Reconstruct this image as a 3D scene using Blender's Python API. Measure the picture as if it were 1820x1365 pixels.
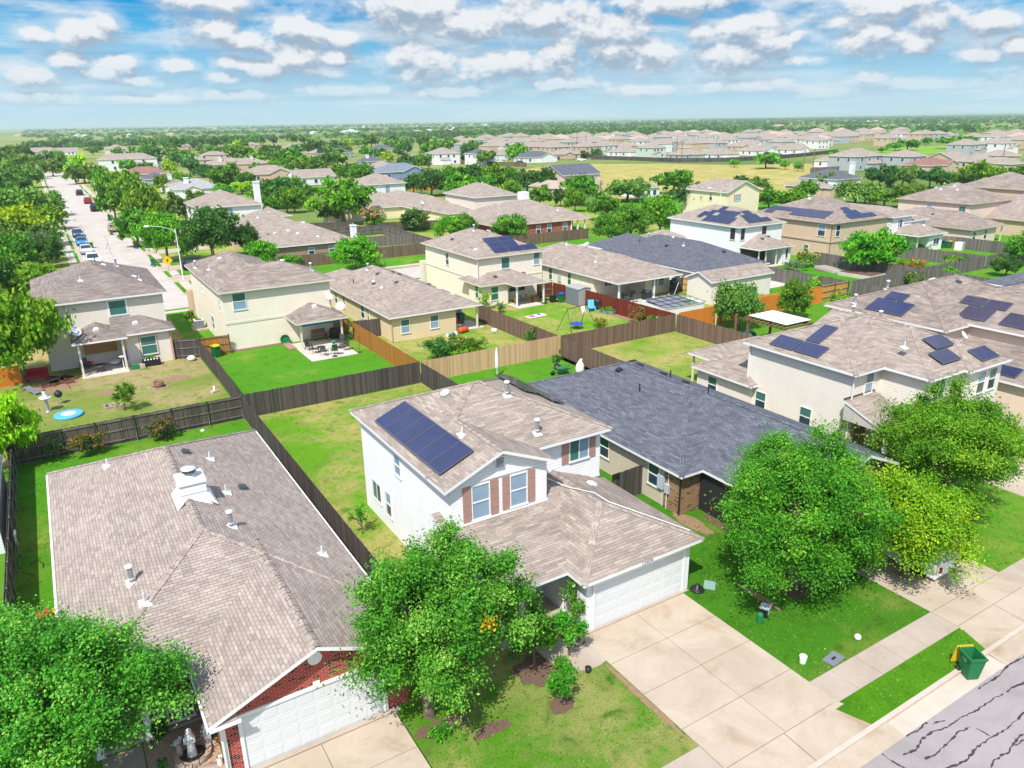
import bpy, math, random
import numpy as np
from mathutils import Matrix, Vector
for o in list(bpy.data.objects): bpy.data.objects.remove(o)
S = bpy.context.scene
COL = S.collection
RAD = math.radians
# ---------------------------------------------------------------- camera
CAMH = 20.5
cam = bpy.data.objects.new('camera', bpy.data.cameras.new('camera')); COL.objects.link(cam)
cam.data.sensor_width = 36.0; cam.data.lens = 1335.0 / 1820 * 36
cam.data.clip_start = 0.5; cam.data.clip_end = 60000
RM = ((0.8510694863, 0.1853490021, -0.4912499128), (-0.5248595243, 0.2749233281, -0.8055679012), (-0.0142551456, 0.9434314554, 0.331261045))
M = Matrix(RM).to_4x4(); M.translation = (0, 0, CAMH); cam.matrix_world = M
S.camera = cam
# ---------------------------------------------------------------- light and exposure
SUN_EL, SUN_AZ = RAD(55), RAD(229)          # azimuth measured from +Y towards +X: the sun stands behind the left shoulder
sv = Vector((math.cos(SUN_EL) * math.sin(SUN_AZ), math.cos(SUN_EL) * math.cos(SUN_AZ), math.sin(SUN_EL)))
sun = bpy.data.objects.new('sun', bpy.data.lights.new('sun', 'SUN')); COL.objects.link(sun)
sun.data.energy = 4.5; sun.data.angle = RAD(0.6); sun.data.color = (1.0, 0.955, 0.88)
sun.rotation_euler = sv.to_track_quat('Z', 'Y').to_euler(); sun.location = (0, -40, 80)
S.view_settings.view_transform = 'Standard'; S.view_settings.look = 'None'
S.view_settings.exposure = 0.31; S.view_settings.gamma = 1.0
S.render.engine = 'CYCLES'
S.cycles.use_denoising = True
S.cycles.max_bounces = 6; S.cycles.diffuse_bounces = 3; S.cycles.glossy_bounces = 2; S.cycles.transmission_bounces = 3
S.cycles.transparent_max_bounces = 4; S.cycles.volume_bounces = 1
S.cycles.caustics_reflective = False; S.cycles.caustics_refractive = False

# ---- node helper
class NT:
    def __init__(s, tree): s.t = tree; s.n = tree.nodes; s.l = tree.links
    def new(s, kind, **kw):
        n = s.n.new(kind)
        for k, v in kw.items():
            if k == 'inp':
                for i, val in v.items(): s.put(n, i, val)
            else: setattr(n, k, v)
        return n
    def put(s, n, i, val):
        if isinstance(val, bpy.types.NodeSocket): s.l.new(val, n.inputs[i])
        else:
            if isinstance(val, (tuple, list)) and n.inputs[i].type == 'RGBA' and len(val) == 3: val = (*val, 1)
            n.inputs[i].default_value = val
    def math(s, op, a, b=0.0, c=None, clamp=False):
        n = s.new('ShaderNodeMath', operation=op, use_clamp=clamp); s.put(n, 0, a); s.put(n, 1, b)
        if c is not None: s.put(n, 2, c)
        return n.outputs[0]
    def vmath(s, op, a, b=(0, 0, 0)):
        n = s.new('ShaderNodeVectorMath', operation=op); s.put(n, 0, a); s.put(n, 1, b); return n
    def mix(s, f, a, b, blend='MIX'):
        n = s.new('ShaderNodeMix', data_type='RGBA', blend_type=blend)
        s.put(n, 0, f); s.put(n, 6, a); s.put(n, 7, b); return n.outputs[2]
    def noise(s, vec, scale, detail=3.0, rough=0.55, dist=0.0):
        n = s.new('ShaderNodeTexNoise'); s.put(n, 'Vector', vec); s.put(n, 'Scale', scale); s.put(n, 'Detail', detail)
        s.put(n, 'Roughness', rough); s.put(n, 'Distortion', dist); return n.outputs['Fac']
    def ramp(s, f, stops, interp='LINEAR'):
        n = s.new('ShaderNodeValToRGB'); s.put(n, 0, f); cr = n.color_ramp; cr.interpolation = interp
        while len(cr.elements) < len(stops): cr.elements.new(0.5)
        for e, (p, c) in zip(cr.elements, stops): e.position = p; e.color = (*c, 1) if len(c) == 3 else c
        return n.outputs[0]
    def smooth(s, f, a, b):
        n = s.new('ShaderNodeMapRange', interpolation_type='SMOOTHSTEP'); s.put(n, 0, f); s.put(n, 1, a); s.put(n, 2, b); return n.outputs[0]

# ---------------------------------------------------------------- sky: Nishita plus a bank of fair-weather clouds
W = bpy.data.worlds.new('World'); S.world = W; W.use_nodes = True
t = NT(W.node_tree); t.n.clear()
sky = t.new('ShaderNodeTexSky', sky_type='NISHITA', sun_disc=False)
sky.sun_elevation = SUN_EL; sky.sun_rotation = SUN_AZ; sky.altitude = 200; sky.air_density = 1.2; sky.dust_density = 0.6; sky.ozone_density = 2.0
tc = t.new('ShaderNodeTexCoord')
sep = t.new('ShaderNodeSeparateXYZ'); t.l.new(tc.outputs['Generated'], sep.inputs[0])
az = t.math('MULTIPLY', t.math('ARCTAN2', sep.outputs[0], sep.outputs[1]), 57.29578)
el = t.math('MULTIPLY', t.math('ARCSINE', sep.outputs[2]), 57.29578)
cmb = t.new('ShaderNodeCombineXYZ'); t.l.new(az, cmb.inputs[0]); t.l.new(el, cmb.inputs[1])
P0 = cmb.outputs[0]
def cloud_field(P):
    nz = t.new('ShaderNodeTexNoise'); t.put(nz, 'Vector', t.vmath('MULTIPLY', P, (1, 1.45, 1)).outputs[0]); t.put(nz, 'Scale', 0.36); t.put(nz, 'Detail', 7.0); t.put(nz, 'Roughness', 0.58); t.put(nz, 'Distortion', 0.15)
    F = None
    for (a, e, rx, ry) in CLOUDS:
        d = t.new('ShaderNodeVectorMath', operation='MULTIPLY_ADD'); t.put(d, 0, P); t.put(d, 1, (1 / rx, 1 / ry, 0)); t.put(d, 2, (-a / rx, -e / ry, 0))
        f = t.vmath('LENGTH', d.outputs[0]).outputs['Value']
        F = f if F is None else t.math('MINIMUM', F, f)
    return t.math('ADD', t.math('SUBTRACT', 1.42, t.math('MULTIPLY', F, 1.0)), t.math('MULTIPLY', t.math('SUBTRACT', nz.outputs['Fac'], 0.5), 3.4)), nz.outputs['Fac']
CLOUDS = [(5.7, 6.16, 0.87, 0.75), (1.96, 5.25, 0.89, 0.59), (4.16, 5.36, 1.79, 0.64), (3.1, 3.72, 1.2, 0.61), (5.82, 3.77, 1.19, 0.55), (4.54, 3.16, 2.21, 0.39), (9.18, 3.61, 1.1, 0.4), (1.31, 2.96, 1.55, 0.68), (6.88, 2.75, 1.45, 0.32), (12.12, 7.46, 2.64, 0.66), (12.23, 5.77, 1.45, 0.95), (13.91, 5.23, 3.11, 0.73), (17.24, 5.95, 2.46, 1.05), (20.23, 5.49, 1.39, 0.66), (12.69, 3.99, 0.98, 0.49), (14.6, 3.55, 1.93, 0.67), (17.03, 4.05, 1.8, 0.84), (19.65, 4.06, 1.31, 0.63), (12.36, 2.85, 1.4, 0.37), (24.47, 7.5, 3.52, 1.05), (28.25, 6.15, 3.8, 1.33), (25.43, 4.15, 2.25, 1.28), (30.53, 3.88, 2.27, 1.21), (33.7, 6.56, 3.56, 1.48), (38.15, 5.98, 3.3, 1.24), (42.82, 7.26, 5.45, 0.76), (32.11, 4.04, 1.45, 1.29), (34.87, 4.35, 2.03, 1.28), (38.58, 4.38, 2.13, 1.02), (41.75, 4.13, 1.75, 1.27), (44.6, 5.43, 1.1, 0.74), (47.14, 5.67, 1.9, 0.89), (49.21, 4.64, 2.11, 0.89), (46.93, 3.86, 2.42, 1.12), (50.75, 5.01, 0.64, 0.6), (51.09, 3.48, 1.28, 0.41), (53.56, 5.69, 0.92, 0.35), (55.9, 6.48, 2.97, 0.72), (58.85, 5.44, 2.22, 0.97), (55.8, 4.83, 2.03, 1.16), (58.12, 4.16, 1.36, 0.77), (61.14, 3.37, 1.42, 0.49), (63.33, 3.72, 0.78, 0.66), (62.16, 5.07, 1.64, 0.66), (50.16, 2.19, 0.82, 0.29), (55.49, 2.27, 0.91, 0.32), (0.93, 1.77, 2.33, 0.32), (6.87, 1.64, 2.97, 0.3), (12.78, 1.97, 2.19, 0.35), (20.25, 2.15, 2.77, 0.36), (27.29, 1.9, 3.07, 0.37), (35.28, 2.34, 2.83, 0.45), (41.2, 1.86, 2.55, 0.36), (46.89, 2.03, 2.43, 0.39), (53.39, 1.51, 2.25, 0.31), (58.94, 1.82, 2.38, 0.33)]
F0, N0 = cloud_field(P0)
F1, N1 = cloud_field(t.vmath('ADD', P0, (-0.22, 0.75, 0)).outputs[0])
dens = t.math('MAXIMUM', t.smooth(F0, 0.05, 0.75), t.math('MULTIPLY', t.smooth(F0, -0.9, 0.5), 0.45))
bil = t.noise(t.vmath('MULTIPLY', P0, (1.0, 1.5, 1)).outputs[0], 1.05, 5.0, 0.62, 0.3)
lit = t.smooth(t.math('ADD', t.math('MULTIPLY', t.math('SUBTRACT', F0, F1), 1.0), t.math('MULTIPLY', t.math('SUBTRACT', bil, 0.5), 1.8)), -0.48, 0.62)
cloudcol = t.mix(lit, (0.30, 0.38, 0.48), (0.70, 0.72, 0.74))
# clear sky below 15 degrees, deepening upwards; above that Nishita
grad = t.ramp(t.math('DIVIDE', el, 15.0, clamp=True), [(0.0, (0.46, 0.63, 0.70)), (0.12, (0.36, 0.57, 0.69)), (0.26, (0.20, 0.47, 0.68)), (0.38, (0.06, 0.38, 0.66)), (0.50, (0.006, 0.27, 0.61)), (1.0, (0.012, 0.16, 0.5))])
st = t.noise(t.vmath('MULTIPLY', P0, (0.05, 0.55, 1)).outputs[0], 1.0, 6.0, 0.6, 0.6)
veil = t.math('MULTIPLY', t.smooth(st, 0.42, 0.68), 0.62)
low = t.mix(veil, grad, (0.60, 0.70, 0.76))
sn = t.noise(t.vmath('MULTIPLY', P0, (0.13, 0.42, 1)).outputs[0], 1.0, 8.0, 0.6, 0.3)
sn1 = t.noise(t.vmath('MULTIPLY', t.vmath('ADD', P0, (-0.3, 0.5, 0)).outputs[0], (0.13, 0.42, 1)).outputs[0], 1.0, 8.0, 0.6, 0.3)
mid = t.math('MULTIPLY', t.smooth(sn, 0.47, 0.66), t.math('MULTIPLY', t.smooth(el, 0.5, 2.6), 0.85))
low = t.mix(mid, low, t.mix(t.smooth(t.math('SUBTRACT', sn, sn1), -0.10, 0.10), (0.30, 0.41, 0.52), (0.66, 0.70, 0.74)))
low = t.mix(t.math('MULTIPLY', dens, t.math('MULTIPLY_ADD', t.smooth(el, 1.0, 4.5), 0.55, 0.42)), low, cloudcol)
nish = t.vmath('SCALE', sky.outputs[0]); t.put(nish, 'Scale', 0.15)
hi_cl = t.smooth(t.noise(t.vmath('DIVIDE', tc.outputs['Generated'], t.math('MAXIMUM', sep.outputs[2], 0.05)).outputs[0], 1.3, 5.0, 0.55), 0.44, 0.62)
high = t.mix(hi_cl, nish.outputs[0], (1.0, 1.02, 1.05))
skyc = t.mix(t.smooth(el, 9.5, 22.0), low, high)
bg = t.new('ShaderNodeBackground'); t.l.new(skyc, bg.inputs[0]); bg.inputs[1].default_value = 1.0
wo = t.new('ShaderNodeOutputWorld'); t.l.new(bg.outputs[0], wo.inputs[0])
W.cycles.sampling_method = 'MANUAL'; W.cycles.sample_map_resolution = 512

# ---------------------------------------------------------------- materials
def mat(name, rough=0.8, spec=0.3):
    m = bpy.data.materials.new(name); m.use_nodes = True
    t = NT(m.node_tree); b = m.node_tree.nodes['Principled BSDF']
    b.inputs['Roughness'].default_value = rough; b.inputs['Specular IOR Level'].default_value = spec
    return m, t, b
def plain(name, col, rough=0.7, metal=0.0, var=0.12, scale=3.0, spec=0.35):
    m, t, b = mat(name, rough, spec); b.inputs['Metallic'].default_value = metal
    g = t.new('ShaderNodeNewGeometry')
    n = t.noise(g.outputs['Position'], scale, 4.0)
    c = t.mix(n, tuple(x * (1 - var) for x in col), tuple(min(1, x * (1 + var)) for x in col))
    t.l.new(c, b.inputs['Base Color']); return m
def uvnode(t): return t.new('ShaderNodeUVMap').outputs[0]
def bump(t, b, h, dist=0.01, strength=1.0):
    n = t.new('ShaderNodeBump'); n.inputs['Distance'].default_value = dist; n.inputs['Strength'].default_value = strength
    t.l.new(h, n.inputs['Height']); t.l.new(n.outputs[0], b.inputs['Normal'])
def shingle(name, c1, c2, mortar, bw=0.42, rh=0.15, stain=0.25, ms=0.012, streak=0.0):
    m, t, b = mat(name, 0.92, 0.15); uv = uvnode(t)
    br = t.new('ShaderNodeTexBrick', inp={'Color1': c1, 'Color2': c2, 'Mortar': mortar, 'Scale': 1.0, 'Mortar Size': ms, 'Mortar Smooth': 0.35, 'Brick Width': bw, 'Row Height': rh})  # mortar tone here paints the shadow lines between shingle tabs
    br.offset = 0.5; br.squash = 1.0; t.l.new(uv, br.inputs['Vector'])
    fl = t.vmath('FLOOR', t.vmath('DIVIDE', uv, (bw * 1.37, rh, 1)).outputs[0]).outputs[0]
    wn = t.new('ShaderNodeTexWhiteNoise', noise_dimensions='2D'); t.l.new(fl, wn.inputs['Vector'])
    c = t.mix(0.75, br.outputs['Color'], t.mix(wn.outputs['Value'], (0.76, 0.76, 0.76), (1.18, 1.16, 1.14)), 'MULTIPLY')
    g = t.new('ShaderNodeNewGeometry')
    n = t.noise(g.outputs['Position'], 0.55, 5.0, 0.6)
    c = t.mix(stain, c, t.ramp(n, [(0.3, (0.62, 0.60, 0.60)), (0.7, (1.25, 1.22, 1.2))]), 'MULTIPLY')
    if streak:
        n2 = t.noise(t.vmath('MULTIPLY', uv, (0.35, 2.2, 1)).outputs[0], 1.0, 5.0, 0.65)
        c = t.mix(streak, c, t.ramp(n2, [(0.35, (0.55, 0.54, 0.54)), (0.65, (1.15, 1.13, 1.12))]), 'MULTIPLY')
    gr = t.noise(g.outputs['Position'], 60.0, 2.0)
    c = t.mix(0.25, c, t.ramp(gr, [(0.3, (0.7, 0.7, 0.7)), (0.7, (1.25, 1.25, 1.25))]), 'MULTIPLY')
    t.l.new(c, b.inputs['Base Color']); bump(t, b, t.math('MULTIPLY', br.outputs['Fac'], -1.0), 0.012); return m
def siding(name, col, lap=0.17, var=0.05):
    m, t, b = mat(name, 0.6, 0.3); uv = uvnode(t)
    sp = t.new('ShaderNodeSeparateXYZ'); t.l.new(uv, sp.inputs[0])
    fr = t.math('FRACT', t.math('DIVIDE', sp.outputs[1], lap))
    g = t.new('ShaderNodeNewGeometry'); n = t.noise(g.outputs['Position'], 0.9, 5.0, 0.6)
    c = t.mix(n, tuple(x * (1 - var * 2) for x in col), tuple(min(0.85, x * (1 + var)) for x in col))
    n2 = t.noise(t.vmath('MULTIPLY', g.outputs['Position'], (1.1, 1.1, 0.5)).outputs[0], 1.0, 4.0)
    c = t.mix(0.10, c, t.ramp(n2, [(0.3, (0.7, 0.67, 0.63)), (0.65, (1.1, 1.1, 1.1))]), 'MULTIPLY')
    gap = t.smooth(fr, 0.0, 0.09)  # shade line at each lap, darkened in the colour itself
    c = t.mix(t.math('MULTIPLY_ADD', gap, 0.28, 0.72), (0, 0, 0), c)
    t.l.new(c, b.inputs['Base Color']); bump(t, b, t.math('MULTIPLY', t.math('SUBTRACT', 1.0, fr), 1.0), 0.02); return m
def bricks(name, c1, c2, mortar, dark=None, bw=0.23, rh=0.078):
    m, t, b = mat(name, 0.85, 0.2); uv = uvnode(t)
    br = t.new('ShaderNodeTexBrick', inp={'Color1': c1, 'Color2': c2, 'Mortar': mortar, 'Scale': 1.0, 'Mortar Size': 0.008, 'Mortar Smooth': 0.2, 'Brick Width': bw, 'Row Height': rh})
    t.l.new(uv, br.inputs['Vector']); c = br.outputs['Color']
    if dark:
        sp = t.new('ShaderNodeSeparateXYZ'); t.l.new(uv, sp.inputs[0])
        row = t.math('FLOOR', t.math('DIVIDE', sp.outputs[1], rh))
        ux = t.math('FLOOR', t.math('ADD', t.math('DIVIDE', sp.outputs[0], bw), t.math('MULTIPLY', t.math('MODULO', row, 2.0), 0.5)))
        cb = t.new('ShaderNodeCombineXYZ'); t.l.new(ux, cb.inputs[0]); t.l.new(row, cb.inputs[1])
        wn = t.new('ShaderNodeTexWhiteNoise', noise_dimensions='2D'); t.l.new(cb.outputs[0], wn.inputs['Vector'])
        sel = t.math('MULTIPLY', t.math('GREATER_THAN', wn.outputs['Value'], 0.82), t.math('SUBTRACT', 1.0, br.outputs['Fac']))
        c = t.mix(sel, c, dark)
    t.l.new(c, b.inputs['Base Color']); bump(t, b, t.math('MULTIPLY', br.outputs['Fac'], -1.0), 0.008); return m
def pickets(name, c1, c2, streak=0.5):
    m, t, b = mat(name, 0.9, 0.15); uv = uvnode(t)
    sp = t.new('ShaderNodeSeparateXYZ'); t.l.new(uv, sp.inputs[0])
    wn = t.new('ShaderNodeTexWhiteNoise', noise_dimensions='1D'); t.l.new(t.math('FLOOR', sp.outputs[0]), wn.inputs['W'])
    c = t.mix(wn.outputs['Value'], c1, c2)
    n = t.noise(t.vmath('MULTIPLY', uv, (5.0, 0.7, 1)).outputs[0], 1.0, 5.0, 0.65)
    c = t.mix(streak, c, t.ramp(n, [(0.3, (0.45, 0.43, 0.42)), (0.68, (1.3, 1.28, 1.25))]), 'MULTIPLY')
    t.l.new(c, b.inputs['Base Color']); return m
def grass(name, green, dry, amt, seed=0.0, dark=None):
    m, t, b = mat(name, 0.9, 0.12)
    g = t.new('ShaderNodeNewGeometry'); P = t.vmath('ADD', g.outputs['Position'], (seed * 37.1, seed * 11.3, 0)).outputs[0]
    big = t.noise(P, 0.16, 4.0, 0.6, 0.4); mid = t.noise(P, 0.9, 5.0, 0.65, 0.3); fine = t.noise(P, 14.0, 3.0, 0.6); vf = t.noise(P, 55.0, 2.0, 0.6)
    f = t.math('ADD', t.math('MULTIPLY', big, 0.75), t.math('MULTIPLY', mid, 0.45))
    f = t.smooth(f, 0.84 - 0.55 * amt, 1.02 - 0.55 * amt)
    c = t.mix(f, green, dry)
    c = t.mix(t.smooth(mid, 0.45, 0.75), c, tuple(x * k for x, k in zip(green, (0.55, 0.68, 0.6))) if dark is None else dark) if amt < 0.75 else c
    c = t.mix(0.55, c, t.ramp(fine, [(0.3, (0.62, 0.66, 0.6)), (0.7, (1.38, 1.34, 1.3))]), 'MULTIPLY')
    c = t.mix(0.5, c, t.ramp(vf, [(0.3, (0.55, 0.6, 0.5)), (0.7, (1.45, 1.4, 1.4))]), 'MULTIPLY')
    t.l.new(c, b.inputs['Base Color']); bump(t, b, t.math('ADD', fine, vf), 0.05, 0.8); return m
def concrete(name, col, stain=0.35, tint=(0.62, 0.5, 0.4), sc=0.8):
    m, t, b = mat(name, 0.85, 0.2); g = t.new('ShaderNodeNewGeometry'); P = g.outputs['Position']
    a = t.noise(P, sc, 6.0, 0.62, 0.5); f = t.noise(P, 25.0, 3.0)
    c = t.mix(t.math('MULTIPLY', t.smooth(a, 0.52, 0.8), stain), col, tint)
    c = t.mix(0.35, c, t.ramp(t.noise(P, 0.35, 7.0, 0.7, 1.0), [(0.38, (0.68, 0.63, 0.57)), (0.62, (1.15, 1.15, 1.15))]), 'MULTIPLY')
    c = t.mix(0.18, c, t.ramp(f, [(0.3, (0.75, 0.75, 0.75)), (0.7, (1.2, 1.2, 1.2))]), 'MULTIPLY')
    t.l.new(c, b.inputs['Base Color']); bump(t, b, f, 0.004, 0.5); return m
def leaf(name, c1, c2, c3=None):
    m = bpy.data.materials.new(name); m.use_nodes = True; t = NT(m.node_tree); t.n.clear()
    at = t.new('ShaderNodeAttribute', attribute_name='tone'); oi = t.new('ShaderNodeObjectInfo')
    c = t.ramp(at.outputs['Fac'], [(0.0, c1), (0.7, c2), (1.0, c3 or tuple(min(1, x * 1.45) for x in c2))])
    hs = t.new('ShaderNodeHueSaturation'); t.l.new(c, hs.inputs['Color'])
    t.l.new(t.math('MULTIPLY_ADD', oi.outputs['Random'], 0.04, 0.48), hs.inputs['Hue']); t.l.new(t.math('MULTIPLY_ADD', oi.outputs['Random'], 0.4, 0.8), hs.inputs['Value'])
    d = t.new('ShaderNodeBsdfPrincipled'); d.inputs['Roughness'].default_value = 0.5; d.inputs['Specular IOR Level'].default_value = 0.25
    tr = t.new('ShaderNodeBsdfTranslucent'); t.l.new(hs.outputs[0], d.inputs['Base Color'])
    t.l.new(t.mix(0.5, hs.outputs[0], (0.25, 0.42, 0.02)), tr.inputs[0])
    mx = t.new('ShaderNodeMixShader'); mx.inputs[0].default_value = 0.28; t.l.new(d.outputs[0], mx.inputs[1]); t.l.new(tr.outputs[0], mx.inputs[2])
    o = t.new('ShaderNodeOutputMaterial'); t.l.new(mx.outputs[0], o.inputs[0]); return m
def glass(name, col, rough=0.08):
    m, t, b = mat(name, rough, 0.6); g = t.new('ShaderNodeNewGeometry')
    n = t.noise(g.outputs['Position'], 1.1, 3.0)
    t.l.new(t.mix(n, tuple(x * 0.7 for x in col), tuple(x * 1.3 for x in col)), b.inputs['Base Color']); return m
def solar(name, col):
    m, t, b = mat(name, 0.12, 0.5); uv = uvnode(t)
    fr = t.vmath('FRACTION', t.vmath('MULTIPLY', uv, (6.0, 6.0, 1)).outputs[0]).outputs[0]
    sp = t.new('ShaderNodeSeparateXYZ'); t.l.new(fr, sp.inputs[0])
    ln = t.math('MAXIMUM', t.math('LESS_THAN', sp.outputs[0], 0.04), t.math('LESS_THAN', sp.outputs[1], 0.04))
    g = t.new('ShaderNodeNewGeometry'); n = t.noise(g.outputs['Position'], 0.8, 2.0)
    c = t.mix(n, tuple(x * 0.6 for x in col), tuple(x * 1.5 for x in col))
    t.l.new(t.mix(t.math('MULTIPLY', ln, 0.35), c, (0.10, 0.12, 0.25)), b.inputs['Base Color']); return m

K = {}
K['tan_roof'] = shingle('tan_shingles', (0.395, 0.338, 0.295), (0.30, 0.252, 0.218), (0.23, 0.192, 0.166), 0.5, 0.145, 0.35, 0.005)
K['tab_roof'] = shingle('tab_shingles', (0.41, 0.35, 0.312), (0.35, 0.295, 0.262), (0.23, 0.192, 0.17), 0.30, 0.14, 0.3, 0.009)
K['worn_roof'] = shingle('worn_shingles', (0.375, 0.32, 0.285), (0.285, 0.24, 0.212), (0.21, 0.178, 0.158), 0.5, 0.15, 0.55, 0.006, 0.5)
K['brown_roof'] = shingle('brown_shingles', (0.325, 0.277, 0.25), (0.23, 0.196, 0.176), (0.17, 0.145, 0.13), 0.5, 0.15, 0.4, 0.006, 0.35)
K['slate_roof'] = shingle('slate_shingles', (0.155, 0.168, 0.205), (0.105, 0.114, 0.142), (0.06, 0.065, 0.083), 0.42, 0.15, 0.15, 0.010)
K['red_roof'] = shingle('red_shingles', (0.36, 0.19, 0.16), (0.27, 0.15, 0.13), (0.15, 0.09, 0.08))
K['pale_roof'] = shingle('pale_shingles', (0.42, 0.44, 0.45), (0.35, 0.36, 0.37), (0.25, 0.26, 0.27))
K['blue_roof'] = shingle('blue_grey_shingles', (0.24, 0.28, 0.34), (0.18, 0.22, 0.28), (0.12, 0.14, 0.18))
K['peach_roof'] = shingle('peach_shingles', (0.55, 0.43, 0.36), (0.46, 0.36, 0.30), (0.3, 0.24, 0.2))
K['white'] = siding('white_siding', (0.80, 0.805, 0.82)); K['white_trim'] = plain('white_trim', (0.80, 0.80, 0.80), 0.5, var=0.03)
K['cream'] = siding('cream_siding', (0.82, 0.745, 0.61)); K['grey_cream'] = siding('grey_cream_siding', (0.74, 0.675, 0.59))
K['greige'] = siding('greige_siding', (0.73, 0.68, 0.605)); K['yellow'] = siding('yellow_siding', (0.69, 0.57, 0.355)); K['tan'] = siding('tan_siding', (0.60, 0.455, 0.325))
K['beige'] = siding('beige_siding', (0.54, 0.475, 0.375)); K['pink'] = siding('pink_siding', (0.72, 0.565, 0.47)); K['butter'] = siding('butter_siding', (0.79, 0.70, 0.49))
K['blue'] = siding('blue_siding', (0.22, 0.30, 0.43)); K['greyblue'] = siding('grey_blue_siding', (0.42, 0.45, 0.47)); K['mint'] = siding('pale_green_siding', (0.60, 0.66, 0.58))
K['red_brick'] = bricks('red_brick', (0.47, 0.055, 0.035), (0.36, 0.04, 0.03), (0.50, 0.33, 0.28), (0.035, 0.02, 0.02)); K['buff_brick'] = bricks('buff_brick', (0.42, 0.27, 0.15), (0.30, 0.18, 0.10), (0.20, 0.13, 0.09), (0.12, 0.07, 0.04))
K['pink_brick'] = bricks('pink_brick', (0.50, 0.31, 0.24), (0.40, 0.24, 0.18), (0.5, 0.42, 0.36)); K['brown_brick'] = bricks('brown_brick', (0.40, 0.25, 0.19), (0.33, 0.2, 0.15), (0.4, 0.32, 0.27))
K['mauve_trim'] = plain('mauve_shutter', (0.40, 0.235, 0.195), 0.6, var=0.08); K['tan_trim'] = plain('tan_trim', (0.55, 0.43, 0.33), 0.6); K['cream_trim'] = plain('cream_trim', (0.72, 0.66, 0.54), 0.6, var=0.05); K['pink_trim'] = plain('rosy_trim', (0.55, 0.33, 0.24), 0.6)
K['grey_metal'] = plain('grey_metal', (0.42, 0.43, 0.45), 0.4, 0.6); K['white_metal'] = plain('white_metal', (0.75, 0.76, 0.78), 0.35, 0.1); K['black'] = plain('black_paint', (0.025, 0.025, 0.03), 0.45); K['black_plastic'] = plain('black_plastic', (0.02, 0.02, 0.022), 0.4); K['dark_metal'] = plain('dark_metal', (0.10, 0.10, 0.11), 0.4, 0.5)
K['screen'] = glass('teal_screen', (0.05, 0.165, 0.14), 0.3); K['pane'] = glass('dark_glass', (0.030, 0.055, 0.075), 0.06); K['blind'] = glass('blue_grey_blind', (0.24, 0.35, 0.45), 0.2); K['green_screen'] = glass('green_screen', (0.018, 0.13, 0.075), 0.3); K['maroon_screen'] = glass('dark_screen', (0.05, 0.025, 0.03), 0.35)
K['solar'] = solar('solar_cells', (0.012, 0.022, 0.085)); K['solar_dark'] = solar('dark_solar_cells', (0.026, 0.03, 0.075)); K['solar_violet'] = solar('violet_solar_cells', (0.055, 0.045, 0.075)); K['solar_black'] = solar('black_solar_cells', (0.01, 0.011, 0.014))
K['panel_frame'] = plain('panel_frame', (0.13, 0.14, 0.18), 0.4, 0.4); K['wood_dark'] = pickets('weathered_dark_wood', (0.125, 0.105, 0.098), (0.062, 0.052, 0.05)); K['wood_grey'] = pickets('weathered_grey_wood', (0.22, 0.20, 0.19), (0.12, 0.105, 0.10)); K['wood_brown'] = pickets('brown_wood', (0.23, 0.155, 0.115), (0.13, 0.088, 0.066)); K['wood_new'] = pickets('new_cedar', (0.68, 0.46, 0.27), (0.50, 0.31, 0.165), 0.3)
K['wood_orange'] = pickets('stained_orange_wood', (0.44, 0.20, 0.045), (0.34, 0.145, 0.03), 0.35); K['wood_red'] = pickets('red_stained_wood', (0.19, 0.042, 0.022), (0.13, 0.026, 0.015), 0.35); K['orange_wall'] = pickets('painted_orange_wood', (0.72, 0.235, 0.035), (0.66, 0.20, 0.03), 0.12); K['wood_yellow'] = pickets('yellow_pine', (0.62, 0.36, 0.10), (0.5, 0.27, 0.07), 0.35)
K['timber'] = plain('brown_timber', (0.22, 0.12, 0.07), 0.8, var=0.25, scale=6); K['bark'] = plain('bark', (0.16, 0.12, 0.09), 0.95, var=0.35, scale=9)
K['concrete'] = concrete('driveway_concrete', (0.48, 0.40, 0.315), 0.75, (0.33, 0.225, 0.145), 0.55); K['walk'] = concrete('sidewalk_concrete', (0.44, 0.37, 0.31), 0.45, (0.31, 0.25, 0.2)); K['kerb'] = concrete('kerb_concrete', (0.55, 0.48, 0.41), 0.35, (0.4, 0.33, 0.27)); K['groove'] = plain('joint_dirt', (0.14, 0.11, 0.085), 0.95)
K['asphalt'] = concrete('asphalt', (0.33, 0.30, 0.305), 0.35, (0.25, 0.235, 0.24), 0.6); K['pale_street'] = concrete('pale_street', (0.52, 0.475, 0.435), 0.3, (0.42, 0.375, 0.34), 0.2); K['tar'] = plain('tar', (0.055, 0.048, 0.055), 0.6)
K['patio'] = concrete('patio_concrete', (0.60, 0.54, 0.49), 0.3); K['mulch'] = plain('mulch', (0.14, 0.085, 0.06), 0.95, var=0.6, scale=14); K['gravel'] = plain('river_gravel', (0.42, 0.30, 0.21), 0.9, var=0.75, scale=16); K['soil'] = plain('soil', (0.28, 0.18, 0.11), 0.95, var=0.4, scale=5)
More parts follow.
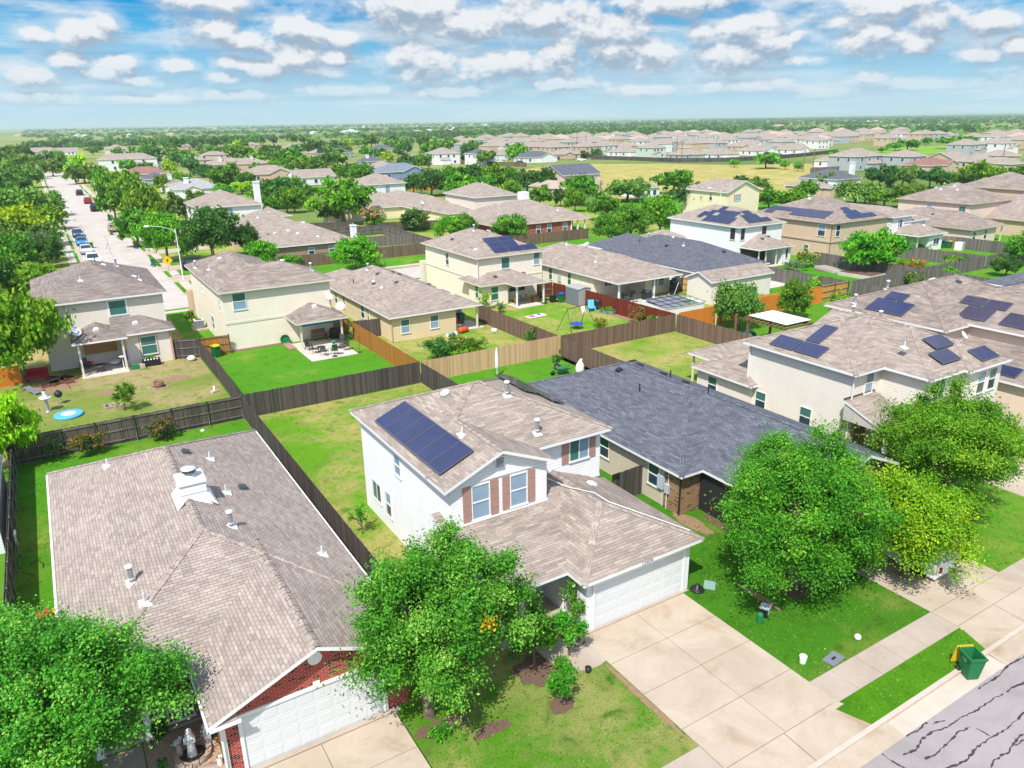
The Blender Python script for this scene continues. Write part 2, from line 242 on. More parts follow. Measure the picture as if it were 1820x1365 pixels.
K['grass_vivid'] = grass('vivid_grass', (0.085, 0.285, 0.012), (0.21, 0.32, 0.04), 0.5); K['grass_front'] = grass('front_grass', (0.09, 0.25, 0.012), (0.34, 0.33, 0.11), 0.62, 1.0); K['grass_rich'] = grass('rich_grass', (0.06, 0.215, 0.010), (0.20, 0.27, 0.045), 0.42, 6.0); K['grass_strip'] = grass('strip_grass', (0.085, 0.26, 0.008), (0.20, 0.24, 0.04), 0.25, 7.0); K['grass_dry'] = grass('dry_grass', (0.20, 0.33, 0.03), (0.44, 0.37, 0.14), 0.62, 2.0); K['grass_mixed'] = grass('mixed_grass', (0.13, 0.32, 0.012), (0.42, 0.36, 0.125), 0.62, 3.0); K['grass_tan'] = grass('tan_grass', (0.21, 0.28, 0.05), (0.42, 0.33, 0.17), 0.58, 4.0); K['grass_deep'] = grass('deep_grass', (0.07, 0.29, 0.008), (0.15, 0.34, 0.012), 0.3, 5.0)
K['oak'] = leaf('oak_leaves', (0.030, 0.125, 0.008), (0.115, 0.315, 0.014), (0.32, 0.52, 0.04)); K['bright'] = leaf('bright_leaves', (0.045, 0.19, 0.008), (0.16, 0.43, 0.014), (0.40, 0.62, 0.04)); K['darkleaf'] = leaf('dark_leaves', (0.020, 0.095, 0.016), (0.065, 0.21, 0.028), (0.16, 0.34, 0.05)); K['olive'] = leaf('olive_leaves', (0.055, 0.14, 0.018), (0.17, 0.31, 0.045), (0.30, 0.44, 0.08)); K['lime'] = leaf('lime_leaves', (0.16, 0.36, 0.006), (0.44, 0.72, 0.010), (0.66, 0.85, 0.03)); K['silver'] = leaf('grey_green_leaves', (0.07, 0.145, 0.06), (0.19, 0.30, 0.13)); K['lawnshrub'] = leaf('shrub_leaves', (0.03, 0.15, 0.008), (0.10, 0.36, 0.015), (0.25, 0.5, 0.03)); K['gold'] = leaf('golden_leaves', (0.09, 0.29, 0.006), (0.27, 0.53, 0.012), (0.58, 0.68, 0.03)); K['myrtle'] = leaf('myrtle_leaves', (0.030, 0.15, 0.012), (0.13, 0.37, 0.025), (0.36, 0.57, 0.10))
K['tufts'] = leaf('lawn_tufts', (0.05, 0.17, 0.010), (0.13, 0.31, 0.02), (0.36, 0.34, 0.10)); K['red_flower'] = leaf('red_petals', (0.38, 0.03, 0.025), (0.62, 0.07, 0.05)); K['orange_flower'] = leaf('orange_petals', (0.62, 0.14, 0.04), (0.85, 0.28, 0.05)); K['white_flower'] = leaf('white_petals', (0.7, 0.7, 0.55), (0.85, 0.85, 0.75)); K['pink_flower'] = leaf('pink_petals', (0.55, 0.15, 0.16), (0.75, 0.30, 0.28)); K['yellow_flower'] = leaf('yellow_petals', (0.75, 0.45, 0.01), (0.9, 0.62, 0.02))
for n, c in dict(bin_green=(0.015, 0.17, 0.055), bin_yellow=(0.80, 0.50, 0.02), bin_blue=(0.03, 0.06, 0.55), car_red=(0.30, 0.012, 0.03), car_black=(0.02, 0.02, 0.025), car_tan=(0.36, 0.29, 0.22), car_blue=(0.05, 0.20, 0.42), car_navy=(0.05, 0.08, 0.15), car_white=(0.80, 0.80, 0.80), car_silver=(0.55, 0.57, 0.60), car_brightred=(0.5, 0.01, 0.01), pool_blue=(0.10, 0.42, 0.80), light_blue=(0.10, 0.48, 0.70), barrel=(0.60, 0.09, 0.015), hotpink=(0.75, 0.05, 0.18), bag_white=(0.85, 0.85, 0.85), tarp_blue=(0.01, 0.09, 0.62), resin_grey=(0.36, 0.36, 0.35), resin_slate=(0.17, 0.19, 0.22), green_plastic=(0.03, 0.19, 0.09), stone=(0.42, 0.34, 0.28), statue=(0.72, 0.76, 0.80), sign_yellow=(0.85, 0.52, 0.0), sign_green=(0.02, 0.25, 0.20), lamp_glass=(0.75, 0.77, 0.8), wicker=(0.36, 0.16, 0.06), cushion_blue=(0.03, 0.22, 0.40), plate_green=(0.24, 0.38, 0.33), plate_grey=(0.19, 0.20, 0.24), utility_grey=(0.45, 0.52, 0.58), terracotta=(0.20, 0.09, 0.06), olive_box=(0.30, 0.26, 0.10), plywood=(0.42, 0.21, 0.07), door_brown=(0.20, 0.075, 0.04), garage_white=(0.70, 0.715, 0.73), copper=(0.3, 0.1, 0.06), amber=(0.7, 0.25, 0.02), slide_blue=(0.02, 0.2, 0.6), magenta=(0.6, 0.05, 0.25), taillight=(0.35, 0.0, 0.0), soil_dark=(0.08, 0.05, 0.035)).items():
    K[n] = plain(n, c, 0.35 if n.startswith('car') else 0.55, var=0.05)
FIELD = [(176.0, 288.0), (202.0, 302.0), (232.0, 304.0), (259.0, 282.0), (271.0, 250.0), (304.0, 233.0), (336.0, 242.0), (292.0, 209.0), (242.0, 183.0), (197.0, 150.0), (168.0, 140.0), (157.0, 146.0), (135.0, 164.0), (147.0, 208.0)]
FIELD2 = [(304.0, 233.0), (403.0, 280.0), (489.0, 307.0), (582.0, 306.0), (516.0, 269.0), (407.0, 242.0), (353.0, 232.0), (292.0, 209.0)]
FENCE1 = [(259.0, 339.0), (265.0, 323.0), (270.0, 285.0), (290.0, 271.0), (320.0, 269.0), (360.0, 277.0), (403.0, 291.0)]
FENCE2 = [(218.0, 334.0), (248.0, 350.0), (276.0, 356.0)]
FENCE3 = [(182.0, 357.0), (188.0, 337.0), (197.0, 307.0)]
FENCE4 = [(252.0, 193.0), (268.0, 192.0)]
ROWS = [(228.0, 369.0), (252.0, 348.0), (244.0, 395.0), (266.0, 377.0), (283.0, 369.0), (253.0, 439.0), (265.0, 427.0), (292.0, 411.0), (308.0, 402.0), (328.0, 395.0), (339.0, 380.0), (357.0, 368.0), (376.0, 357.0), (394.0, 352.0), (409.0, 343.0), (423.0, 336.0), (440.0, 329.0), (264.0, 481.0), (279.0, 474.0), (295.0, 467.0), (312.0, 458.0), (327.0, 450.0), (341.0, 440.0), (352.0, 427.0), (368.0, 420.0), (395.0, 408.0), (407.0, 396.0), (423.0, 390.0), (435.0, 381.0), (445.0, 371.0), (458.0, 360.0), (473.0, 351.0), (289.0, 536.0), (302.0, 520.0), (315.0, 509.0), (332.0, 502.0), (351.0, 501.0), (366.0, 493.0), (373.0, 475.0), (396.0, 477.0), (408.0, 467.0), (422.0, 456.0), (438.0, 450.0), (451.0, 437.0), (468.0, 433.0), (480.0, 424.0), (495.0, 415.0), (503.0, 404.0), (510.0, 392.0), (529.0, 389.0), (545.0, 381.0), (313.0, 580.0), (328.0, 573.0), (341.0, 565.0), (351.0, 550.0), (370.0, 546.0), (386.0, 541.0), (401.0, 534.0), (407.0, 516.0), (430.0, 519.0), (440.0, 503.0), (458.0, 495.0), (471.0, 483.0), (485.0, 472.0), (508.0, 472.0), (511.0, 454.0), (526.0, 444.0), (543.0, 439.0), (559.0, 430.0), (575.0, 423.0), (587.0, 413.0), (596.0, 402.0), (347.0, 643.0), (355.0, 618.0), (380.0, 625.0), (395.0, 614.0), (405.0, 595.0), (425.0, 595.0), (435.0, 579.0), (446.0, 564.0), (472.0, 571.0), (488.0, 561.0), (502.0, 550.0), (508.0, 531.0), (527.0, 525.0), (548.0, 521.0), (561.0, 510.0), (569.0, 494.0), (588.0, 489.0), (609.0, 489.0), (615.0, 474.0), (628.0, 463.0), (645.0, 459.0), (657.0, 448.0), (663.0, 437.0), (692.0, 438.0), (391.0, 688.0), (407.0, 680.0), (419.0, 668.0), (441.0, 666.0), (447.0, 647.0), (464.0, 640.0), (474.0, 624.0), (502.0, 631.0), (516.0, 618.0), (519.0, 598.0), (534.0, 590.0), (546.0, 581.0), (573.0, 586.0), (584.0, 574.0), (588.0, 555.0), (620.0, 562.0), (623.0, 544.0), (634.0, 533.0), (661.0, 536.0), (658.0, 515.0), (673.0, 508.0), (692.0, 501.0), (706.0, 493.0), (713.0, 481.0), (726.0, 473.0), (438.0, 722.0), (457.0, 718.0), (480.0, 721.0), (492.0, 707.0), (511.0, 703.0), (524.0, 695.0), (539.0, 685.0), (552.0, 670.0), (567.0, 662.0), (587.0, 659.0), (585.0, 632.0), (604.0, 630.0), (625.0, 629.0), (644.0, 628.0), (642.0, 601.0), (658.0, 593.0), (689.0, 596.0), (695.0, 581.0), (699.0, 564.0), (713.0, 555.0), (733.0, 553.0), (745.0, 543.0), (757.0, 533.0), (768.0, 523.0), (790.0, 521.0), (802.0, 511.0), (507.0, 322.0), (555.0, 290.0), (560.0, 279.0), (572.0, 269.0), (605.0, 318.0), (606.0, 305.0), (622.0, 296.0), (617.0, 383.0), (618.0, 367.0), (632.0, 360.0), (649.0, 353.0), (667.0, 345.0), (681.0, 337.0), (694.0, 330.0), (666.0, 419.0), (661.0, 400.0), (674.0, 393.0), (690.0, 384.0), (491.0, 258.0), (507.0, 249.0)]
SPECKS = [(662, 1801), (627, 2291), (98, 1935), (938, 4039), (108, 1886), (289, 2801), (585, 1628), (391, 2758), (862, 4403), (1964, 3896), (1739, 3036), (100, 1928), (1317, 2847), (645, 2349), (1211, 3142), (655, 1413), (583, 1548), (1267, 2290), (755, 1570), (1090, 3676), (508, 1604), (279, 2164), (971, 1865), (-12, 2361), (190, 1862), (945, 2730), (948, 1825), (272, 1849), (764, 1481), (907, 1782), (1925, 1309), (1277, 1062), (2834, 2913), (2149, 1437), (1750, 1424), (2165, 2534), (1011, 1503), (2013, 1073), (918, 1282), (2277, 1335), (896, 1474), (1805, 1340), (994, 1594), (1270, 1991), (1610, 2164), (1910, 1040)]
HOUSES = [(41.0, 422.3, 26.1, 2, 'tan', 'white', 'long tan-roofed house with a bright white end wall beside the far street'),
(37.8, 334.3, 17.2, 1, 'red', 'tan', 'low red-roofed house right of the long tree-lined street'),
(37.6, 299.7, 9.2, 1, 'slate', 'greyblue', 'small dark-roofed house just below the red-roofed one'),
(41.2, 243.7, 14.0, 1, 'pale', 'white', 'house with a pale grey hipped roof and small white chimney'),
(38.5, 265.0, 7.9, 1, 'tan', 'white', 'small tan-roofed house with white chimney left of the pale grey roof'),
(8.6, 712.1, 15.8, 1, 'tan', 'tan', 'tan gabled house at the far left behind the dark street-end tree'),
(26.1, 690.9, 13.8, 1, 'tan', 'white', 'house with a white gable at the far end of the long street'),
(17.5, 524.3, 9.8, 1, 'tan', 'tan', 'tan-roofed house right of the lamp at the far end of the long street'),
(53.9, 617.1, 15.1, 2, 'tan', 'grey_cream', 'two-storey tan house behind the long house with white end wall'),
(81.8, 448.3, 25.0, 2, 'tan', 'tan', 'wide two-storey house with small upper storey, mid left'),
(84.2, 385.2, 29.0, 1, 'tan', 'tan', 'long tan-roofed house carrying two white chimneys'),
(77.0, 298.2, 19.6, 1, 'redtan', 'tan', 'broad tan-roofed house with a reddish ridge section'),
(84.1, 267.6, 15.0, 1, 'tan', 'white', 'house with a white gable end and small dark window'),
(120.7, 273.1, 19.7, 1, 'blue', 'blue', 'long blue-walled house with blue-grey roof'),
(125.7, 302.4, 12.1, 1, 'tan', 'tan', 'tan-roofed house behind the blue-walled house'),
(142.3, 357.2, 12.5, 1, 'slate', 'greyblue', 'grey-roofed house with white chimney behind the blue-walled house'),
(164.7, 476.0, 23.3, 1, 'slate', 'greyblue', 'dark slate-roofed house in the far left estate'),
(157.1, 484.9, 10.7, 1, 'tan', 'tan', 'tan-roofed house left of the far dark slate roof'),
(217.9, 527.6, 16.1, 1, 'slate', 'tan', 'far slate-roofed house beside round trees'),
(145.4, 691.5, 13.3, 1, 'tan', 'tan', 'far tan-roofed house among dark trees, mid left'),
(176.5, 734.7, 12.3, 1, 'tan', 'tan', 'farther tan-roofed house among dark trees, mid left'),
(163.2, 613.6, 17.4, 1, 'tan', 'tan', 'tan-roofed house near the far street lamp'),
(182.3, 623.4, 15.2, 1, 'tan', 'tan', 'tan-roofed house right of the far street lamp'),
(121.5, 744.1, 15.0, 1, 'tan', 'tan', 'far tan-roofed house near a dark round shrub'),
(168.6, 364.1, 9.7, 1, 'tan', 'tan', 'tan-roofed house left of the white two-storey pair'),
(177.3, 347.8, 14.0, 2, 'tan', 'white', 'left of two white two-storey houses behind the tree belt'),
(187.9, 329.7, 9.3, 2, 'slate', 'white', 'narrow white two-storey house with slate roof behind the tree belt'),
(221.1, 330.2, 20.5, 1, 'slate', 'white', 'white bungalow with a dark blue roof on the field edge'),
(262.2, 394.6, 23.7, 2, 'tan', 'tan', 'two-storey tan house behind the dark blue bungalow'),
(220.9, 381.1, 16.4, 1, 'tan', 'tan', 'tan-roofed house behind the narrow white two-storey house'),
(134.6, 180.0, 14.0, 2, 'slate', 'pink', 'pink two-storey house with dark roof and gable among trees'),
(124.2, 173.6, 7.8, 1, 'peach', 'pink', 'low reddish-roofed house in front of the pink two-storey house'),
(142.0, 158.6, 7.0, 1, 'tan', 'white', 'tan-roofed house half hidden between the field trees'),
(205.0, 142.9, 12.3, 1, 'slate', 'white', 'white house with black-blue roof and tall white chimney'),
(177.0, 129.0, 5.9, 1, 'tan', 'tan', 'small tan-roofed house below the black-blue roof'),
(285.4, 161.1, 17.8, 1, 'red', 'tan', 'low house with dark red roof before the tan estate'),
(287.7, 172.2, 10.7, 2, 'tan', 'greyblue', 'grey-blue two-storey house with three windows'),
(278.4, 186.1, 18.0, 2, 'tan', 'greyblue', 'grey two-storey house with white twin window facing the field'),
(286.7, 203.3, 10.2, 1, 'tan', 'white', 'white single-storey house with covered patio by the field'),
(293.9, 185.4, 11.7, 1, 'tan', 'white', 'white house with blue door in the tan estate'),
(416.8, 219.3, 15.7, 2, 'tan', 'greyblue', 'grey two-storey house on the right skyline row'),
(443.8, 217.1, 16.1, 2, 'tan', 'white', 'white two-storey house at the right edge of the tan estate'),
(324.7, 175.2, 13.8, 1, 'tan', 'tan', 'tan-roofed house with white gable trim in the right estate'),
(318.7, 160.4, 13.6, 1, 'tan', 'tan', 'tan-roofed house beside the dark pole in the right estate'),
(309.2, 146.5, 10.3, 1, 'tan', 'tan', 'tan-roofed house at the right edge above the tree row'),
(369.0, 176.8, 9.9, 1, 'tan', 'tan', 'tan-roofed house behind the dark pole at the right edge'),
(299.4, 372.6, 14.3, 2, 'tan', 'mint', 'pale green two-storey house on the field edge'),
(293.3, 346.7, 16.1, 1, 'tan', 'white', 'single-storey white house between two taller ones on the field edge'),
(290.5, 320.3, 11.6, 2, 'tan', 'mint', 'two-storey house with white lower floor nearest the field'),
(290.4, 293.9, 16.8, 1, 'tan', 'greyblue', 'grey-walled bungalow along the field fence'),
(305.6, 285.2, 18.5, 1, 'tan', 'white', 'white bungalow with blue awning along the field fence'),
(350.6, 299.3, 18.2, 1, 'tan', 'white', 'white bungalow behind the largest field tree'),
(361.6, 357.6, 18.4, 2, 'tan', 'mint', 'two-storey house with white gable behind the field bungalows'),
(361.9, 385.9, 14.8, 2, 'tan', 'greyblue', 'grey-violet two-storey house behind the field bungalows'),
(372.9, 294.0, 16.0, 1, 'tan', 'white', 'white bungalow with dark patio by the utility poles')]
TREES = [(13.6, 149.0, 7.1, 3.8, 'm', 'shading the yellow-lidded bin on the right kerb of the long street'),
(17.7, 168.9, 9.7, 3.7, 'b', 'behind the tan parked sport utility car on the long street'),
(14.3, 197.7, 8.0, 3.9, 'm', 'at the kerb beside the dark pickup on the long street'),
(19.4, 218.2, 9.9, 5.0, 'b', 'between the long street and the red-roofed house'),
(17.3, 257.2, 9.2, 4.1, 'b', 'beside the second street lamp along the long street'),
(16.4, 335.3, 7.5, 6.4, 'o', 'at the far right end of the long street'),
(16.0, 370.6, 9.6, 4.0, 'y', 'near the far end of the long street'),
(6.1, 457.1, 9.1, 5.1, 'd', 'closing the far end of the long street beside a lamp'),
(12.8, 421.6, 8.3, 3.9, 'm', 'right of the lamp at the far end of the long street'),
(1.1, 186.7, 5.5, 3.3, 'b', 'overhanging the left kerb of the long street, lime toned'),
(-4.0, 162.9, 7.9, 4.0, 'y', 'in the row left of the long street'),
(-0.4, 160.3, 5.4, 3.0, 'o', 'left of the blue parked cars'),
(1.9, 217.1, 5.9, 3.4, 'o', 'over the left kerb opposite the red car'),
(-3.9, 202.0, 9.0, 5.2, 'o', 'left of the long street behind the yellow crown'),
(-6.1, 256.4, 9.0, 4.7, 'd', 'at the left picture edge beyond the yellow crown'),
(-1.0, 324.4, 8.2, 4.4, 'o', 'along the left kerb opposite the black car'),
(-3.9, 380.6, 10.6, 7.0, 'o', 'at the far left end of the long street'),
(-10.5, 386.7, 11.6, 6.5, 'o', 'at the left edge near the far end of the street'),
(-6.3, 616.3, 10.3, 7.5, 'o', 'left of the dark tree that closes the street'),
(-6.0, 149.9, 6.3, 2.6, 'o', 'at the left edge below the yellow crown'),
(-1.5, 140.3, 5.2, 2.7, 'g', 'left of the white pickup'),
(-5.1, 126.6, 6.6, 3.3, 'm', 'at the left edge behind the tan two-storey house'),
(-0.4, 134.8, 4.9, 1.9, 'd', 'beside the street-name sign at the crossing'),
(-2.5, 117.9, 3.5, 3.0, 'b', 'behind the roof of the tan two-storey house'),
(-5.5, 107.2, 4.7, 1.9, 'b', 'at the left edge beside the tan two-storey house'),
(-3.6, 71.5, 8.6, 3.7, 'b', 'in front of the left corner of the tan two-storey house'),
(-4.6, 53.6, 5.4, 1.9, 'y', 'in the yard corner with the pool lid at the left edge'),
(15.4, 128.0, 8.4, 3.5, 'b', 'of yellowish tone beside the near street lamp'),
(21.7, 124.5, 8.6, 4.8, 'd', 'behind the cream house with two satellite dishes'),
(27.6, 126.5, 5.8, 1.8, 'd', 'narrow and tall beside the brown brick-walled house'),
(26.6, 114.1, 4.5, 2.3, 'b', 'low beside the brown brick-walled house'),
(30.4, 113.0, 2.1, 1.7, 'b', 'small at the brown fence of the brick-walled house'),
(24.0, 180.2, 6.8, 3.9, 'o', 'in front of the pale grey-roofed house'),
(57.8, 358.1, 7.9, 4.3, 'd', 'round, behind the red-roofed house'),
(53.3, 382.3, 5.6, 3.6, 'y', 'small, behind the red-roofed house'),
(53.0, 262.8, 9.1, 5.5, 'm', 'behind the pale grey roof'),
(54.4, 248.7, 3.9, 3.5, 'y', 'dome-shaped beside the tall white chimney'),
(51.7, 196.9, 7.7, 6.0, 'd', 'behind the cream garden shed'),
(101.0, 451.7, 10.5, 6.9, 'b', 'among the roofs left of the middle distance'),
(105.7, 430.8, 7.5, 6.7, 'b', 'low among the roofs left of the middle distance'),
(132.8, 513.1, 8.0, 8.0, 'd', 'beside a far street lamp among the roofs'),
(101.9, 379.5, 7.8, 4.3, 'm', 'behind the red-ridged roof'),
(100.3, 352.3, 7.3, 5.6, 'm', 'right behind the red-ridged roof'),
(101.1, 335.8, 7.0, 4.4, 'b', 'behind the white gable house'),
(106.4, 723.9, 11.4, 10.5, 'm', 'at the far edge of the estate'),
(82.0, 684.0, 10.6, 6.7, 'm', 'at the far edge of the estate'),
(128.0, 735.3, 10.8, 5.9, 'd', 'at the far edge of the estate'),
(133.0, 688.7, 11.6, 5.6, 'd', 'at the far edge of the estate'),
(159.8, 782.9, 10.2, 5.3, 'm', 'at the far edge of the estate'),
(175.7, 812.8, 10.6, 6.1, 'm', 'at the far edge of the estate'),
(199.4, 835.8, 9.9, 5.2, 'm', 'at the far edge of the estate'),
(205.2, 826.8, 9.9, 5.2, 'm', 'at the far edge of the estate'),
(214.5, 812.3, 9.8, 5.7, 'd', 'at the far edge of the estate'),
(234.3, 812.6, 10.5, 5.8, 'm', 'at the far edge of the estate'),
(241.0, 801.9, 10.4, 5.2, 'm', 'at the far edge of the estate'),
(66.6, 535.0, 9.0, 6.3, 'd', 'at the far edge of the estate'),
(77.3, 523.1, 7.6, 8.7, 'o', 'at the far edge of the estate'),
(56.3, 445.6, 6.5, 2.3, 'd', 'beside the white-walled end of the long tan house'),
(148.1, 668.7, 8.8, 4.2, 'y', 'at the far edge of the estate'),
(53.7, 154.8, 9.6, 6.7, 'b', 'large and broad behind the white chimney'),
(62.1, 205.9, 5.4, 1.8, 'm', 'between the shed and the large broad crown'),
(58.9, 150.8, 2.1, 2.3, 'b', 'low and bushy right of the large broad crown'),
(62.1, 137.8, 4.3, 3.3, 'd', 'with pale shoots in front of the tan single-storey roofs'),
(37.0, 102.8, 5.2, 3.8, 'b', 'rounded, on the street verge beside the beige house'),
(164.7, 523.6, 10.1, 7.6, 'd', 'broad and flat at the far edge of the estate'),
(189.6, 548.4, 8.5, 8.9, 'd', 'broad and flat at the far edge of the estate'),
(220.4, 609.7, 8.6, 4.5, 'y', 'at the far edge of the estate beside dark crowns'),
(162.3, 419.3, 8.5, 4.4, 'm', 'behind the blue-walled house'),
(163.9, 400.3, 7.6, 4.0, 'd', 'behind the blue-walled house'),
(161.3, 387.0, 5.4, 4.2, 'y', 'behind the blue-walled house'),
(254.9, 645.6, 11.1, 8.8, 'm', 'at the edge of the far plain'),
(293.3, 690.0, 9.0, 6.9, 'd', 'at the edge of the far plain'),
(209.7, 482.0, 9.6, 4.5, 'b', 'at the edge of the far plain'),
(213.1, 477.8, 8.5, 3.7, 'd', 'at the edge of the far plain'),
(283.9, 603.6, 9.4, 5.7, 'm', 'at the edge of the far plain'),
(182.4, 380.2, 9.8, 5.4, 'b', 'left of the white two-storey pair'),
(154.1, 338.8, 5.6, 3.7, 'm', 'at the right gable of the blue-walled house'),
(93.1, 298.8, 8.0, 5.5, 'm', 'in the dense clump behind the white gable'),
(94.2, 271.8, 6.6, 3.6, 'b', 'in the dense clump behind the white gable'),
(97.4, 268.9, 7.2, 3.2, 'd', 'in the dense clump behind the white gable'),
(95.6, 254.1, 8.0, 4.8, 'm', 'in the dense clump left of the blue-walled house'),
(119.2, 362.0, 7.1, 5.9, 'm', 'in the dense clump left of the blue-walled house'),
(132.2, 461.9, 7.3, 6.0, 'm', 'in the dense clump left of the blue-walled house'),
(96.3, 212.8, 5.7, 3.0, 'd', 'at the left end of the long tree belt'),
(96.5, 201.3, 7.8, 4.8, 'd', 'in the long tree belt'),
(105.4, 205.0, 8.5, 4.7, 'm', 'in the long tree belt'),
(109.7, 201.3, 8.8, 4.1, 'd', 'in the long tree belt'),
(115.0, 196.8, 8.6, 4.6, 'b', 'in the long tree belt'),
(118.7, 193.6, 8.4, 2.6, 'm', 'in the long tree belt'),
(101.4, 192.8, 6.7, 4.7, 'b', 'in front of the long tree belt'),
(108.2, 191.3, 6.5, 4.5, 'm', 'in front of the long tree belt'),
(107.6, 175.6, 6.0, 3.3, 'b', 'beside the grey-sided upper storey'),
(120.6, 187.4, 7.4, 4.5, 'd', 'at the right end of the long tree belt'),
(124.6, 184.0, 7.9, 3.5, 'd', 'at the right end of the long tree belt, beside the pink gable'),
(104.1, 156.0, 5.3, 3.4, 'm', 'behind the white chimney stack of the brick-walled house'),
(110.0, 156.0, 4.7, 1.8, 'd', 'slim, left of the pink house'),
(114.2, 152.6, 7.9, 4.6, 'm', 'in front of the pink house with dark roof'),
(105.7, 144.1, 5.5, 2.6, 'b', 'in front of the pink house, lower crown'),
(62.1, 121.5, 4.8, 3.5, 'b', 'behind the roof with the L-shaped solar array'),
(64.0, 120.0, 5.0, 2.2, 'm', 'behind the roof with the L-shaped solar array, narrower'),
(69.0, 113.0, 5.0, 3.7, 'm', 'between the L-shaped solar array and the brick wall'),
(265.7, 513.1, 9.0, 6.2, 'm', 'beyond the white two-storey pair'),
(202.9, 374.4, 10.5, 5.5, 'd', 'between the white two-storey pair'),
(324.0, 545.7, 6.0, 3.2, 'm', 'small among the far roofs'),
(228.3, 363.6, 8.5, 6.8, 'b', 'left of the blue-roofed white bungalow'),
(210.8, 341.3, 7.2, 4.0, 'b', 'left of the blue-roofed white bungalow, lower'),
(263.4, 351.6, 4.2, 2.8, 'o', 'on the field edge beside the utility poles'),
(264.3, 341.1, 5.3, 3.4, 'd', 'round, on the field edge beside the utility poles'),
(129.4, 153.8, 6.3, 6.1, 'o', 'dome-shaped with drooping foliage before the dry field'),
(154.3, 163.1, 6.8, 5.6, 'm', 'tall before the dry field'),
(125.0, 125.8, 7.1, 5.7, 'd', 'beside the lamp behind the white solar house'),
(100.3, 126.4, 5.6, 3.9, 'm', 'left in the clump behind the slate-roofed house'),
(86.4, 101.5, 6.6, 3.7, 'm', 'in the middle of the clump behind the slate-roofed house'),
(94.0, 102.4, 7.7, 3.8, 'b', 'right in the clump behind the slate-roofed house'),
(81.5, 101.3, 5.4, 2.9, 'm', 'lowest in the clump, beside the blue tarpaulin'),
(259.0, 237.2, 3.5, 2.2, 'b', 'small and round on the dry field'),
(259.3, 220.4, 6.9, 5.6, 'b', 'largest on the dry field'),
(261.8, 212.7, 3.5, 2.1, 'b', 'small, right of the largest crown on the dry field'),
(257.0, 202.6, 3.6, 2.0, 'b', 'small, beside the utility pole on the dry field'),
(322.3, 234.9, 5.1, 2.6, 'b', 'at the corner of the dry field by the tan estate'),
(186.3, 167.5, 3.5, 3.0, 'd', 'low hedge-like behind the cream two-storey house'),
(178.0, 154.2, 4.0, 3.6, 'o', 'low hedge-like behind the cream two-storey house, right'),
(143.1, 119.7, 4.9, 3.6, 'm', 'right of the cream two-storey house'),
(163.5, 125.5, 5.7, 3.1, 'm', 'behind the roofs with solar panels'),
(145.2, 115.2, 5.1, 4.5, 'b', 'behind the tan solar house'),
(200.3, 147.1, 4.8, 3.7, 'o', 'left of the white chimney with the dark roof'),
(168.0, 114.9, 6.1, 4.9, 'o', 'broad, in front of the dark-roofed house'),
(203.5, 132.0, 7.4, 4.1, 'd', 'right of the dark-roofed house'),
(216.0, 133.3, 7.1, 4.6, 'o', 'in the tree row before the tan estate'),
(221.7, 128.2, 6.1, 4.1, 'd', 'in the tree row before the tan estate'),
(225.5, 124.9, 4.7, 4.1, 'm', 'in the tree row before the tan estate'),
(222.6, 115.5, 8.0, 5.4, 'b', 'in the tree row before the tan estate, tallest'),
(234.4, 117.1, 6.1, 4.0, 'b', 'in the tree row before the tan estate'),
(247.7, 118.2, 5.9, 4.2, 'm', 'at the right end of the tree row before the tan estate'),
(167.6, 112.1, 5.3, 3.5, 'o', 'behind the tan solar house, right'),
(167.9, 107.1, 4.1, 3.9, 'b', 'beside the pink two-storey house'),
(168.7, 103.5, 5.6, 3.3, 'm', 'left of the pink two-storey house'),
(196.0, 116.9, 4.0, 2.2, 'o', 'behind the pink two-storey house'),
(92.9, 60.0, 6.2, 3.7, 'b', 'in the raised bed of the tan solar house yard'),
(116.9, 52.7, 4.7, 2.2, 'm', 'at the right edge beyond the grey fences'),
(106.3, 49.4, 2.8, 1.8, 'd', 'in the fenced yard at the right edge'),
(57.4, 50.3, 5.2, 2.4, 'o', 'in front of the orange wall beside the pergola'),
(65.4, 50.2, 4.4, 1.9, 'm', 'in front of the orange wall, smaller'),
(452.7, 279.4, 6.2, 6.8, 'm', 'on the far green slope'),
(482.8, 267.4, 7.2, 10.3, 'b', 'on the far green slope'),
(512.1, 273.8, 7.2, 4.3, 'd', 'on the far green slope'),
(417.7, 272.9, 2.8, 2.6, 'm', 'on the far green slope'),
(533.9, 316.5, 5.2, 3.9, 'm', 'on the far green slope'),
(441.6, 280.3, 5.1, 4.0, 'b', 'on the far green slope')]
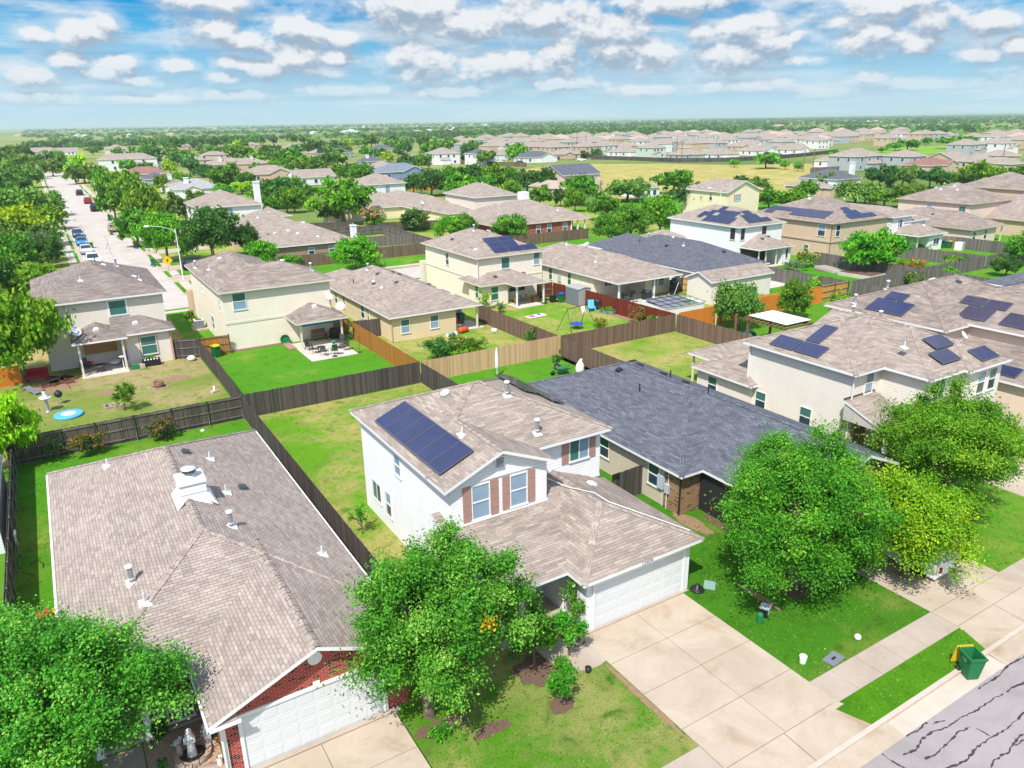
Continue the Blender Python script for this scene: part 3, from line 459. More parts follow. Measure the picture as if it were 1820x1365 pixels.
# ---------------------------------------------------------------- mesh helpers
def auto_uv(p):
    a, b, c = (Vector(x) for x in p[:3]); n = (b - a).cross(c - a)
    if len(p) > 3: n += (c - a).cross(Vector(p[3]) - a)
    if n.length < 1e-12: return [(0, 0)] * len(p)
    n.normalize()
    if abs(n.z) > 0.995: return [(x[0], x[1]) for x in p]
    tt = Vector((-n.y, n.x, 0)).normalized(); v = n.cross(tt)
    return [(Vector(x).dot(tt), Vector(x).dot(v)) for x in p]
class MB:
    def __init__(s): s.v = []; s.f = []; s.m = []; s.uv = []; s.sm = []
    def face(s, pts, m=0, uv=None):
        i = len(s.v); s.v += [tuple(p) for p in pts]; s.f.append(tuple(range(i, i + len(pts)))); s.m.append(m); s.uv.append(uv or auto_uv(pts)); s.sm.append(False); return s
    def mesh(s, vs, fs, m=0, smooth=True):
        i = len(s.v); s.v += [tuple(p) for p in vs]
        for f in fs:
            s.f.append(tuple(k + i for k in f)); s.m.append(m); s.uv.append(auto_uv([vs[k] for k in f])); s.sm.append(smooth)
        return s
    def box(s, x0, x1, y0, y1, z0, z1, m=0, bottom=True):
        a, b, c, d = (x0, y0), (x1, y0), (x1, y1), (x0, y1)
        s.face([(*a, z0), (*b, z0), (*b, z1), (*a, z1)], m); s.face([(*b, z0), (*c, z0), (*c, z1), (*b, z1)], m)
        s.face([(*c, z0), (*d, z0), (*d, z1), (*c, z1)], m); s.face([(*d, z0), (*a, z0), (*a, z1), (*d, z1)], m)
        s.face([(*a, z1), (*b, z1), (*c, z1), (*d, z1)], m)
        if bottom: s.face([(*d, z0), (*c, z0), (*b, z0), (*a, z0)], m)
        return s
    def obox(s, c, ax, ay, az, m=0):      # oriented box from centre and three half-axis vectors
        c, ax, ay, az = Vector(c), Vector(ax), Vector(ay), Vector(az)
        P = lambda i, j, k: tuple(c + ax * i + ay * j + az * k)
        for q in (((-1,-1,-1),(1,-1,-1),(1,-1,1),(-1,-1,1)), ((1,-1,-1),(1,1,-1),(1,1,1),(1,-1,1)), ((1,1,-1),(-1,1,-1),(-1,1,1),(1,1,1)), ((-1,1,-1),(-1,-1,-1),(-1,-1,1),(-1,1,1)), ((-1,-1,1),(1,-1,1),(1,1,1),(-1,1,1)), ((-1,1,-1),(1,1,-1),(1,-1,-1),(-1,-1,-1))):
            s.face([P(*k) for k in q], m)
        return s
    def tube(s, pts, r, n=8, m=0, cap=True):
        pts = [Vector(p) for p in pts]; rs = r if isinstance(r, (list, tuple)) else [r] * len(pts); vs = []; fs = []
        for i, p in enumerate(pts):
            d = (pts[min(i + 1, len(pts) - 1)] - pts[max(i - 1, 0)]).normalized()
            u = d.cross(Vector((0, 0, 1)) if abs(d.z) < 0.9 else Vector((1, 0, 0))).normalized(); w = d.cross(u)
            vs += [tuple(p + (u * math.cos(2 * math.pi * k / n) + w * math.sin(2 * math.pi * k / n)) * rs[i]) for k in range(n)]
        for i in range(len(pts) - 1):
            fs += [(i * n + k, i * n + (k + 1) % n, (i + 1) * n + (k + 1) % n, (i + 1) * n + k) for k in range(n)]
        s.mesh(vs, fs, m)
        if cap: s.face(list(reversed(vs[:n])), m); s.face(vs[-n:], m)
        return s
    def lathe(s, prof, n=16, m=0, c=(0, 0, 0), sx=1, sy=1):
        vs = [(c[0] + r * math.cos(2 * math.pi * k / n) * sx, c[1] + r * math.sin(2 * math.pi * k / n) * sy, c[2] + z) for r, z in prof for k in range(n)]
        fs = [(i * n + k, i * n + (k + 1) % n, (i + 1) * n + (k + 1) % n, (i + 1) * n + k) for i in range(len(prof) - 1) for k in range(n)]
        s.mesh(vs, fs, m)
        if prof[-1][0] > 1e-4: s.face(vs[-n:], m)
        return s
    def sphere(s, c, r, m=0, n=12, sz=1.0):
        k = n // 2; return s.lathe([(max(1e-5, r * math.sin(math.pi * i / k)), -r * sz * math.cos(math.pi * i / k)) for i in range(k + 1)], n, m, c)
    def prism(s, poly, z0, z1, m=0):
        n = len(poly)
        for i in range(n):
            a, b = poly[i], poly[(i + 1) % n]; s.face([(*a, z0), (*b, z0), (*b, z1), (*a, z1)], m)
        s.face([(*p, z1) for p in poly], m); return s
    def data(s, name, mats, origin=(0, 0, 0)):
        me = bpy.data.meshes.new(name); o = origin
        me.from_pydata([(x - o[0], y - o[1], z - o[2]) for x, y, z in s.v], [], s.f)
        for m in (mats if isinstance(mats, (list, tuple)) else [mats]): me.materials.append(K[m] if isinstance(m, str) else m)
        me.polygons.foreach_set('material_index', s.m); me.polygons.foreach_set('use_smooth', s.sm)
        ul = me.uv_layers.new(name='UVMap'); ul.data.foreach_set('uv', [c for u in s.uv for q in u for c in q]); me.update(); return me
    def build(s, name, mats, parent=None, loc=(0, 0, 0), origin=(0, 0, 0)):
        return link(name, s.data(name, mats, origin), parent, loc)
def link(name, data, parent=None, loc=(0, 0, 0), rotz=0.0, scale=None):
    o = bpy.data.objects.new(name, data); COL.objects.link(o); o.parent = parent; o.location = loc; o.rotation_euler = (0, 0, rotz)
    if scale: o.scale = scale
    return o
def tag(o, label, cat, group=None):
    o['label'] = label; o['category'] = cat
    if group: o['group'] = group
    return o
def thing(name, label, cat, loc=(0, 0, 0), rotz=0.0, group=None): return tag(link(name, None, None, loc, rotz), label, cat, group)
def struct(o): o['kind'] = 'structure'; return o
def copy_tree(o, parent=None):
    c = o.copy(); COL.objects.link(c); c.parent = parent
    for ch in KIDS.get(o.name, []): copy_tree(ch, c)
    return c
KIDS = {}
def note(root):                       # remember a prototype's parts so that copies need no lookup
    for ch in root.children: KIDS.setdefault(root.name, []).append(ch); note(ch)
    return root

# ---------------------------------------------------------------- houses
PITCH = 0.4167
class Roof:
    """one roof block over the eave rectangle; axis of the ridge, hip or gable at each end"""
    def __init__(s, x0, x1, y0, y1, ze, axis='y', ends='hh', pitch=PITCH, t=0.15):
        if ends == 'hh' and axis in 'xy': axis = 'x' if x1 - x0 > y1 - y0 else 'y'
        s.r = (x0, x1, y0, y1); s.ze = ze; s.ax = axis; s.en = ends; s.p = pitch; s.t = t
        w = (x1 - x0) if axis == 'y' else (y1 - y0); s.half = w / 2
    def h(s, x, y):
        x0, x1, y0, y1 = s.r
        if s.ax == 'shed': return s.ze + s.p * (y - y0)
        if s.ax == 'shedx': return s.ze + s.p * (x - x0)
        if s.ax == 'y': d = [x - x0, x1 - x] + ([y - y0] if s.en[0] == 'h' else []) + ([y1 - y] if s.en[1] == 'h' else [])
        else: d = [y - y0, y1 - y] + ([x - x0] if s.en[0] == 'h' else []) + ([x1 - x] if s.en[1] == 'h' else [])
        return s.ze + s.p * min(d)
    def faces(s):
        x0, x1, y0, y1 = s.r; z = s.ze
        if s.ax in ('shed', 'shedx'):
            return [[(x0, y0, s.h(x0, y0)), (x1, y0, s.h(x1, y0)), (x1, y1, s.h(x1, y1)), (x0, y1, s.h(x0, y1))]], []
        hr = s.ze + s.p * s.half
        if s.ax == 'y':
            xm = (x0 + x1) / 2; a = y0 + (s.half if s.en[0] == 'h' else 0); b = y1 - (s.half if s.en[1] == 'h' else 0)
            A, B = (xm, a, hr), (xm, b, hr)
            F = [[(x0, y1, z), (x0, y0, z), A, B], [(x1, y0, z), (x1, y1, z), B, A]]
            if s.en[0] == 'h': F.append([(x0, y0, z), (x1, y0, z), A])
            if s.en[1] == 'h': F.append([(x1, y1, z), (x0, y1, z), B])
            c = {'0': [(x0, y0, z), (x1, y0, z)], '1': [(x0, y1, z), (x1, y1, z)]}
        else:
            ym = (y0 + y1) / 2; a = x0 + (s.half if s.en[0] == 'h' else 0); b = x1 - (s.half if s.en[1] == 'h' else 0)
            A, B = (a, ym, hr), (b, ym, hr)
            F = [[(x0, y0, z), (x1, y0, z), B, A], [(x1, y1, z), (x0, y1, z), A, B]]
            if s.en[0] == 'h': F.append([(x0, y1, z), (x0, y0, z), A])
            if s.en[1] == 'h': F.append([(x1, y0, z), (x1, y1, z), B])
            c = {'0': [(x0, y0, z), (x0, y1, z)], '1': [(x1, y0, z), (x1, y1, z)]}
        E = [(A, B)]
        if s.en[0] == 'h': E += [(A, q) for q in c['0']]
        if s.en[1] == 'h': E += [(B, q) for q in c['1']]
        return F, E
    def outline(s):                       # boundary points of the roof edge, counter-clockwise
        x0, x1, y0, y1 = s.r; P = [(x0, y0), (x1, y0), (x1, y1), (x0, y1)]
        if s.ax == 'y' and s.en[0] == 'g': P.insert(1, ((x0 + x1) / 2, y0))
        if s.ax == 'y' and s.en[1] == 'g': P.insert(len(P) - 1, ((x0 + x1) / 2, y1))
        if s.ax == 'x' and s.en[0] == 'g': P.append((x0, (y0 + y1) / 2))
        if s.ax == 'x' and s.en[1] == 'g': P.insert(2, (x1, (y0 + y1) / 2))
        return [(x, y, s.h(x, y)) for x, y in P]
    def shell(s, top, trim, caps=None):
        F, E = s.faces()
        for f in F:
            top.face(f)
            trim.face([(x, y, z - s.t) for x, y, z in reversed(f)])
        O = s.outline()
        for i, a in enumerate(O):
            b = O[(i + 1) % len(O)]; trim.face([(a[0], a[1], a[2] - s.t), (b[0], b[1], b[2] - s.t), b, a])
        if caps is not None:
            for a, b in E:
                a, b = Vector(a), Vector(b); d = b - a
                if d.length < 0.05: continue
                n = Vector((-d.y, d.x, 0)).normalized() * 0.15; k = max(1, int(d.length / 0.22))
                for i in range(k):
                    p, q = a + d * (i / k), a + d * ((i + 1) / k); up = 0.022 if i % 2 else 0.030
                    pts = []
                    for w, lift in ((p, up + 0.012), (q, up)):
                        L, R_ = w + n, w - n
                        pts.append([(L.x, L.y, s.hh(L.x, L.y) + lift), (w.x, w.y, w.z + lift + 0.012), (R_.x, R_.y, s.hh(R_.x, R_.y) + lift)])
                    (l0, c0, r0), (l1, c1, r1) = pts; u = random.random() * 9
                    for quad in ((l0, l1, c1, c0), (c0, c1, r1, r0)):
                        quad = list(quad)
                        if (Vector(quad[1]) - Vector(quad[0])).cross(Vector(quad[2]) - Vector(quad[0])).z < 0: quad.reverse()
                        caps.face(quad, 0, [(u + x, u * 3 + y * 0.2) for x, y in ((0, 0), (0.2, 0), (0.2, 0.4), (0, 0.4))])
    def hh(s, x, y):
        return s.h(x, y)
    def walls(s, mb, oh=0.42, z0=0.0, inset=None):
        x0, x1, y0, y1 = s.r; i = inset or (oh, oh, oh, oh); x0 += i[0]; x1 -= i[1]; y0 += i[2]; y1 -= i[3]; t = s.t + 0.012
        P = [(x0, y0), (x1, y0), (x1, y1), (x0, y1)]
        def top(x, y): return s.h(x, y) - t
        for k, (a, b) in enumerate(zip(P, P[1:] + P[:1])):
            f = [(*a, z0), (*b, z0), (*b, top(*b)), (*a, top(*a))]
            if s.ax == 'y' and ((k == 0 and s.en[0] == 'g') or (k == 2 and s.en[1] == 'g')): xm = (s.r[0] + s.r[1]) / 2; f.insert(3, (xm, a[1], top(xm, a[1])))
            if s.ax == 'x' and ((k == 1 and s.en[1] == 'g') or (k == 3 and s.en[0] == 'g')): ym = (s.r[2] + s.r[3]) / 2; f.insert(3, (a[0], ym, top(a[0], ym)))
            mb.face(f)
ROT = {'F': 0.0, 'L': -math.pi / 2, 'R': math.pi / 2, 'B': math.pi}
WCACHE = {}
def window_mesh(w, h, style, tone, trim):
    key = (round(w, 2), round(h, 2), style, tone, trim)
    if key in WCACHE: return WCACHE[key]
    g = MB(); fr = MB(); b = 0.055; W2, H2 = w / 2, h / 2
    up, lo = {'teal': (0, 1), 'screen': (0, 0), 'dark': (1, 1), 'blind': (2, 2), 'mix': (2, 1), 'green': (3, 3), 'greenmix': (3, 1), 'maroon': (4, 4), 'tealblind': (0, 2), 'sidemix': (0, 1), 'bluemix': (2, 0)}[tone]
    if style == 'v':
        g.face([(-W2, -0.02, -H2), (0, -0.02, -H2), (0, -0.02, H2), (-W2, -0.02, H2)], up); g.face([(0, -0.02, -H2), (W2, -0.02, -H2), (W2, -0.02, H2), (0, -0.02, H2)], lo)
        fr.box(-0.025, 0.025, -0.045, 0.0, -H2 + b, H2 - b)
    else:
        g.face([(-W2, -0.02, 0), (W2, -0.02, 0), (W2, -0.02, H2), (-W2, -0.02, H2)], up); g.face([(-W2, -0.012, -H2), (W2, -0.012, -H2), (W2, -0.012, 0), (-W2, -0.012, 0)], lo)
        if style == 'h': fr.box(-W2 + b, W2 - b, -0.045, 0.0, -0.03, 0.03)
    fr.box(-W2, -W2 + b, -0.055, 0.0, -H2, H2); fr.box(W2 - b, W2, -0.055, 0.0, -H2, H2); fr.box(-W2 + b, W2 - b, -0.055, 0.0, H2 - b, H2); fr.box(-W2 - 0.03, W2 + 0.03, -0.08, 0.0, -H2 - 0.05, -H2 + b * 0.6)
    if trim:
        e = 0.10
        for q in ((-W2 - e, -W2, -H2 - 0.05, H2 + e), (W2, W2 + e, -H2 - 0.05, H2 + e), (-W2, W2, H2, H2 + e), (-W2 - e, W2 + e, -H2 - 0.16, -H2 - 0.05)): fr.box(q[0], q[1], -0.035, 0.0, q[2], q[3], 1)
    WCACHE[key] = (g.data('pane', ['screen', 'pane', 'blind', 'green_screen', 'maroon_screen']), fr.data('frame', ['white_trim', trim or 'white_trim'])); return WCACHE[key]
class House:
    def __init__(s, label, x, y, name='house', cat='house', group=None, rotz=0.0):
        s.o = (x, y, 0); s.root = thing(name, label, cat, (x, y, 0), rotz, group); s.blocks = []
    def L(s, p): return (p[0] - s.o[0], p[1] - s.o[1], p[2] if len(p) > 2 else 0)
    def part(s, name, mb, mats, parent=None): return mb.build(name, mats, parent or s.root, (0, 0, 0), s.o)
    def roof(s, blocks, roofmat, trim='white_trim', caps=True):
        top, tr, cp = MB(), MB(), MB()
        for b in blocks: b.shell(top, tr, cp if caps else None)
        r = s.part('roof', top, roofmat); s.part('fascia', tr, trim, r)
        if caps: s.part('ridge_cap', cp, roofmat, r)
        s.roofobj = r; return r
    def wall(s, mat_, *fns):
        mb = MB()
        for f in fns: f(mb)
        return s.part('wall', mb, mat_)
    def window(s, face, pos, u, z, w, h, tone='teal', style='h', trim=None, name='window'):
        g, fr = window_mesh(w, h, style, tone, trim)
        p = (u, pos, z) if face in 'FB' else (pos, u, z)
        o = link(name, g, s.root, s.L(p), ROT[face]); link('frame', fr, o); return o
    def vent(s, b, x, y, kind='box'):
        z = b.h(x, y); e = 0.05; n = Vector((-(b.h(x + e, y) - b.h(x - e, y)) / (2 * e), -(b.h(x, y + e) - b.h(x, y - e)) / (2 * e), 1)).normalized()
        if kind not in PROTO: PROTO[kind] = vent_mesh(kind)
        nm = {'box': 'roof_vent', 'dark': 'roof_vent', 'slate': 'roof_vent', 'pipe': 'vent_pipe', 'flue': 'flue_pipe', 'darkpipe': 'vent_pipe', 'stub': 'vent_pipe', 'sky': 'skylight'}[kind]
        o = link(nm, PROTO[kind], s.root, s.L((x, y, z)))
        if kind in ('box', 'dark', 'sky', 'slate'): o.rotation_euler = n.to_track_quat('Z', 'Y').to_euler(); o.rotation_mode = 'XYZ'
        return o
    def solar(s, b, corner, ux, uy, nx, ny, m='solar', gap=0.025, lift=0.13, skip=()):
        """nx by ny panels on roof block b; corner and edge steps in plan"""
        for i in range(nx):
            for j in range(ny):
                if (i, j) in skip: continue
                q = [(corner[0] + ux[0] * a + uy[0] * c, corner[1] + ux[1] * a + uy[1] * c) for a, c in ((i + gap, j + gap), (i + 1 - gap, j + gap), (i + 1 - gap, j + 1 - gap), (i + gap, j + 1 - gap))]
                P = [Vector((x, y, b.h(x, y) + lift)) for x, y in q]
                if (P[1] - P[0]).cross(P[2] - P[0]).z < 0: P = [P[0], P[3], P[2], P[1]]
                mb = MB(); lo = [p - Vector((0, 0, 0.06)) for p in P]
                c = sum(P, Vector()) / 4; I = [p + (c - p).normalized() * 0.045 for p in P]
                for k in range(4):
                    k2 = (k + 1) % 4; mb.face([lo[k], lo[k2], P[k2], P[k]], 1); mb.face([P[k], P[k2], I[k2], I[k]], 1)
                L1, L2 = (I[1] - I[0]).length, (I[3] - I[0]).length
                mb.face(I, 0, [(0, 0), (L1, 0), (L1, L2), (0, L2)]); mb.face(list(reversed(lo)), 1)
                for p in lo: mb.obox(p - Vector((0, 0, 0.05)) + (c - p).normalized() * 0.15, (0.02, 0, 0), (0, 0.02, 0), (0, 0, 0.06), 2)
                s.part('solar_panel', mb, [m, 'panel_frame', 'grey_metal'])
    def post(s, x, y, z1, w=0.10, m='white_trim', z0=0.0):
        mb = MB(); mb.box(x - w, x + w, y - w, y + w, z0, z1); mb.box(x - w * 1.3, x + w * 1.3, y - w * 1.3, y + w * 1.3, z0, z0 + 0.12); return s.part('post', mb, m)
    def dish(s, x, y, z, r=0.38, rz=0.6):
        mb = MB(); mb.tube([(0, 0, 0), (0, 0, 0.35), (0.1, 0, 0.55)], 0.03); o = mb.build('satellite_dish', 'white_metal', s.root, s.L((x, y, z)))
        d = MB(); d.lathe([(0.001, 0.0), (r * 0.5, 0.03), (r, 0.12), (r * 1.02, 0.12), (r * 0.5, 0.01), (0.001, -0.02)], 20, 0); d.tube([(0, -r * 0.9, 0.1), (0, -r * 0.3, 0.45)], 0.012); do = d.build('reflector', 'white_metal', o, (0.1, 0, 0.6)); do.rotation_euler = (RAD(50), 0, rz); return o
    def downspout(s, x, y, z1, m='white_trim'):
        mb = MB(); mb.box(x - 0.035, x + 0.035, y - 0.035, y + 0.035, 0.1, z1); return s.part('downspout', mb, m)
PROTO = {}
def vent_mesh(kind):
    mb = MB()
    if kind in ('box', 'dark', 'slate'):
        mb.face([(-0.24, -0.24, 0.012), (0.24, -0.24, 0.012), (0.24, 0.24, 0.012), (-0.24, 0.24, 0.012)], 0)
        a, b = [(-0.2, -0.2), (0.2, -0.2), (0.2, 0.2), (-0.2, 0.2)], [(-0.17, -0.17), (0.17, -0.17), (0.15, 0.15), (-0.15, 0.15)]
        for i in range(4):
            j = (i + 1) % 4; mb.face([(*a[i], 0.03), (*a[j], 0.03), (*b[j], 0.16), (*b[i], 0.16)], 1)
        mb.face([(*p, 0.16) for p in b], 1); return mb.data('roof_vent', {'box': ['white_metal', 'white_metal'], 'dark': ['grey_metal', 'dark_metal'], 'slate': ['dark_metal', 'black']}[kind])
    if kind == 'sky':
        mb.box(-0.3, 0.3, -0.22, 0.22, 0, 0.08, 0); mb.sphere((0, 0, 0.08), 0.26, 1, 14, 0.5); return mb.data('skylight', ['grey_metal', 'lamp_glass'])
    h, r, m = {'pipe': (0.42, 0.04, 'white_metal'), 'flue': (0.72, 0.10, 'white_metal'), 'darkpipe': (0.5, 0.045, 'black'), 'stub': (0.3, 0.03, 'grey_metal')}[kind]
    mb.lathe([(r, -0.1), (r, h)], 12, 0)
    mb.mesh([(-0.22, -0.22, -0.06), (0.22, -0.22, -0.06), (0.22, 0.22, 0.06), (-0.22, 0.22, 0.06), (0, 0, 0.12)], [(0, 1, 4), (1, 2, 4), (2, 3, 4), (3, 0, 4)], 1, False) if kind != 'darkpipe' else None
    if kind == 'flue': mb.lathe([(r * 1.5, h - 0.02), (r * 1.5, h + 0.06), (r * 0.4, h + 0.10)], 12, 1); mb.lathe([(r * 1.25, h * 0.25), (r * 1.25, h * 0.25 + 0.04)], 12, 1)
    return mb.data('vent_pipe', [m if kind != 'flue' else 'grey_metal', 'white_metal' if kind != 'darkpipe' else 'black'])
def wbox(x0, x1, y0, y1, z0, z1): return lambda mb: mb.box(x0, x1, y0, y1, z0, z1, 0, False)
def wroof(b, oh=0.42, z0=0.0, inset=None): return lambda mb: b.walls(mb, oh, z0, inset)
# ---------------------------------------------------------------- the ground, streets and lawns
def sheet(name, poly, z, m, sub=None):
    mb = MB(); mb.face([(*p, z) for p in poly], 0); return struct(mb.build(name, m))
def slab(name, x0, x1, y0, y1, z1, m, z0=-0.16):
    mb = MB(); mb.box(x0, x1, y0, y1, z0, z1, 0, False); return struct(mb.build(name, m))
def ground_material():
    m, t, b = mat('open_country', 0.95, 0.1); g = t.new('ShaderNodeNewGeometry'); P = g.outputs['Position']
    big = t.noise(P, 0.0016, 5.0, 0.6, 0.6); mid = t.noise(P, 0.009, 5.0, 0.65); fine = t.noise(P, 0.25, 4.0); vf = t.noise(P, 6.0, 3.0)
    c = t.ramp(t.math('ADD', t.math('MULTIPLY', big, 0.7), t.math('MULTIPLY', mid, 0.3)), [(0.34, (0.075, 0.155, 0.035)), (0.45, (0.14, 0.215, 0.05)), (0.54, (0.30, 0.30, 0.11)), (0.62, (0.13, 0.22, 0.05)), (0.75, (0.06, 0.12, 0.035))])
    c = t.mix(0.5, c, t.ramp(fine, [(0.3, (0.7, 0.72, 0.65)), (0.7, (1.25, 1.22, 1.2))]), 'MULTIPLY')
    c = t.mix(0.4, c, t.ramp(vf, [(0.3, (0.65, 0.7, 0.6)), (0.7, (1.3, 1.3, 1.25))]), 'MULTIPLY')
    t.l.new(c, b.inputs['Base Color']); return m
K['country'] = ground_material()
K['field'] = grass('hay_field', (0.36, 0.34, 0.09), (0.56, 0.42, 0.19), 0.55, 9.0)
K['green_field'] = grass('green_field', (0.20, 0.36, 0.04), (0.36, 0.38, 0.09), 0.4, 8.0)
R0 = 12500
mb = MB(); N = 48
ring = [0, 60, 200, 600, 1500, 4000, R0]
for a, b_ in zip(ring[:-1], ring[1:]):
    for k in range(N):
        u, v = 2 * math.pi * k / N, 2 * math.pi * (k + 1) / N
        q = [(b_ * math.cos(u), b_ * math.sin(u), -0.15), (b_ * math.cos(v), b_ * math.sin(v), -0.15), (a * math.cos(v), a * math.sin(v), -0.15), (a * math.cos(u), a * math.sin(u), -0.15)]
        mb.face(q if a else q[:3])
struct(mb.build('ground', 'country'))
# low rises on the skyline
def hill(cx, cy, lx, ly, h, ang, seed):
    rnd = random.Random(seed); mb = MB(); n, m_ = 40, 10; vs = []; ph = [rnd.uniform(0, 6.3) for _ in range(4)]
    for j in range(m_ + 1):
        for i in range(n + 1):
            u, v = i / n * 2 - 1, j / m_ * 2 - 1; z = h * max(0, 1 - u * u) * max(0, 1 - v * v) * (0.75 + 0.12 * math.sin(u * 7 + ph[0]) + 0.1 * math.sin(u * 15 + ph[1])) - 0.4
            x, y = u * lx, v * ly; vs.append((cx + x * math.cos(ang) - y * math.sin(ang), cy + x * math.sin(ang) + y * math.cos(ang), z))
    fs = [(j * (n + 1) + i, j * (n + 1) + i + 1, (j + 1) * (n + 1) + i + 1, (j + 1) * (n + 1) + i) for j in range(m_) for i in range(n)]
    mb.mesh(vs, fs, 0); struct(mb.build('hills', 'country'))
hill(8600, 5200, 4200, 900, 22, RAD(-38), 1); hill(3400, 9800, 4200, 800, 16, RAD(-14), 2); hill(6600, 8000, 3600, 700, 24, RAD(-36), 3); hill(600, 10500, 3000, 700, 13, 0, 4)
sheet('hay_field', FIELD, -0.14, 'field'); sheet('green_field', FIELD2, -0.136, 'green_field')
# front street with gutter and kerb
sheet('front_street', [(-60, -14), (120, -14), (120, 10.65), (-60, 10.65)], -0.138, 'asphalt')
mb = MB(); mb.box(-60, 120, 10.62, 11.32, -0.15, -0.125, 0, False); mb.box(-60, 120, 11.32, 11.5, -0.15, 0.004, 1, False); struct(mb.build('kerb', ['kerb', 'kerb']))
TAR = [[(21.63, 10.17), (22.18, 10.07), (22.85, 10.23), (23.4, 10.24), (23.83, 10.09), (24.61, 10.06), (25.24, 10.01), (25.86, 9.94), (26.69, 9.94), (27.47, 9.88)], [(27.67, 9.86), (28.07, 9.88), (28.65, 9.76), (31, 9.6), (34, 9.7)], [(26.97, 10.5), (27.41, 10.5), (28.45, 10.47), (29.16, 10.58), (30.25, 10.5), (32, 10.4), (35, 10.2)], [(22.06, 9.7), (22.46, 9.61), (23.32, 9.64), (24.16, 9.73), (24.8, 9.63)], [(19.5, 9.3), (21, 9.2), (22.38, 9.03), (23.22, 8.9), (23.96, 9.0), (24.8, 8.99), (25.59, 8.91), (26.44, 8.92), (27.15, 8.98), (30, 8.8), (34, 9.0)], [(24.9, 9.47), (24.96, 9.19), (24.93, 9.03)], [(21, 7.9), (22.4, 8.1), (23.54, 8.29), (24.01, 8.4), (24.73, 8.33), (25.33, 8.41), (25.83, 8.51), (26.03, 8.45), (28, 8.3), (32, 8.2)], [(25.23, 8.36), (25.76, 8.32)], [(21.07, 10.6), (21.03, 10.35), (21.13, 9.82), (21.0, 8.6)], [(22.49, 10.6), (22.95, 10.55), (23.09, 10.5), (23.62, 10.6), (23.74, 10.55)], [(23.78, 10.43), (24.35, 10.29)]]
rnd = random.Random(3); mb = MB()
for ln in TAR:
    P = []
    for a, b_ in zip(ln[:-1], ln[1:]):
        k = max(2, int(math.dist(a, b_) / 0.12))
        P += [(a[0] + (b_[0] - a[0]) * i / k + rnd.uniform(-.02, .02), a[1] + (b_[1] - a[1]) * i / k + rnd.uniform(-.025, .025)) for i in range(k)]
    P.append(ln[-1])
    for a, b_ in zip(P[:-1], P[1:]):
        d = Vector((b_[0] - a[0], b_[1] - a[1])); d = d.normalized() if d.length else Vector((1, 0)); w = rnd.choice((rnd.uniform(0.010, 0.025), rnd.uniform(0.02, 0.05))); n = Vector((-d.y, d.x)) * w
        mb.face([(a[0] - n.x, a[1] - n.y, -0.134), (b_[0] - n.x, b_[1] - n.y, -0.134), (b_[0] + n.x, b_[1] + n.y, -0.134), (a[0] + n.x, a[1] + n.y, -0.134)])
struct(mb.build('road_crack_sealant', 'tar'))
# sidewalk and grass strip
mb = MB(); x = -40.0
while x < 110:
    if not (15.3 < x + 0.75 < 21.6 or 1.9 < x + 0.75 < 7.9 or 29.6 < x + 0.75 < 35.6): mb.box(x + 0.008, x + 1.49, 12.82, 14.08, -0.15, 0.008, 0, False)
    x += 1.5
for a, b_ in ((14.4, 15.94), (21.76, 23.0), (28.9, 29.79), (35.41, 36.6), (0.6, 1.89), (7.71, 8.8)): mb.box(a, b_, 12.82, 14.08, -0.15, 0.003, 0, False)
struct(mb.build('sidewalk', 'walk'))
def strip(x0, x1): slab('grass_strip', x0, x1, 11.5, 12.82, 0.0, 'grass_strip')
mb = MB(); mb.prism([(21.9, 11.5), (29.3, 11.5), (29.78, 12.66), (29.7, 12.82), (21.3, 12.82)], -0.16, 0.0); struct(mb.build('grass_strip', 'grass_strip'))
strip(-40, 1.9); strip(7.9, 15.3); strip(35.6, 110)
# driveways, each of separate cast slabs
def driveway(x0, x1, xm, rows, y_low=11.5):
    mb = MB(); g = 0.012
    mb.face([(x0, rows[-1], -0.012), (x1, rows[-1], -0.012), (x1, rows[0], -0.012), (x0, rows[0], -0.012)], 1)
    for a, b_ in zip(rows[:-1], rows[1:]):
        for p, q in ((x0, xm), (xm, x1)): mb.box(p + g, q - g, b_ + g, a - g, -0.14, 0.012, 0, False)
    e = rows[-1]; mb.face([(x0 - 0.6, y_low - 0.9, -0.118), (x1 + 0.7, y_low - 0.9, -0.118), (x1 + 0.7, y_low, -0.06), (x0 - 0.6, y_low, -0.06)], 0)
    mb.face([(x0 - 0.6, y_low, -0.06), ((x0 + x1) / 2 - .01, y_low, -0.06), ((x0 + x1) / 2 - .01, e - g, 0.012), (x0, e - g, 0.012)], 0); mb.face([((x0 + x1) / 2 + .012, y_low, -0.06), (x1 + 0.7, y_low, -0.06), (x1, e - g, 0.012), ((x0 + x1) / 2 + .012, e - g, 0.012)], 0)
    struct(mb.build('driveway', ['concrete', 'groove']))
driveway(15.95, 21.75, 18.95, [20.92, 18.95, 17.0, 14.95, 12.9])
driveway(1.9, 7.7, 4.9, [21.2, 19.3, 17.0, 14.8, 12.9]); driveway(29.8, 35.4, 32.6, [17.8, 15.9, 14.05, 12.9]); driveway(44.3, 50.1, 47.2, [22.0, 19, 16, 12.9])
mb = MB(); mb.box(16.4, 22.1, 20.93, 21.1, -0.1, 0.03, 0, False); mb.box(2.0, 7.9, 21.22, 21.45, -0.1, 0.03, 0, False); struct(mb.build('garage_apron', 'walk'))
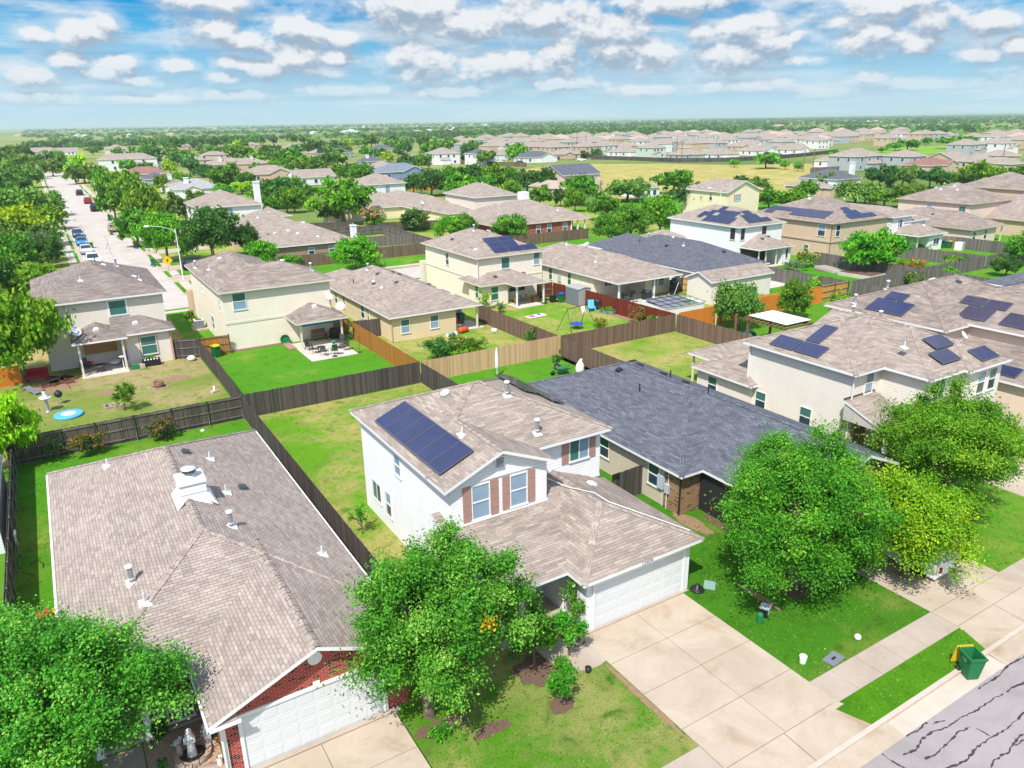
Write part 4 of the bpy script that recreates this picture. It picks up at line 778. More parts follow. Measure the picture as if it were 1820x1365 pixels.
# curved entry walk of the white house, porch slab, walk of the brick house
W1 = [(16.0, 19.25), (15.6, 19.15), (15.0, 19.2), (14.45, 19.5), (14.1, 20.0), (13.95, 20.8), (13.95, 22.3)]; W2 = [(16.0, 20.55), (15.75, 20.5), (15.5, 20.6), (15.3, 20.85), (15.25, 21.2), (15.25, 21.8), (15.25, 22.3)]
mb = MB()
for i in range(len(W1) - 1):
    mb.face([(*W1[i], 0.014), (*W1[i + 1], 0.014), (*W2[i + 1], 0.014), (*W2[i], 0.014)][::-1])
    a, b_ = W1[i], W1[i + 1]; mb.face([(*b_, -0.1), (*a, -0.1), (*a, 0.014), (*b_, 0.014)][::-1])
struct(mb.build('garden_path', 'walk'))
slab('porch_slab', 12.75, 16.3, 22.0, 24.6, 0.06, 'walk'); slab('garden_path', -1.7, -0.45, 14.1, 24.6, 0.012, 'walk'); slab('porch_slab', -1.9, 1.8, 24.7, 26.5, 0.14, 'walk'); slab('garden_path', 28.2, 29.3, 18.0, 24.5, 0.012, 'walk')
# lawns, each yard its own
for (x0, x1, y0, y1, m) in [(-30, -4.3, 14.08, 54.3, 'grass_vivid'), (-4.3, 1.9, 14.08, 54.3, 'grass_vivid'), (1.9, 9.95, 21.4, 54.3, 'grass_vivid'), (7.75, 15.95, 14.08, 19.2, 'grass_front'), (7.75, 9.95, 19.2, 21.4, 'grass_front'), (9.95, 12.75, 19.2, 26, 'grass_front'), (9.95, 24.3, 26, 40, 'grass_mixed'), (12.75, 15.95, 19.2, 22.0, 'grass_front'), (9.95, 24.3, 40, 54.3, 'grass_mixed'), (21.75, 29.8, 14.08, 26, 'grass_rich'), (24.3, 29.8, 26, 40, 'grass_rich'), (24.3, 38.2, 40, 54.3, 'grass_vivid'), (35.4, 44.3, 14.08, 30, 'grass_vivid'), (50.1, 80, 14.08, 28, 'grass_vivid'),
    (37.6, 52.6, 30, 54.3, 'grass_dry'), (52.6, 80.7, 28, 54.3, 'grass_vivid'), (80.7, 125, 10, 54.3, 'grass_vivid'),
    (-14, 10.1, 54.3, 93, 'grass_tan'), (10.1, 24.3, 54.3, 93, 'grass_vivid'), (24.3, 38.3, 54.3, 93, 'grass_mixed'), (38.3, 52.6, 54.3, 93, 'grass_mixed'), (52.6, 66.6, 54.3, 93, 'grass_mixed'), (66.6, 80.7, 54.3, 93, 'grass_vivid'), (80.7, 95, 54.3, 93, 'grass_deep'), (95, 110.5, 54.3, 93, 'grass_vivid'), (110.5, 160, 54.3, 93, 'grass_vivid'),
    (15.6, 47, 105.5, 133, 'grass_vivid'), (47, 60, 107, 112.2, 'grass_vivid'), (47, 90, 112.4, 160, 'grass_mixed'), (60, 118, 105.5, 112.2, 'grass_vivid'), (15.6, 47, 133, 430, 'grass_mixed'), (-30, 2.3, 105.5, 430, 'grass_mixed'), (90, 118, 112.4, 200, 'grass_mixed'), (118, 160, 105.5, 160, 'grass_vivid')]:
    slab('lawn', x0, x1, y0, y1, -0.004 if y0 > 100 else 0.0, m)
# back street, long street, their kerbs and walks
sheet('back_street', [(-60, 95.2), (260, 95.2), (260, 103.4), (-60, 103.4)], -0.1385, 'pale_street'); sheet('long_street', [(4.1, 103.4), (13.6, 103.4), (13.6, 432), (4.1, 432)], -0.1385, 'pale_street')
mb = MB(); mb.box(-60, 260, 95.0, 95.2, -0.15, 0.01, 0, False); mb.box(13.6, 260, 103.4, 103.6, -0.15, 0.01, 0, False); mb.box(3.9, 4.1, 103.6, 432, -0.15, 0.01, 0, False); mb.box(13.6, 13.8, 103.6, 432, -0.15, 0.01, 0, False); mb.box(-60, 4.1, 103.4, 103.6, -0.15, 0.01, 0, False); struct(mb.build('kerb', 'kerb'))
mb = MB(); mb.box(-60, 260, 93.0, 94.2, -0.15, 0.008, 0, False); mb.box(15.6, 260, 104.3, 105.5, -0.15, 0.008, 0, False); mb.box(14.4, 15.6, 104.3, 432, -0.15, 0.008, 0, False); mb.box(2.3, 3.4, 104.3, 432, -0.15, 0.008, 0, False); struct(mb.build('sidewalk', 'kerb'))
for a, b_ in ((-60, 260),): slab('grass_strip', a, b_, 94.2, 95.0, 0.0, 'grass_strip')
for x0, x1 in ((13.8, 14.4), (3.4, 3.9)): slab('grass_strip', x0, x1, 105.5, 432, 0.0, 'grass_strip')
slab('grass_strip', 15.6, 118, 103.6, 104.3, 0.0, 'grass_vivid')
mb = MB(); rnd = random.Random(5)
for k in range(7):
    x = 8.6 + rnd.uniform(-2.5, 3); y = 104 + k * 12
    for i in range(40):
        x2, y2 = x + rnd.uniform(-.14, .14), y + 0.5; mb.face([(x - .03, y, -0.134), (x + .03, y, -0.134), (x2 + .03, y2, -0.134), (x2 - .03, y2, -0.134)]); x, y = x2, y2
struct(mb.build('road_crack_sealant', 'tar'))
for y in (112, 122, 140, 152, 165, 180, 195, 215, 235, 258, 280, 305, 330): slab('driveway', 13.8, 24, y, y + 4.5, 0.02, 'concrete')
for y in (125, 150, 178, 205, 240, 275, 310): slab('driveway', -8, 3.9, y, y + 4.5, 0.02, 'concrete')
for x in (16.5, 28, 44, 58, 70, 88, 103): slab('driveway', x, x + 5, 91.0, 95.0, 0.022, 'concrete')
# patios and beds
def bed(name, cx, cy, rx, ry, m, z=0.006, seed=0, n=26):
    rnd = random.Random(seed); pts = [(cx + rx * math.cos(a) * k, cy + ry * math.sin(a) * k) for a, k in ((2 * math.pi * i / n, rnd.uniform(0.82, 1.12)) for i in range(n))]
    pts = [((a[0] + (b_[0] - a[0]) * k / 4) + rnd.uniform(-.04, .04) * min(rx, ry) * 1.5, (a[1] + (b_[1] - a[1]) * k / 4) + rnd.uniform(-.04, .04) * min(rx, ry) * 1.5) for a, b_ in zip(pts, pts[1:] + pts[:1]) for k in range(4)]
    mb = MB(); mb.face([(*p, z) for p in pts]); return struct(mb.build(name, m))
slab('patio', 18.5, 22.9, 65.2, 72, 0.05, 'patio'); slab('patio', 0.4, 4.1, 71.5, 75.5, 0.05, 'patio'); slab('patio', 34.3, 37.5, 66.9, 70.2, 0.05, 'patio'); slab('patio', 44.8, 48.3, 71.7, 74.2, 0.05, 'patio'); slab('patio', 54.6, 61.5, 65.3, 71.5, 0.05, 'patio'); slab('patio', 74.5, 80.4, 62.6, 67.5, 0.05, 'patio'); slab('patio', 85.8, 93, 72.3, 76, 0.05, 'patio')
bed('mulch_bed', 13.6, 20.3, 1.25, 0.95, 'mulch', 0.012, 1); bed('mulch_bed', 13.05, 18.2, 0.5, 0.42, 'mulch', 0.012, 2); bed('mulch_bed', 8.9, 19.7, 1.1, 0.4, 'mulch', 0.008, 3); bed('mulch_bed', 10.3, 18.6, 0.8, 0.3, 'mulch', 0.009, 4); bed('soil_patch', 15.8, 16.9, 0.13, 2.3, 'soil', 0.007, 9); bed('mulch_bed', 15.55, 21.0, 0.45, 0.5, 'mulch', 0.016, 5)
mb = MB(); mb.face([(-0.4, 21.4, 0.01), (1.85, 21.4, 0.01), (1.85, 24.65, 0.01), (-0.4, 24.65, 0.01)]); struct(mb.build('gravel_bed', 'gravel'))
bed('dirt_patch', 26.6, 25.3, 0.5, 1.4, 'soil', 0.007, 6); bed('mulch_bed', 27.8, 24.6, 0.35, 1.2, 'mulch', 0.009, 7); bed('dirt_patch', 7.2, 67.2, 1.3, 0.9, 'soil', 0.005, 8); bed('dirt_patch', 2.0, 66.6, 1.2, 0.6, 'soil', 0.005, 10); bed('dirt_patch', -1.6, 71.0, 1.8, 2.2, 'soil', 0.005, 11); bed('dirt_patch', 24.4, 18.9, 0.22, 1.3, 'soil', 0.004, 12); bed('dirt_patch', 52.0, 60.8, 0.6, 2.4, 'soil', 0.006, 13)
bed('mulch_bed', 92.5, 66.0, 1.6, 2.2, 'mulch', 0.006, 14); bed('mulch_bed', 26.6, 18.5, 1.2, 0.9, 'mulch', 0.006, 15); bed('dirt_patch', 36.5, 16.6, 0.9, 0.7, 'soil', 0.006, 16)
# ---------------------------------------------------------------- the white two-storey house in the middle
H = House('white two-storey house with mauve shutters and dark solar panels on its left roof slope', 17.4, 29)
A = Roof(12.3, 22.65, 27.42, 37.28, 5.7, 'x'); B = Roof(12.305, 18.15, 25.8, 31.5, 5.692, 'y', 'gg'); C = Roof(15.9, 22.6, 20.7, 27.96, 2.7, 'y', 'hg', 0.40); D = Roof(12.3, 19.5, 21.85, 27.3, 2.695, 'shed', '', 0.235)
H.roof([A, B, C, D], 'tan_roof')
H.wall('white', wroof(A, 0.43), lambda mb: B.walls(mb, 0.43, 0, (0.427, 0.40, 0.34, 3.0)), wbox(16.33, 22.17, 21.1, 27.7, 0, 2.62), wbox(12.75, 16.34, 24.6, 27.0, 0, 3.1), wbox(13.85, 16.33, 24.0, 24.6, 0, 0.001))
for f, p, u, z, w, h, tn, st in [('L', 12.73, 31.9, 4.42, 0.85, 1.15, 'blind', 'h'), ('L', 12.73, 35.05, 1.62, 1.2, 1.15, 'sidemix', 'v'), ('L', 12.73, 33.45, 1.55, 0.75, 1.45, 'mix', 'h'), ('F', 26.14, 14.22, 4.6, 0.95, 1.7, 'blind', 'h'), ('F', 26.14, 16.2, 4.62, 0.95, 1.62, 'blind', 'h'), ('F', 27.85, 20.87, 4.83, 1.24, 1.2, 'tealblind', 'v')]:
    H.window(f, p, u, z, w, h, tn, st)
for y, x, w, z, h in ((26.14, 13.53, .40, 4.6, 1.72), (26.14, 14.92, .40, 4.6, 1.72), (26.14, 15.53, .38, 4.62, 1.66), (26.14, 16.89, .38, 4.62, 1.66), (27.85, 20.02, .40, 4.83, 1.24), (27.85, 21.71, .38, 4.83, 1.24)):
    mb = MB(); mb.box(x - w / 2, x + w / 2, y - 0.045, y, z - h / 2, z + h / 2)
    for q in (-0.27, 0.0, 0.27): mb.box(x - w / 2 + .03, x + w / 2 - .03, y - 0.055, y - 0.045, z + q * h - .02, z + q * h + .02)
    H.part('shutter', mb, 'mauve_trim')
mb = MB(); mb.box(14.98, 15.44, 26.06, 26.14, 5.98, 6.52, 0)
for k in range(6): mb.box(15.02, 15.40, 26.03, 26.06, 6.02 + k * .08, 6.06 + k * .08, 1)
H.part('gable_vent', mb, ['white_trim', 'plate_grey'])
mb = MB(); mb.box(13.1, 17.75, 26.02, 26.14, 3.60, 3.70); mb.box(13.2, 17.3, 26.08, 26.14, 5.56, 5.62); mb.box(19.5, 22.2, 27.78, 27.85, 3.0, 3.08); H.part('wall_trim', mb, 'white_trim')
def garage_door(H, x0, x1, y, z1, m='garage_white', n=4, k=8):
    mb = MB(); w = (x1 - x0) / k; hgt = z1 / n
    mb.face([(x0, y - 0.02, 0), (x1, y - 0.02, 0), (x1, y - 0.02, z1), (x0, y - 0.02, z1)])
    for i in range(k):
        for j in range(n):
            a, b_ = x0 + i * w + .07, x0 + (i + 1) * w - .07; c, d = j * hgt + .09, (j + 1) * hgt - .09
            mb.box(a, b_, y - 0.029, y - 0.02, c, d)
    for j in range(1, n): mb.box(x0, x1, y - 0.026, y - 0.02, j * hgt - .012, j * hgt + .012)
    o = H.part('garage_door', mb, m)
    f = MB(); f.box(x0 - .12, x0, y - 0.07, y, 0, z1 + .12); f.box(x1, x1 + .12, y - 0.07, y, 0, z1 + .12); f.box(x0, x1, y - 0.07, y, z1, z1 + .12); H.part('door_frame', f, 'white_trim', o); return o
garage_door(H, 16.75, 21.78, 21.1, 2.15)
mb = MB(); mb.box(14.35, 15.3, 24.55, 24.6, 0.06, 2.1); d = H.part('front_door', mb, 'door_brown'); mb = MB(); mb.sphere((15.18, 24.52, 1.0), 0.04); H.part('handle', mb, 'copper', d)
H.post(13.72, 22.0, 2.6, 0.07, 'white_trim', 0.06)
mb = MB(); mb.box(12.8, 13.7, 21.97, 22.03, 0.95, 1.02); mb.box(12.8, 13.7, 21.98, 22.02, 0.2, 0.26)
for k in range(8): mb.box(12.85 + k * .115, 12.89 + k * .115, 21.985, 22.015, 0.26, 0.95)
H.part('porch_railing', mb, 'white_trim')
H.solar(A, (12.62, 26.95), (0, 1.25), (1.79, 0), 6, 1, 'solar', 0.006, 0.16) if False else None
class LeftSlope:
    def h(s, x, y): return 5.7 + PITCH * (x - 12.3)
H.solar(LeftSlope(), (12.62, 26.93), (0, 1.25), (1.79, 0), 6, 1, 'solar', 0.014, 0.15)
class RightSlope:
    def h(s, x, y): return 5.7 + PITCH * (22.65 - x)
for c in ((20.45, 32.2), (20.45, 33.3), (20.45, 34.4), (21.35, 30.9), (21.35, 32.0), (21.35, 33.1), (21.35, 34.2), (21.35, 35.3)): H.solar(RightSlope(), c, (0.86, 0), (0, 1.06), 1, 1, 'solar_black', 0.01, 0.16)
H.vent(LeftSlope(), 16.0, 32.85, 'sky'); H.vent(LeftSlope(), 14.75, 28.7, 'pipe')
class FrontSlope:
    def h(s, x, y): return 5.7 + PITCH * (y - 27.42)
H.vent(FrontSlope(), 18.6, 31.0, 'flue'); H.vent(FrontSlope(), 18.62, 28.25, 'flue'); H.vent(C, 20.6, 26.4, 'box')
mb = MB(); P = [(18.3, 27.2, 4.22), (18.9, 26.0, 4.02), (19.4, 24.6, 4.18), (19.6, 23.8, 4.02), (20.9, 22.5, 3.5), (22.2, 21.2, 2.98)]
mb.tube(P, 0.022, 6); H.part('conduit', mb, 'white_metal')
fc = bpy.data.curves.new('house_number', 'FONT'); fc.body = '12404'; fc.size = 0.26; fc.extrude = 0.006; fc.align_x = 'CENTER'; fc.materials.append(K['plate_grey'])
o = link('house_number', fc); bpy.context.view_layer.update(); me = bpy.data.meshes.new_from_object(o.evaluated_get(bpy.context.evaluated_depsgraph_get())); bpy.data.objects.remove(o); me.materials.clear(); me.materials.append(K['plate_grey']); o = link('house_number', me, H.root, H.L((19.25, 20.695, 2.565))); o.rotation_euler = (RAD(90), 0, 0)

# ---------------------------------------------------------------- the red-brick house, front left
H = House('single-storey house with red brick garage gable, broad tan roof and white chimney', 3.2, 33)
A = Roof(-2.36, 8.77, 24.3, 45.2, 2.6, 'y', 'hh'); B = Roof(1.46, 8.764, 21.05, 29.3, 2.592, 'y', 'gg')
H.roof([A, B], 'tab_roof')
H.wall('red_brick', lambda mb: B.walls(mb, 0.42, 0, (0.42, 0.42, 0.45, 2)), lambda mb: mb.box(-1.94, 8.345, 26.5, 28.0, 0, 2.5, 0, False))
mb = MB(); A.walls(mb, 0.42, 0, (0.42, 0.42, 2.6, 0.42)); H.part('siding_wall', mb, 'beige')
garage_door(H, 2.49, 7.40, 21.5, 2.18)
mb = MB(); mb.lathe([(0.25, 0), (0.25, 0.03), (0.22, 0.03)], 24, 0); mb.face([(0.22 * math.cos(2 * math.pi * k / 24), 0.22 * math.sin(2 * math.pi * k / 24), 0.012) for k in range(24)], 1)
for k in range(7):
    z = -0.18 + k * 0.06; w = math.sqrt(max(0, 0.22 ** 2 - z * z)); mb.box(-w, w, z - .012, z + .012, 0.012, 0.026, 0)
o = mb.build('gable_vent', ['white_trim', 'plate_grey'], H.root, H.L((5.1, 21.495, 3.38))); o.rotation_euler = (RAD(90), 0, 0)
mb = MB(); mb.prism([(4.93, 21.44), (5.17, 21.44), (5.17, 21.5), (4.93, 21.5)], 2.2, 2.44); H.part('keystone', mb, 'white_trim')
H.part('wall_trim', MB().box(1.86, 1.96, 21.42, 21.52, 0.0, 2.45), 'white_trim'); H.part('wall_trim', MB().box(2.40, 2.49, 21.46, 21.5, 0, 2.2), 'white_trim')
mb = MB(); mb.face([(1.46, 21.05, 2.5), (2.35, 21.05, 2.5), (2.35, 21.5, 2.72), (1.46, 21.5, 2.72)], 1); mb.box(1.42, 2.45, 20.98, 21.06, 2.40, 2.5); mb.box(1.40, 1.46, 20.98, 24.2, 2.42, 2.56); mb.box(-2.44, -2.36, 24.3, 45.0, 2.44, 2.58); mb.box(8.77, 8.84, 21.1, 45.0, 2.44, 2.58); H.part('gutter', mb, ['white_trim', 'tab_roof'])
mb = MB(); mb.box(2.92, 4.0, 32.9, 34.1, 3.9, 5.55); mb.box(2.86, 4.06, 32.84, 34.16, 5.55, 5.66); mb.box(2.90, 4.02, 32.88, 34.12, 5.1, 5.16)
mb.face([(2.6, 32.55, 4.63), (4.3, 32.55, 4.52), (4.1, 32.9, 5.0), (2.85, 32.9, 5.0)]); mb.face([(2.6, 32.4, 4.64), (2.6, 34.3, 4.64), (2.95, 34.3, 4.95), (2.95, 32.4, 4.95)][::-1]); mb.face([(4.35, 32.4, 4.5), (4.35, 34.3, 4.5), (3.95, 34.3, 4.85), (3.95, 32.4, 4.85)])
ch = H.part('chimney', mb, 'white')
mb = MB(); mb.lathe([(0.22, 5.66), (0.22, 5.8), (0.18, 5.8), (0.18, 5.92)], 18, 0, (3.47, 33.5, 0)); mb.lathe([(0.30, 5.92), (0.30, 6.06)], 18, 1, (3.47, 33.5, 0)); mb.lathe([(0.33, 6.06), (0.33, 6.1), (0.001, 6.16)], 18, 0, (3.47, 33.5, 0)); H.part('chimney_cap', mb, ['white_metal', 'dark_metal'], ch)
class BL:
    def h(s, x, y): return 2.6 + PITCH * (x + 2.36)
class BR:
    def h(s, x, y): return 2.6 + PITCH * (8.77 - x)
for x, y, k in ((4.05, 39.1, 'dark'), (5.85, 34.9, 'dark')): H.vent(BR(), x, y, k)
for x, y, k in ((5.07, 38.5, 'pipe'), (4.95, 34.0, 'pipe'), (4.4, 30.2, 'flue'), (7.5, 28.05, 'pipe')): H.vent(BR(), x, y, k)
for x, y, k in ((0.5, 41.4, 'pipe'), (0.35, 29.2, 'flue'), (0.6, 27.3, 'pipe')): H.vent(BL(), x, y, k)
H.post(-0.15, 24.75, 2.5, 0.11); H.post(-1.7, 24.75, 2.5, 0.11)
mb = MB(); mb.box(0.0, 1.44, 24.68, 24.75, 1.12, 1.2); mb.box(0.0, 1.44, 24.68, 24.75, 0.28, 0.36)
for k in range(10): mb.box(0.08 + k * .14, 0.13 + k * .14, 24.695, 24.735, 0.36, 1.12)
H.part('porch_railing', mb, 'white_trim')
mb = MB(); mb.box(-1.2, -0.2, 26.44, 26.5, 0.15, 2.2); H.part('front_door', mb, 'door_brown'); H.window('F', 26.5, 0.9, 1.4, 1.0, 1.4, 'dark', 'h')
H.downspout(1.82, 21.38, 2.4)

# ---------------------------------------------------------------- the slate-roofed house beside it
H = House('single-storey house with large slate-blue roof between the white house and the grey solar house', 31.5, 32)
A = Roof(26.2, 37.6, 25.9, 43.0, 2.6, 'y', 'hh'); B = Roof(27.75, 37.59, 19.6, 31, 2.594, 'y', 'gg')
H.roof([A, B], 'slate_roof', 'white_trim')
H.wall('beige', wroof(A, 0.42)); mb = MB(); mb.box(26.6, 28.05, 26.3, 27.6, 0, 2.55, 0, False); B.walls(mb, 0.45, 0, (0.45, 0.45, 0.4, 4)); H.part('brick_wall', mb, 'buff_brick')
mb = MB(); mb.box(28.03, 28.2, 24.2, 26.3, 0, 2.5); H.part('porch_post', mb, 'black'); mb = MB(); mb.box(28.3, 28.42, 24.0, 24.12, 0, 2.5); mb.box(28.16, 28.22, 20.5, 24.0, 0.5, 2.2); H.part('window_trim', mb, 'cream_trim')  # black slab stands in for the shade of the porch alcove
for u, z in ((32.9, 1.62), (28.45, 1.6)): H.window('L', 26.62, u, z, 0.95, 1.35, 'greenmix', 'h', 'tan_trim')
H.window('L', 28.2, 22.6, 1.4, 1.0, 1.4, 'dark', 'h')
mb = MB(); mb.box(26.44, 26.62, 27.55, 28.0, 1.05, 1.85); mb.box(26.46, 26.62, 27.12, 27.42, 0.95, 1.5); H.part('meter_box', mb, 'utility_grey'); mb = MB(); mb.tube([(26.54, 27.3, 0.95), (26.54, 27.3, 0.0)], 0.03); mb.tube([(26.54, 27.65, 1.05), (26.54, 27.65, 0.0)], 0.025); mb.tube([(26.54, 27.2, 1.5), (26.54, 27.2, 2.5)], 0.03); H.part('conduit', mb, 'white_metal')
H.downspout(26.5, 26.25, 2.45, 'black')
for x, y, k in ((31.0, 37.0, 'slate'), (30.1, 33.9, 'darkpipe')): H.vent(A, x, y, k)
for x, y, k in ((32.4, 36.6, 'slate'), (32.6, 34.5, 'slate'), (32.75, 32.6, 'slate'), (32.4, 33.6, 'darkpipe'), (32.6, 30.5, 'darkpipe'), (32.3, 28.7, 'darkpipe')): H.vent(A, x, y, k)

# ---------------------------------------------------------------- the grey two-storey house with solar panels
H = House('grey two-storey house with blue solar panels and a gabled brick porch at the right', 46, 30)
A = Roof(40.3, 52.2, 25.9, 35.0, 5.6, 'x'); B = Roof(43.1, 51.6, 22.85, 33.0, 5.594, 'y', 'hg'); B2 = Roof(46.6, 51.5, 22.45, 28.0, 5.588, 'y', 'hg'); Cw = Roof(39.95, 50, 33.45, 39.4, 2.7, 'x'); Dw = Roof(42.2, 50, 36.5, 42.1, 2.695, 'x'); P = Roof(40.05, 43.2, 23.2, 26.34, 2.72, 'shed', '', 0.38)
H.roof([A, B, B2, Cw, Dw, P], 'tan_roof')
H.wall('greige', wroof(A, 0.42), wroof(B, 0.42), lambda mb: B2.walls(mb, 0.40), lambda mb: Cw.walls(mb, 0.42), wbox(46, 49.5, 39, 41.6, 0, 2.5), lambda mb: mb.face([(40.12, 23.5, 2.63), (40.12, 26.3, 2.63), (40.12, 26.3, 3.66)]))
H.part('brick_pier', MB().box(40.62, 41.0, 26.0, 26.8, 0, 2.5), 'pink_brick'); H.part('brick_pier', MB().box(42.8, 43.12, 23.3, 24.6, 0, 2.6), 'pink_brick')
for u, z, t_ in ((33.15, 1.62, 'teal'), (29.4, 1.64, 'teal'), (37.4, 1.62, 'teal')): H.window('L', 40.72 if u < 34 else 40.37, u, z, 0.95, 1.3, 'teal' if u < 37 else 'sidemix', 'h')
H.window('F', 26.32, 42.35, 4.6, 0.85, 1.4, 'tealblind', 'h'); H.window('F', 23.27, 44.8, 4.55, 1.25, 1.4, 'dark', 'v'); H.window('F', 22.85, 48.8, 4.4, 0.95, 1.5, 'mix', 'h'); H.window('F', 22.85, 50.1, 4.4, 0.95, 1.5, 'sidemix', 'h')
mb = MB(); mb.box(41.2, 42.6, 26.2, 26.32, 0.05, 2.2); H.part('front_door', mb, 'timber')
for x, y in ((42.65, 41.7), (42.7, 39.6)): H.post(x, y, 2.55, 0.07, 'cream_trim')
H.post(40.4, 23.5, 2.6, 0.1, 'white_trim')
mb = MB(); mb.box(40.05, 43.1, 26.30, 26.36, 3.88, 4.02); H.part('flashing', mb, 'dark_metal'); H.downspout(40.62, 26.2, 5.4); H.downspout(40.62, 34.4, 5.4)
class S1:
    def h(s, x, y): return 5.6 + PITCH * (x - 40.3)
H.solar(S1(), (40.65, 28.95), (0, 1.98), (1.15, 0), 2, 1); H.solar(S1(), (41.9, 29.9), (0, 1.08), (1.92, 0), 1, 1)
class S2:
    def h(s, x, y): return 5.594 + PITCH * (y - 22.85)
for c in ((46.38, 24.65), (45.25, 23.5)): H.solar(B2 if c[0] > 46.6 else B, c, (2.1, 0), (0, 1.08), 1, 1, 'solar_dark', lift=0.2)
class S2b:
    def h(s, x, y): return 5.588 + PITCH * (y - 22.45)
H.solar(S2b(), (48.44, 22.8), (2.1, 0), (0, 1.08), 1, 1, 'solar_dark')
H.vent(A, 51.0, 24.0, 'box') if False else None
H.vent(S2(), 44.4, 25.6, 'pipe'); H.vent(A, 50.4, 31.2, 'flue'); H.vent(A, 48.0, 31.8, 'flue'); H.dish(50.6, 25.4, 5.95, 0.3, 0.3)

# ---------------------------------------------------------------- the large pinkish house at the right
H = House('large pinkish two-storey house with scattered solar panels at the right edge', 62, 32)
A = Roof(54.7, 70.0, 28.6, 39.1, 5.5, 'x'); B = Roof(57.7, 72.5, 17.0, 34.0, 5.6, 'y', 'hh'); Cs = Roof(54.2, 58.4, 20.0, 29.5, 3.1, 'shedx', '', 0.40)
H.roof([A, B, Cs], 'worn_roof'); H.wall('pink', wroof(A), wroof(B), wbox(54.6, 58.3, 20.4, 29.4, 0, 3.0), lambda mb: mb.box(56, 58.3, 20.4, 29.4, 2.9, 3.6))
class S3:
    def h(s, x, y): return 5.5 + PITCH * (x - 54.7)
class S4:
    def h(s, x, y): return 5.6 + PITCH * (x - 57.7)
H.solar(S3(), (55.1, 32.4), (0, 1.6), (1.7, 0), 2, 1); H.solar(S3(), (56.9, 33.5), (0, 1.7), (0.95, 0), 1, 1)
H.solar(S4(), (59.8, 27.25), (0, 1.76), (1.02, 0), 2, 1, 'solar_violet'); H.solar(S4(), (58.12, 27.8), (0, 1.05), (1.62, 0), 2, 1, 'solar_violet'); H.solar(S4(), (58.15, 24.9), (0, 1.0), (1.6, 0), 2, 1, 'solar_violet')
H.solar(Cs, (54.6, 23.4), (0, 1.95), (1.05, 0), 3, 1, 'solar_dark')
for x, y, k in ((58.2, 35.8, 'flue'), (55.6, 36.8, 'flue'), (62.3, 34.5, 'box'), (63.5, 33.0, 'dark')): H.vent(A, x, y, k)
H.window('L', 58.12, 21.5, 4.4, 1.0, 1.3, 'dark'); H.window('F', 17.42, 62, 4.4, 1.2, 1.3, 'mix')

# ---------------------------------------------------------------- the row along the back street
def porch_posts(H, pts, z=2.5, m='cream_trim', w=0.08):
    for x, y in pts: H.post(x, y, z, w, m)
H = House('tan two-storey house with covered rear porch at the left, half behind a tree', 3.3, 82)
A = Roof(-2.24, 8.58, 75.1, 89.5, 6.0, 'y'); B = Roof(3.4, 8.45, 72.75, 78, 3.05, 'x', 'gh'); C = Roof(0.1, 4.4, 71.75, 78.5, 3.08, 'y', 'hh')
H.roof([A, B, C], 'brown_roof', 'white_trim', False); H.wall('grey_cream', wroof(A), lambda mb: B.walls(mb, 0.4, 0, (0.7, 0.42, 0.4, 2.0)))
H.window('F', 75.52, 4.3, 5.0, 1.45, 1.35, 'screen', 'n', 'white_trim'); H.window('F', 75.52, -0.9, 4.9, 1.2, 1.4, 'greenmix', 'h'); H.window('F', 73.15, 6.1, 1.75, 1.35, 1.7, 'screen', 'h', 'pink_trim'); H.downspout(0.3, 75.37, 5.8)
H.part('wall_trim', MB().box(4.08, 4.25, 73.05, 73.14, 0, 2.9), 'pink_trim'); H.part('wall_trim', MB().box(7.9, 8.06, 73.05, 73.14, 0, 2.9), 'pink_trim')
porch_posts(H, ((0.55, 72.1), (3.95, 72.15)), 3.0)
mb = MB(); mb.box(1.0, 3.6, 75.36, 75.5, 1.1, 2.5); H.part('plywood_panel', mb, 'plywood'); H.dish(0.5, 73.2, 3.2, 0.45, 0.5)
for x, y, k in ((4.2, 82.5, 'box'), (6.4, 79.5, 'box'), (1.9, 78.2, 'pipe'), (3.6, 83.5, 'darkpipe'), (6.7, 78.2, 'pipe'), (5.4, 84.5, 'flue')): H.vent(A, x, y, k)
H.vent(C, 2.2, 73.3, 'box'); H.vent(B, 5.4, 74.2, 'box')
H = House('cream two-storey house with hipped patio roof and two satellite dishes', 18, 80)
A = Roof(12.45, 23.6, 72.3, 80.5, 5.85, 'x'); B = Roof(12.455, 20.5, 76.0, 90.2, 5.843, 'y', 'gh'); C = Roof(18.4, 23.55, 69.0, 76.0, 2.72, 'y', 'hh')
H.roof([A, B, C], 'worn_roof', 'cream_trim', False); H.wall('cream', wroof(A, 0.42), wroof(B, 0.425), wbox(12.95, 23.1, 72.9, 80, 0, 2.7))
H.window('F', 72.72, 14.35, 4.75, 1.25, 1.6, 'tealblind'); H.window('F', 72.9, 17.1, 1.6, 1.0, 1.0, 'tealblind'); H.window('F', 72.9, 21.6, 1.55, 1.3, 1.35, 'teal'); H.window('L', 12.88, 74.3, 4.3, 0.7, 1.2, 'dark'); H.window('L', 12.88, 79.3, 1.5, 1.3, 1.5, 'sidemix'); H.window('L', 12.88, 83, 4.6, 0.9, 1.3, 'blind')
mb = MB(); mb.box(19.0, 20.2, 72.84, 72.9, 0.05, 2.1); H.part('patio_door', mb, 'screen'); mb = MB(); mb.box(12.86, 23.2, 72.68, 72.92, 2.66, 2.86); H.part('belt_course', mb, 'cream_trim')
porch_posts(H, ((18.95, 69.5), (22.95, 69.5))); mb = MB(); mb.box(19.1, 22.8, 69.42, 69.46, 2.25, 2.55); H.part('awning_strip', mb, 'cushion_blue'); H.dish(22.7, 72.3, 3.6, 0.42, 0.3); H.dish(23.2, 70.4, 2.9, 0.42, -0.4)
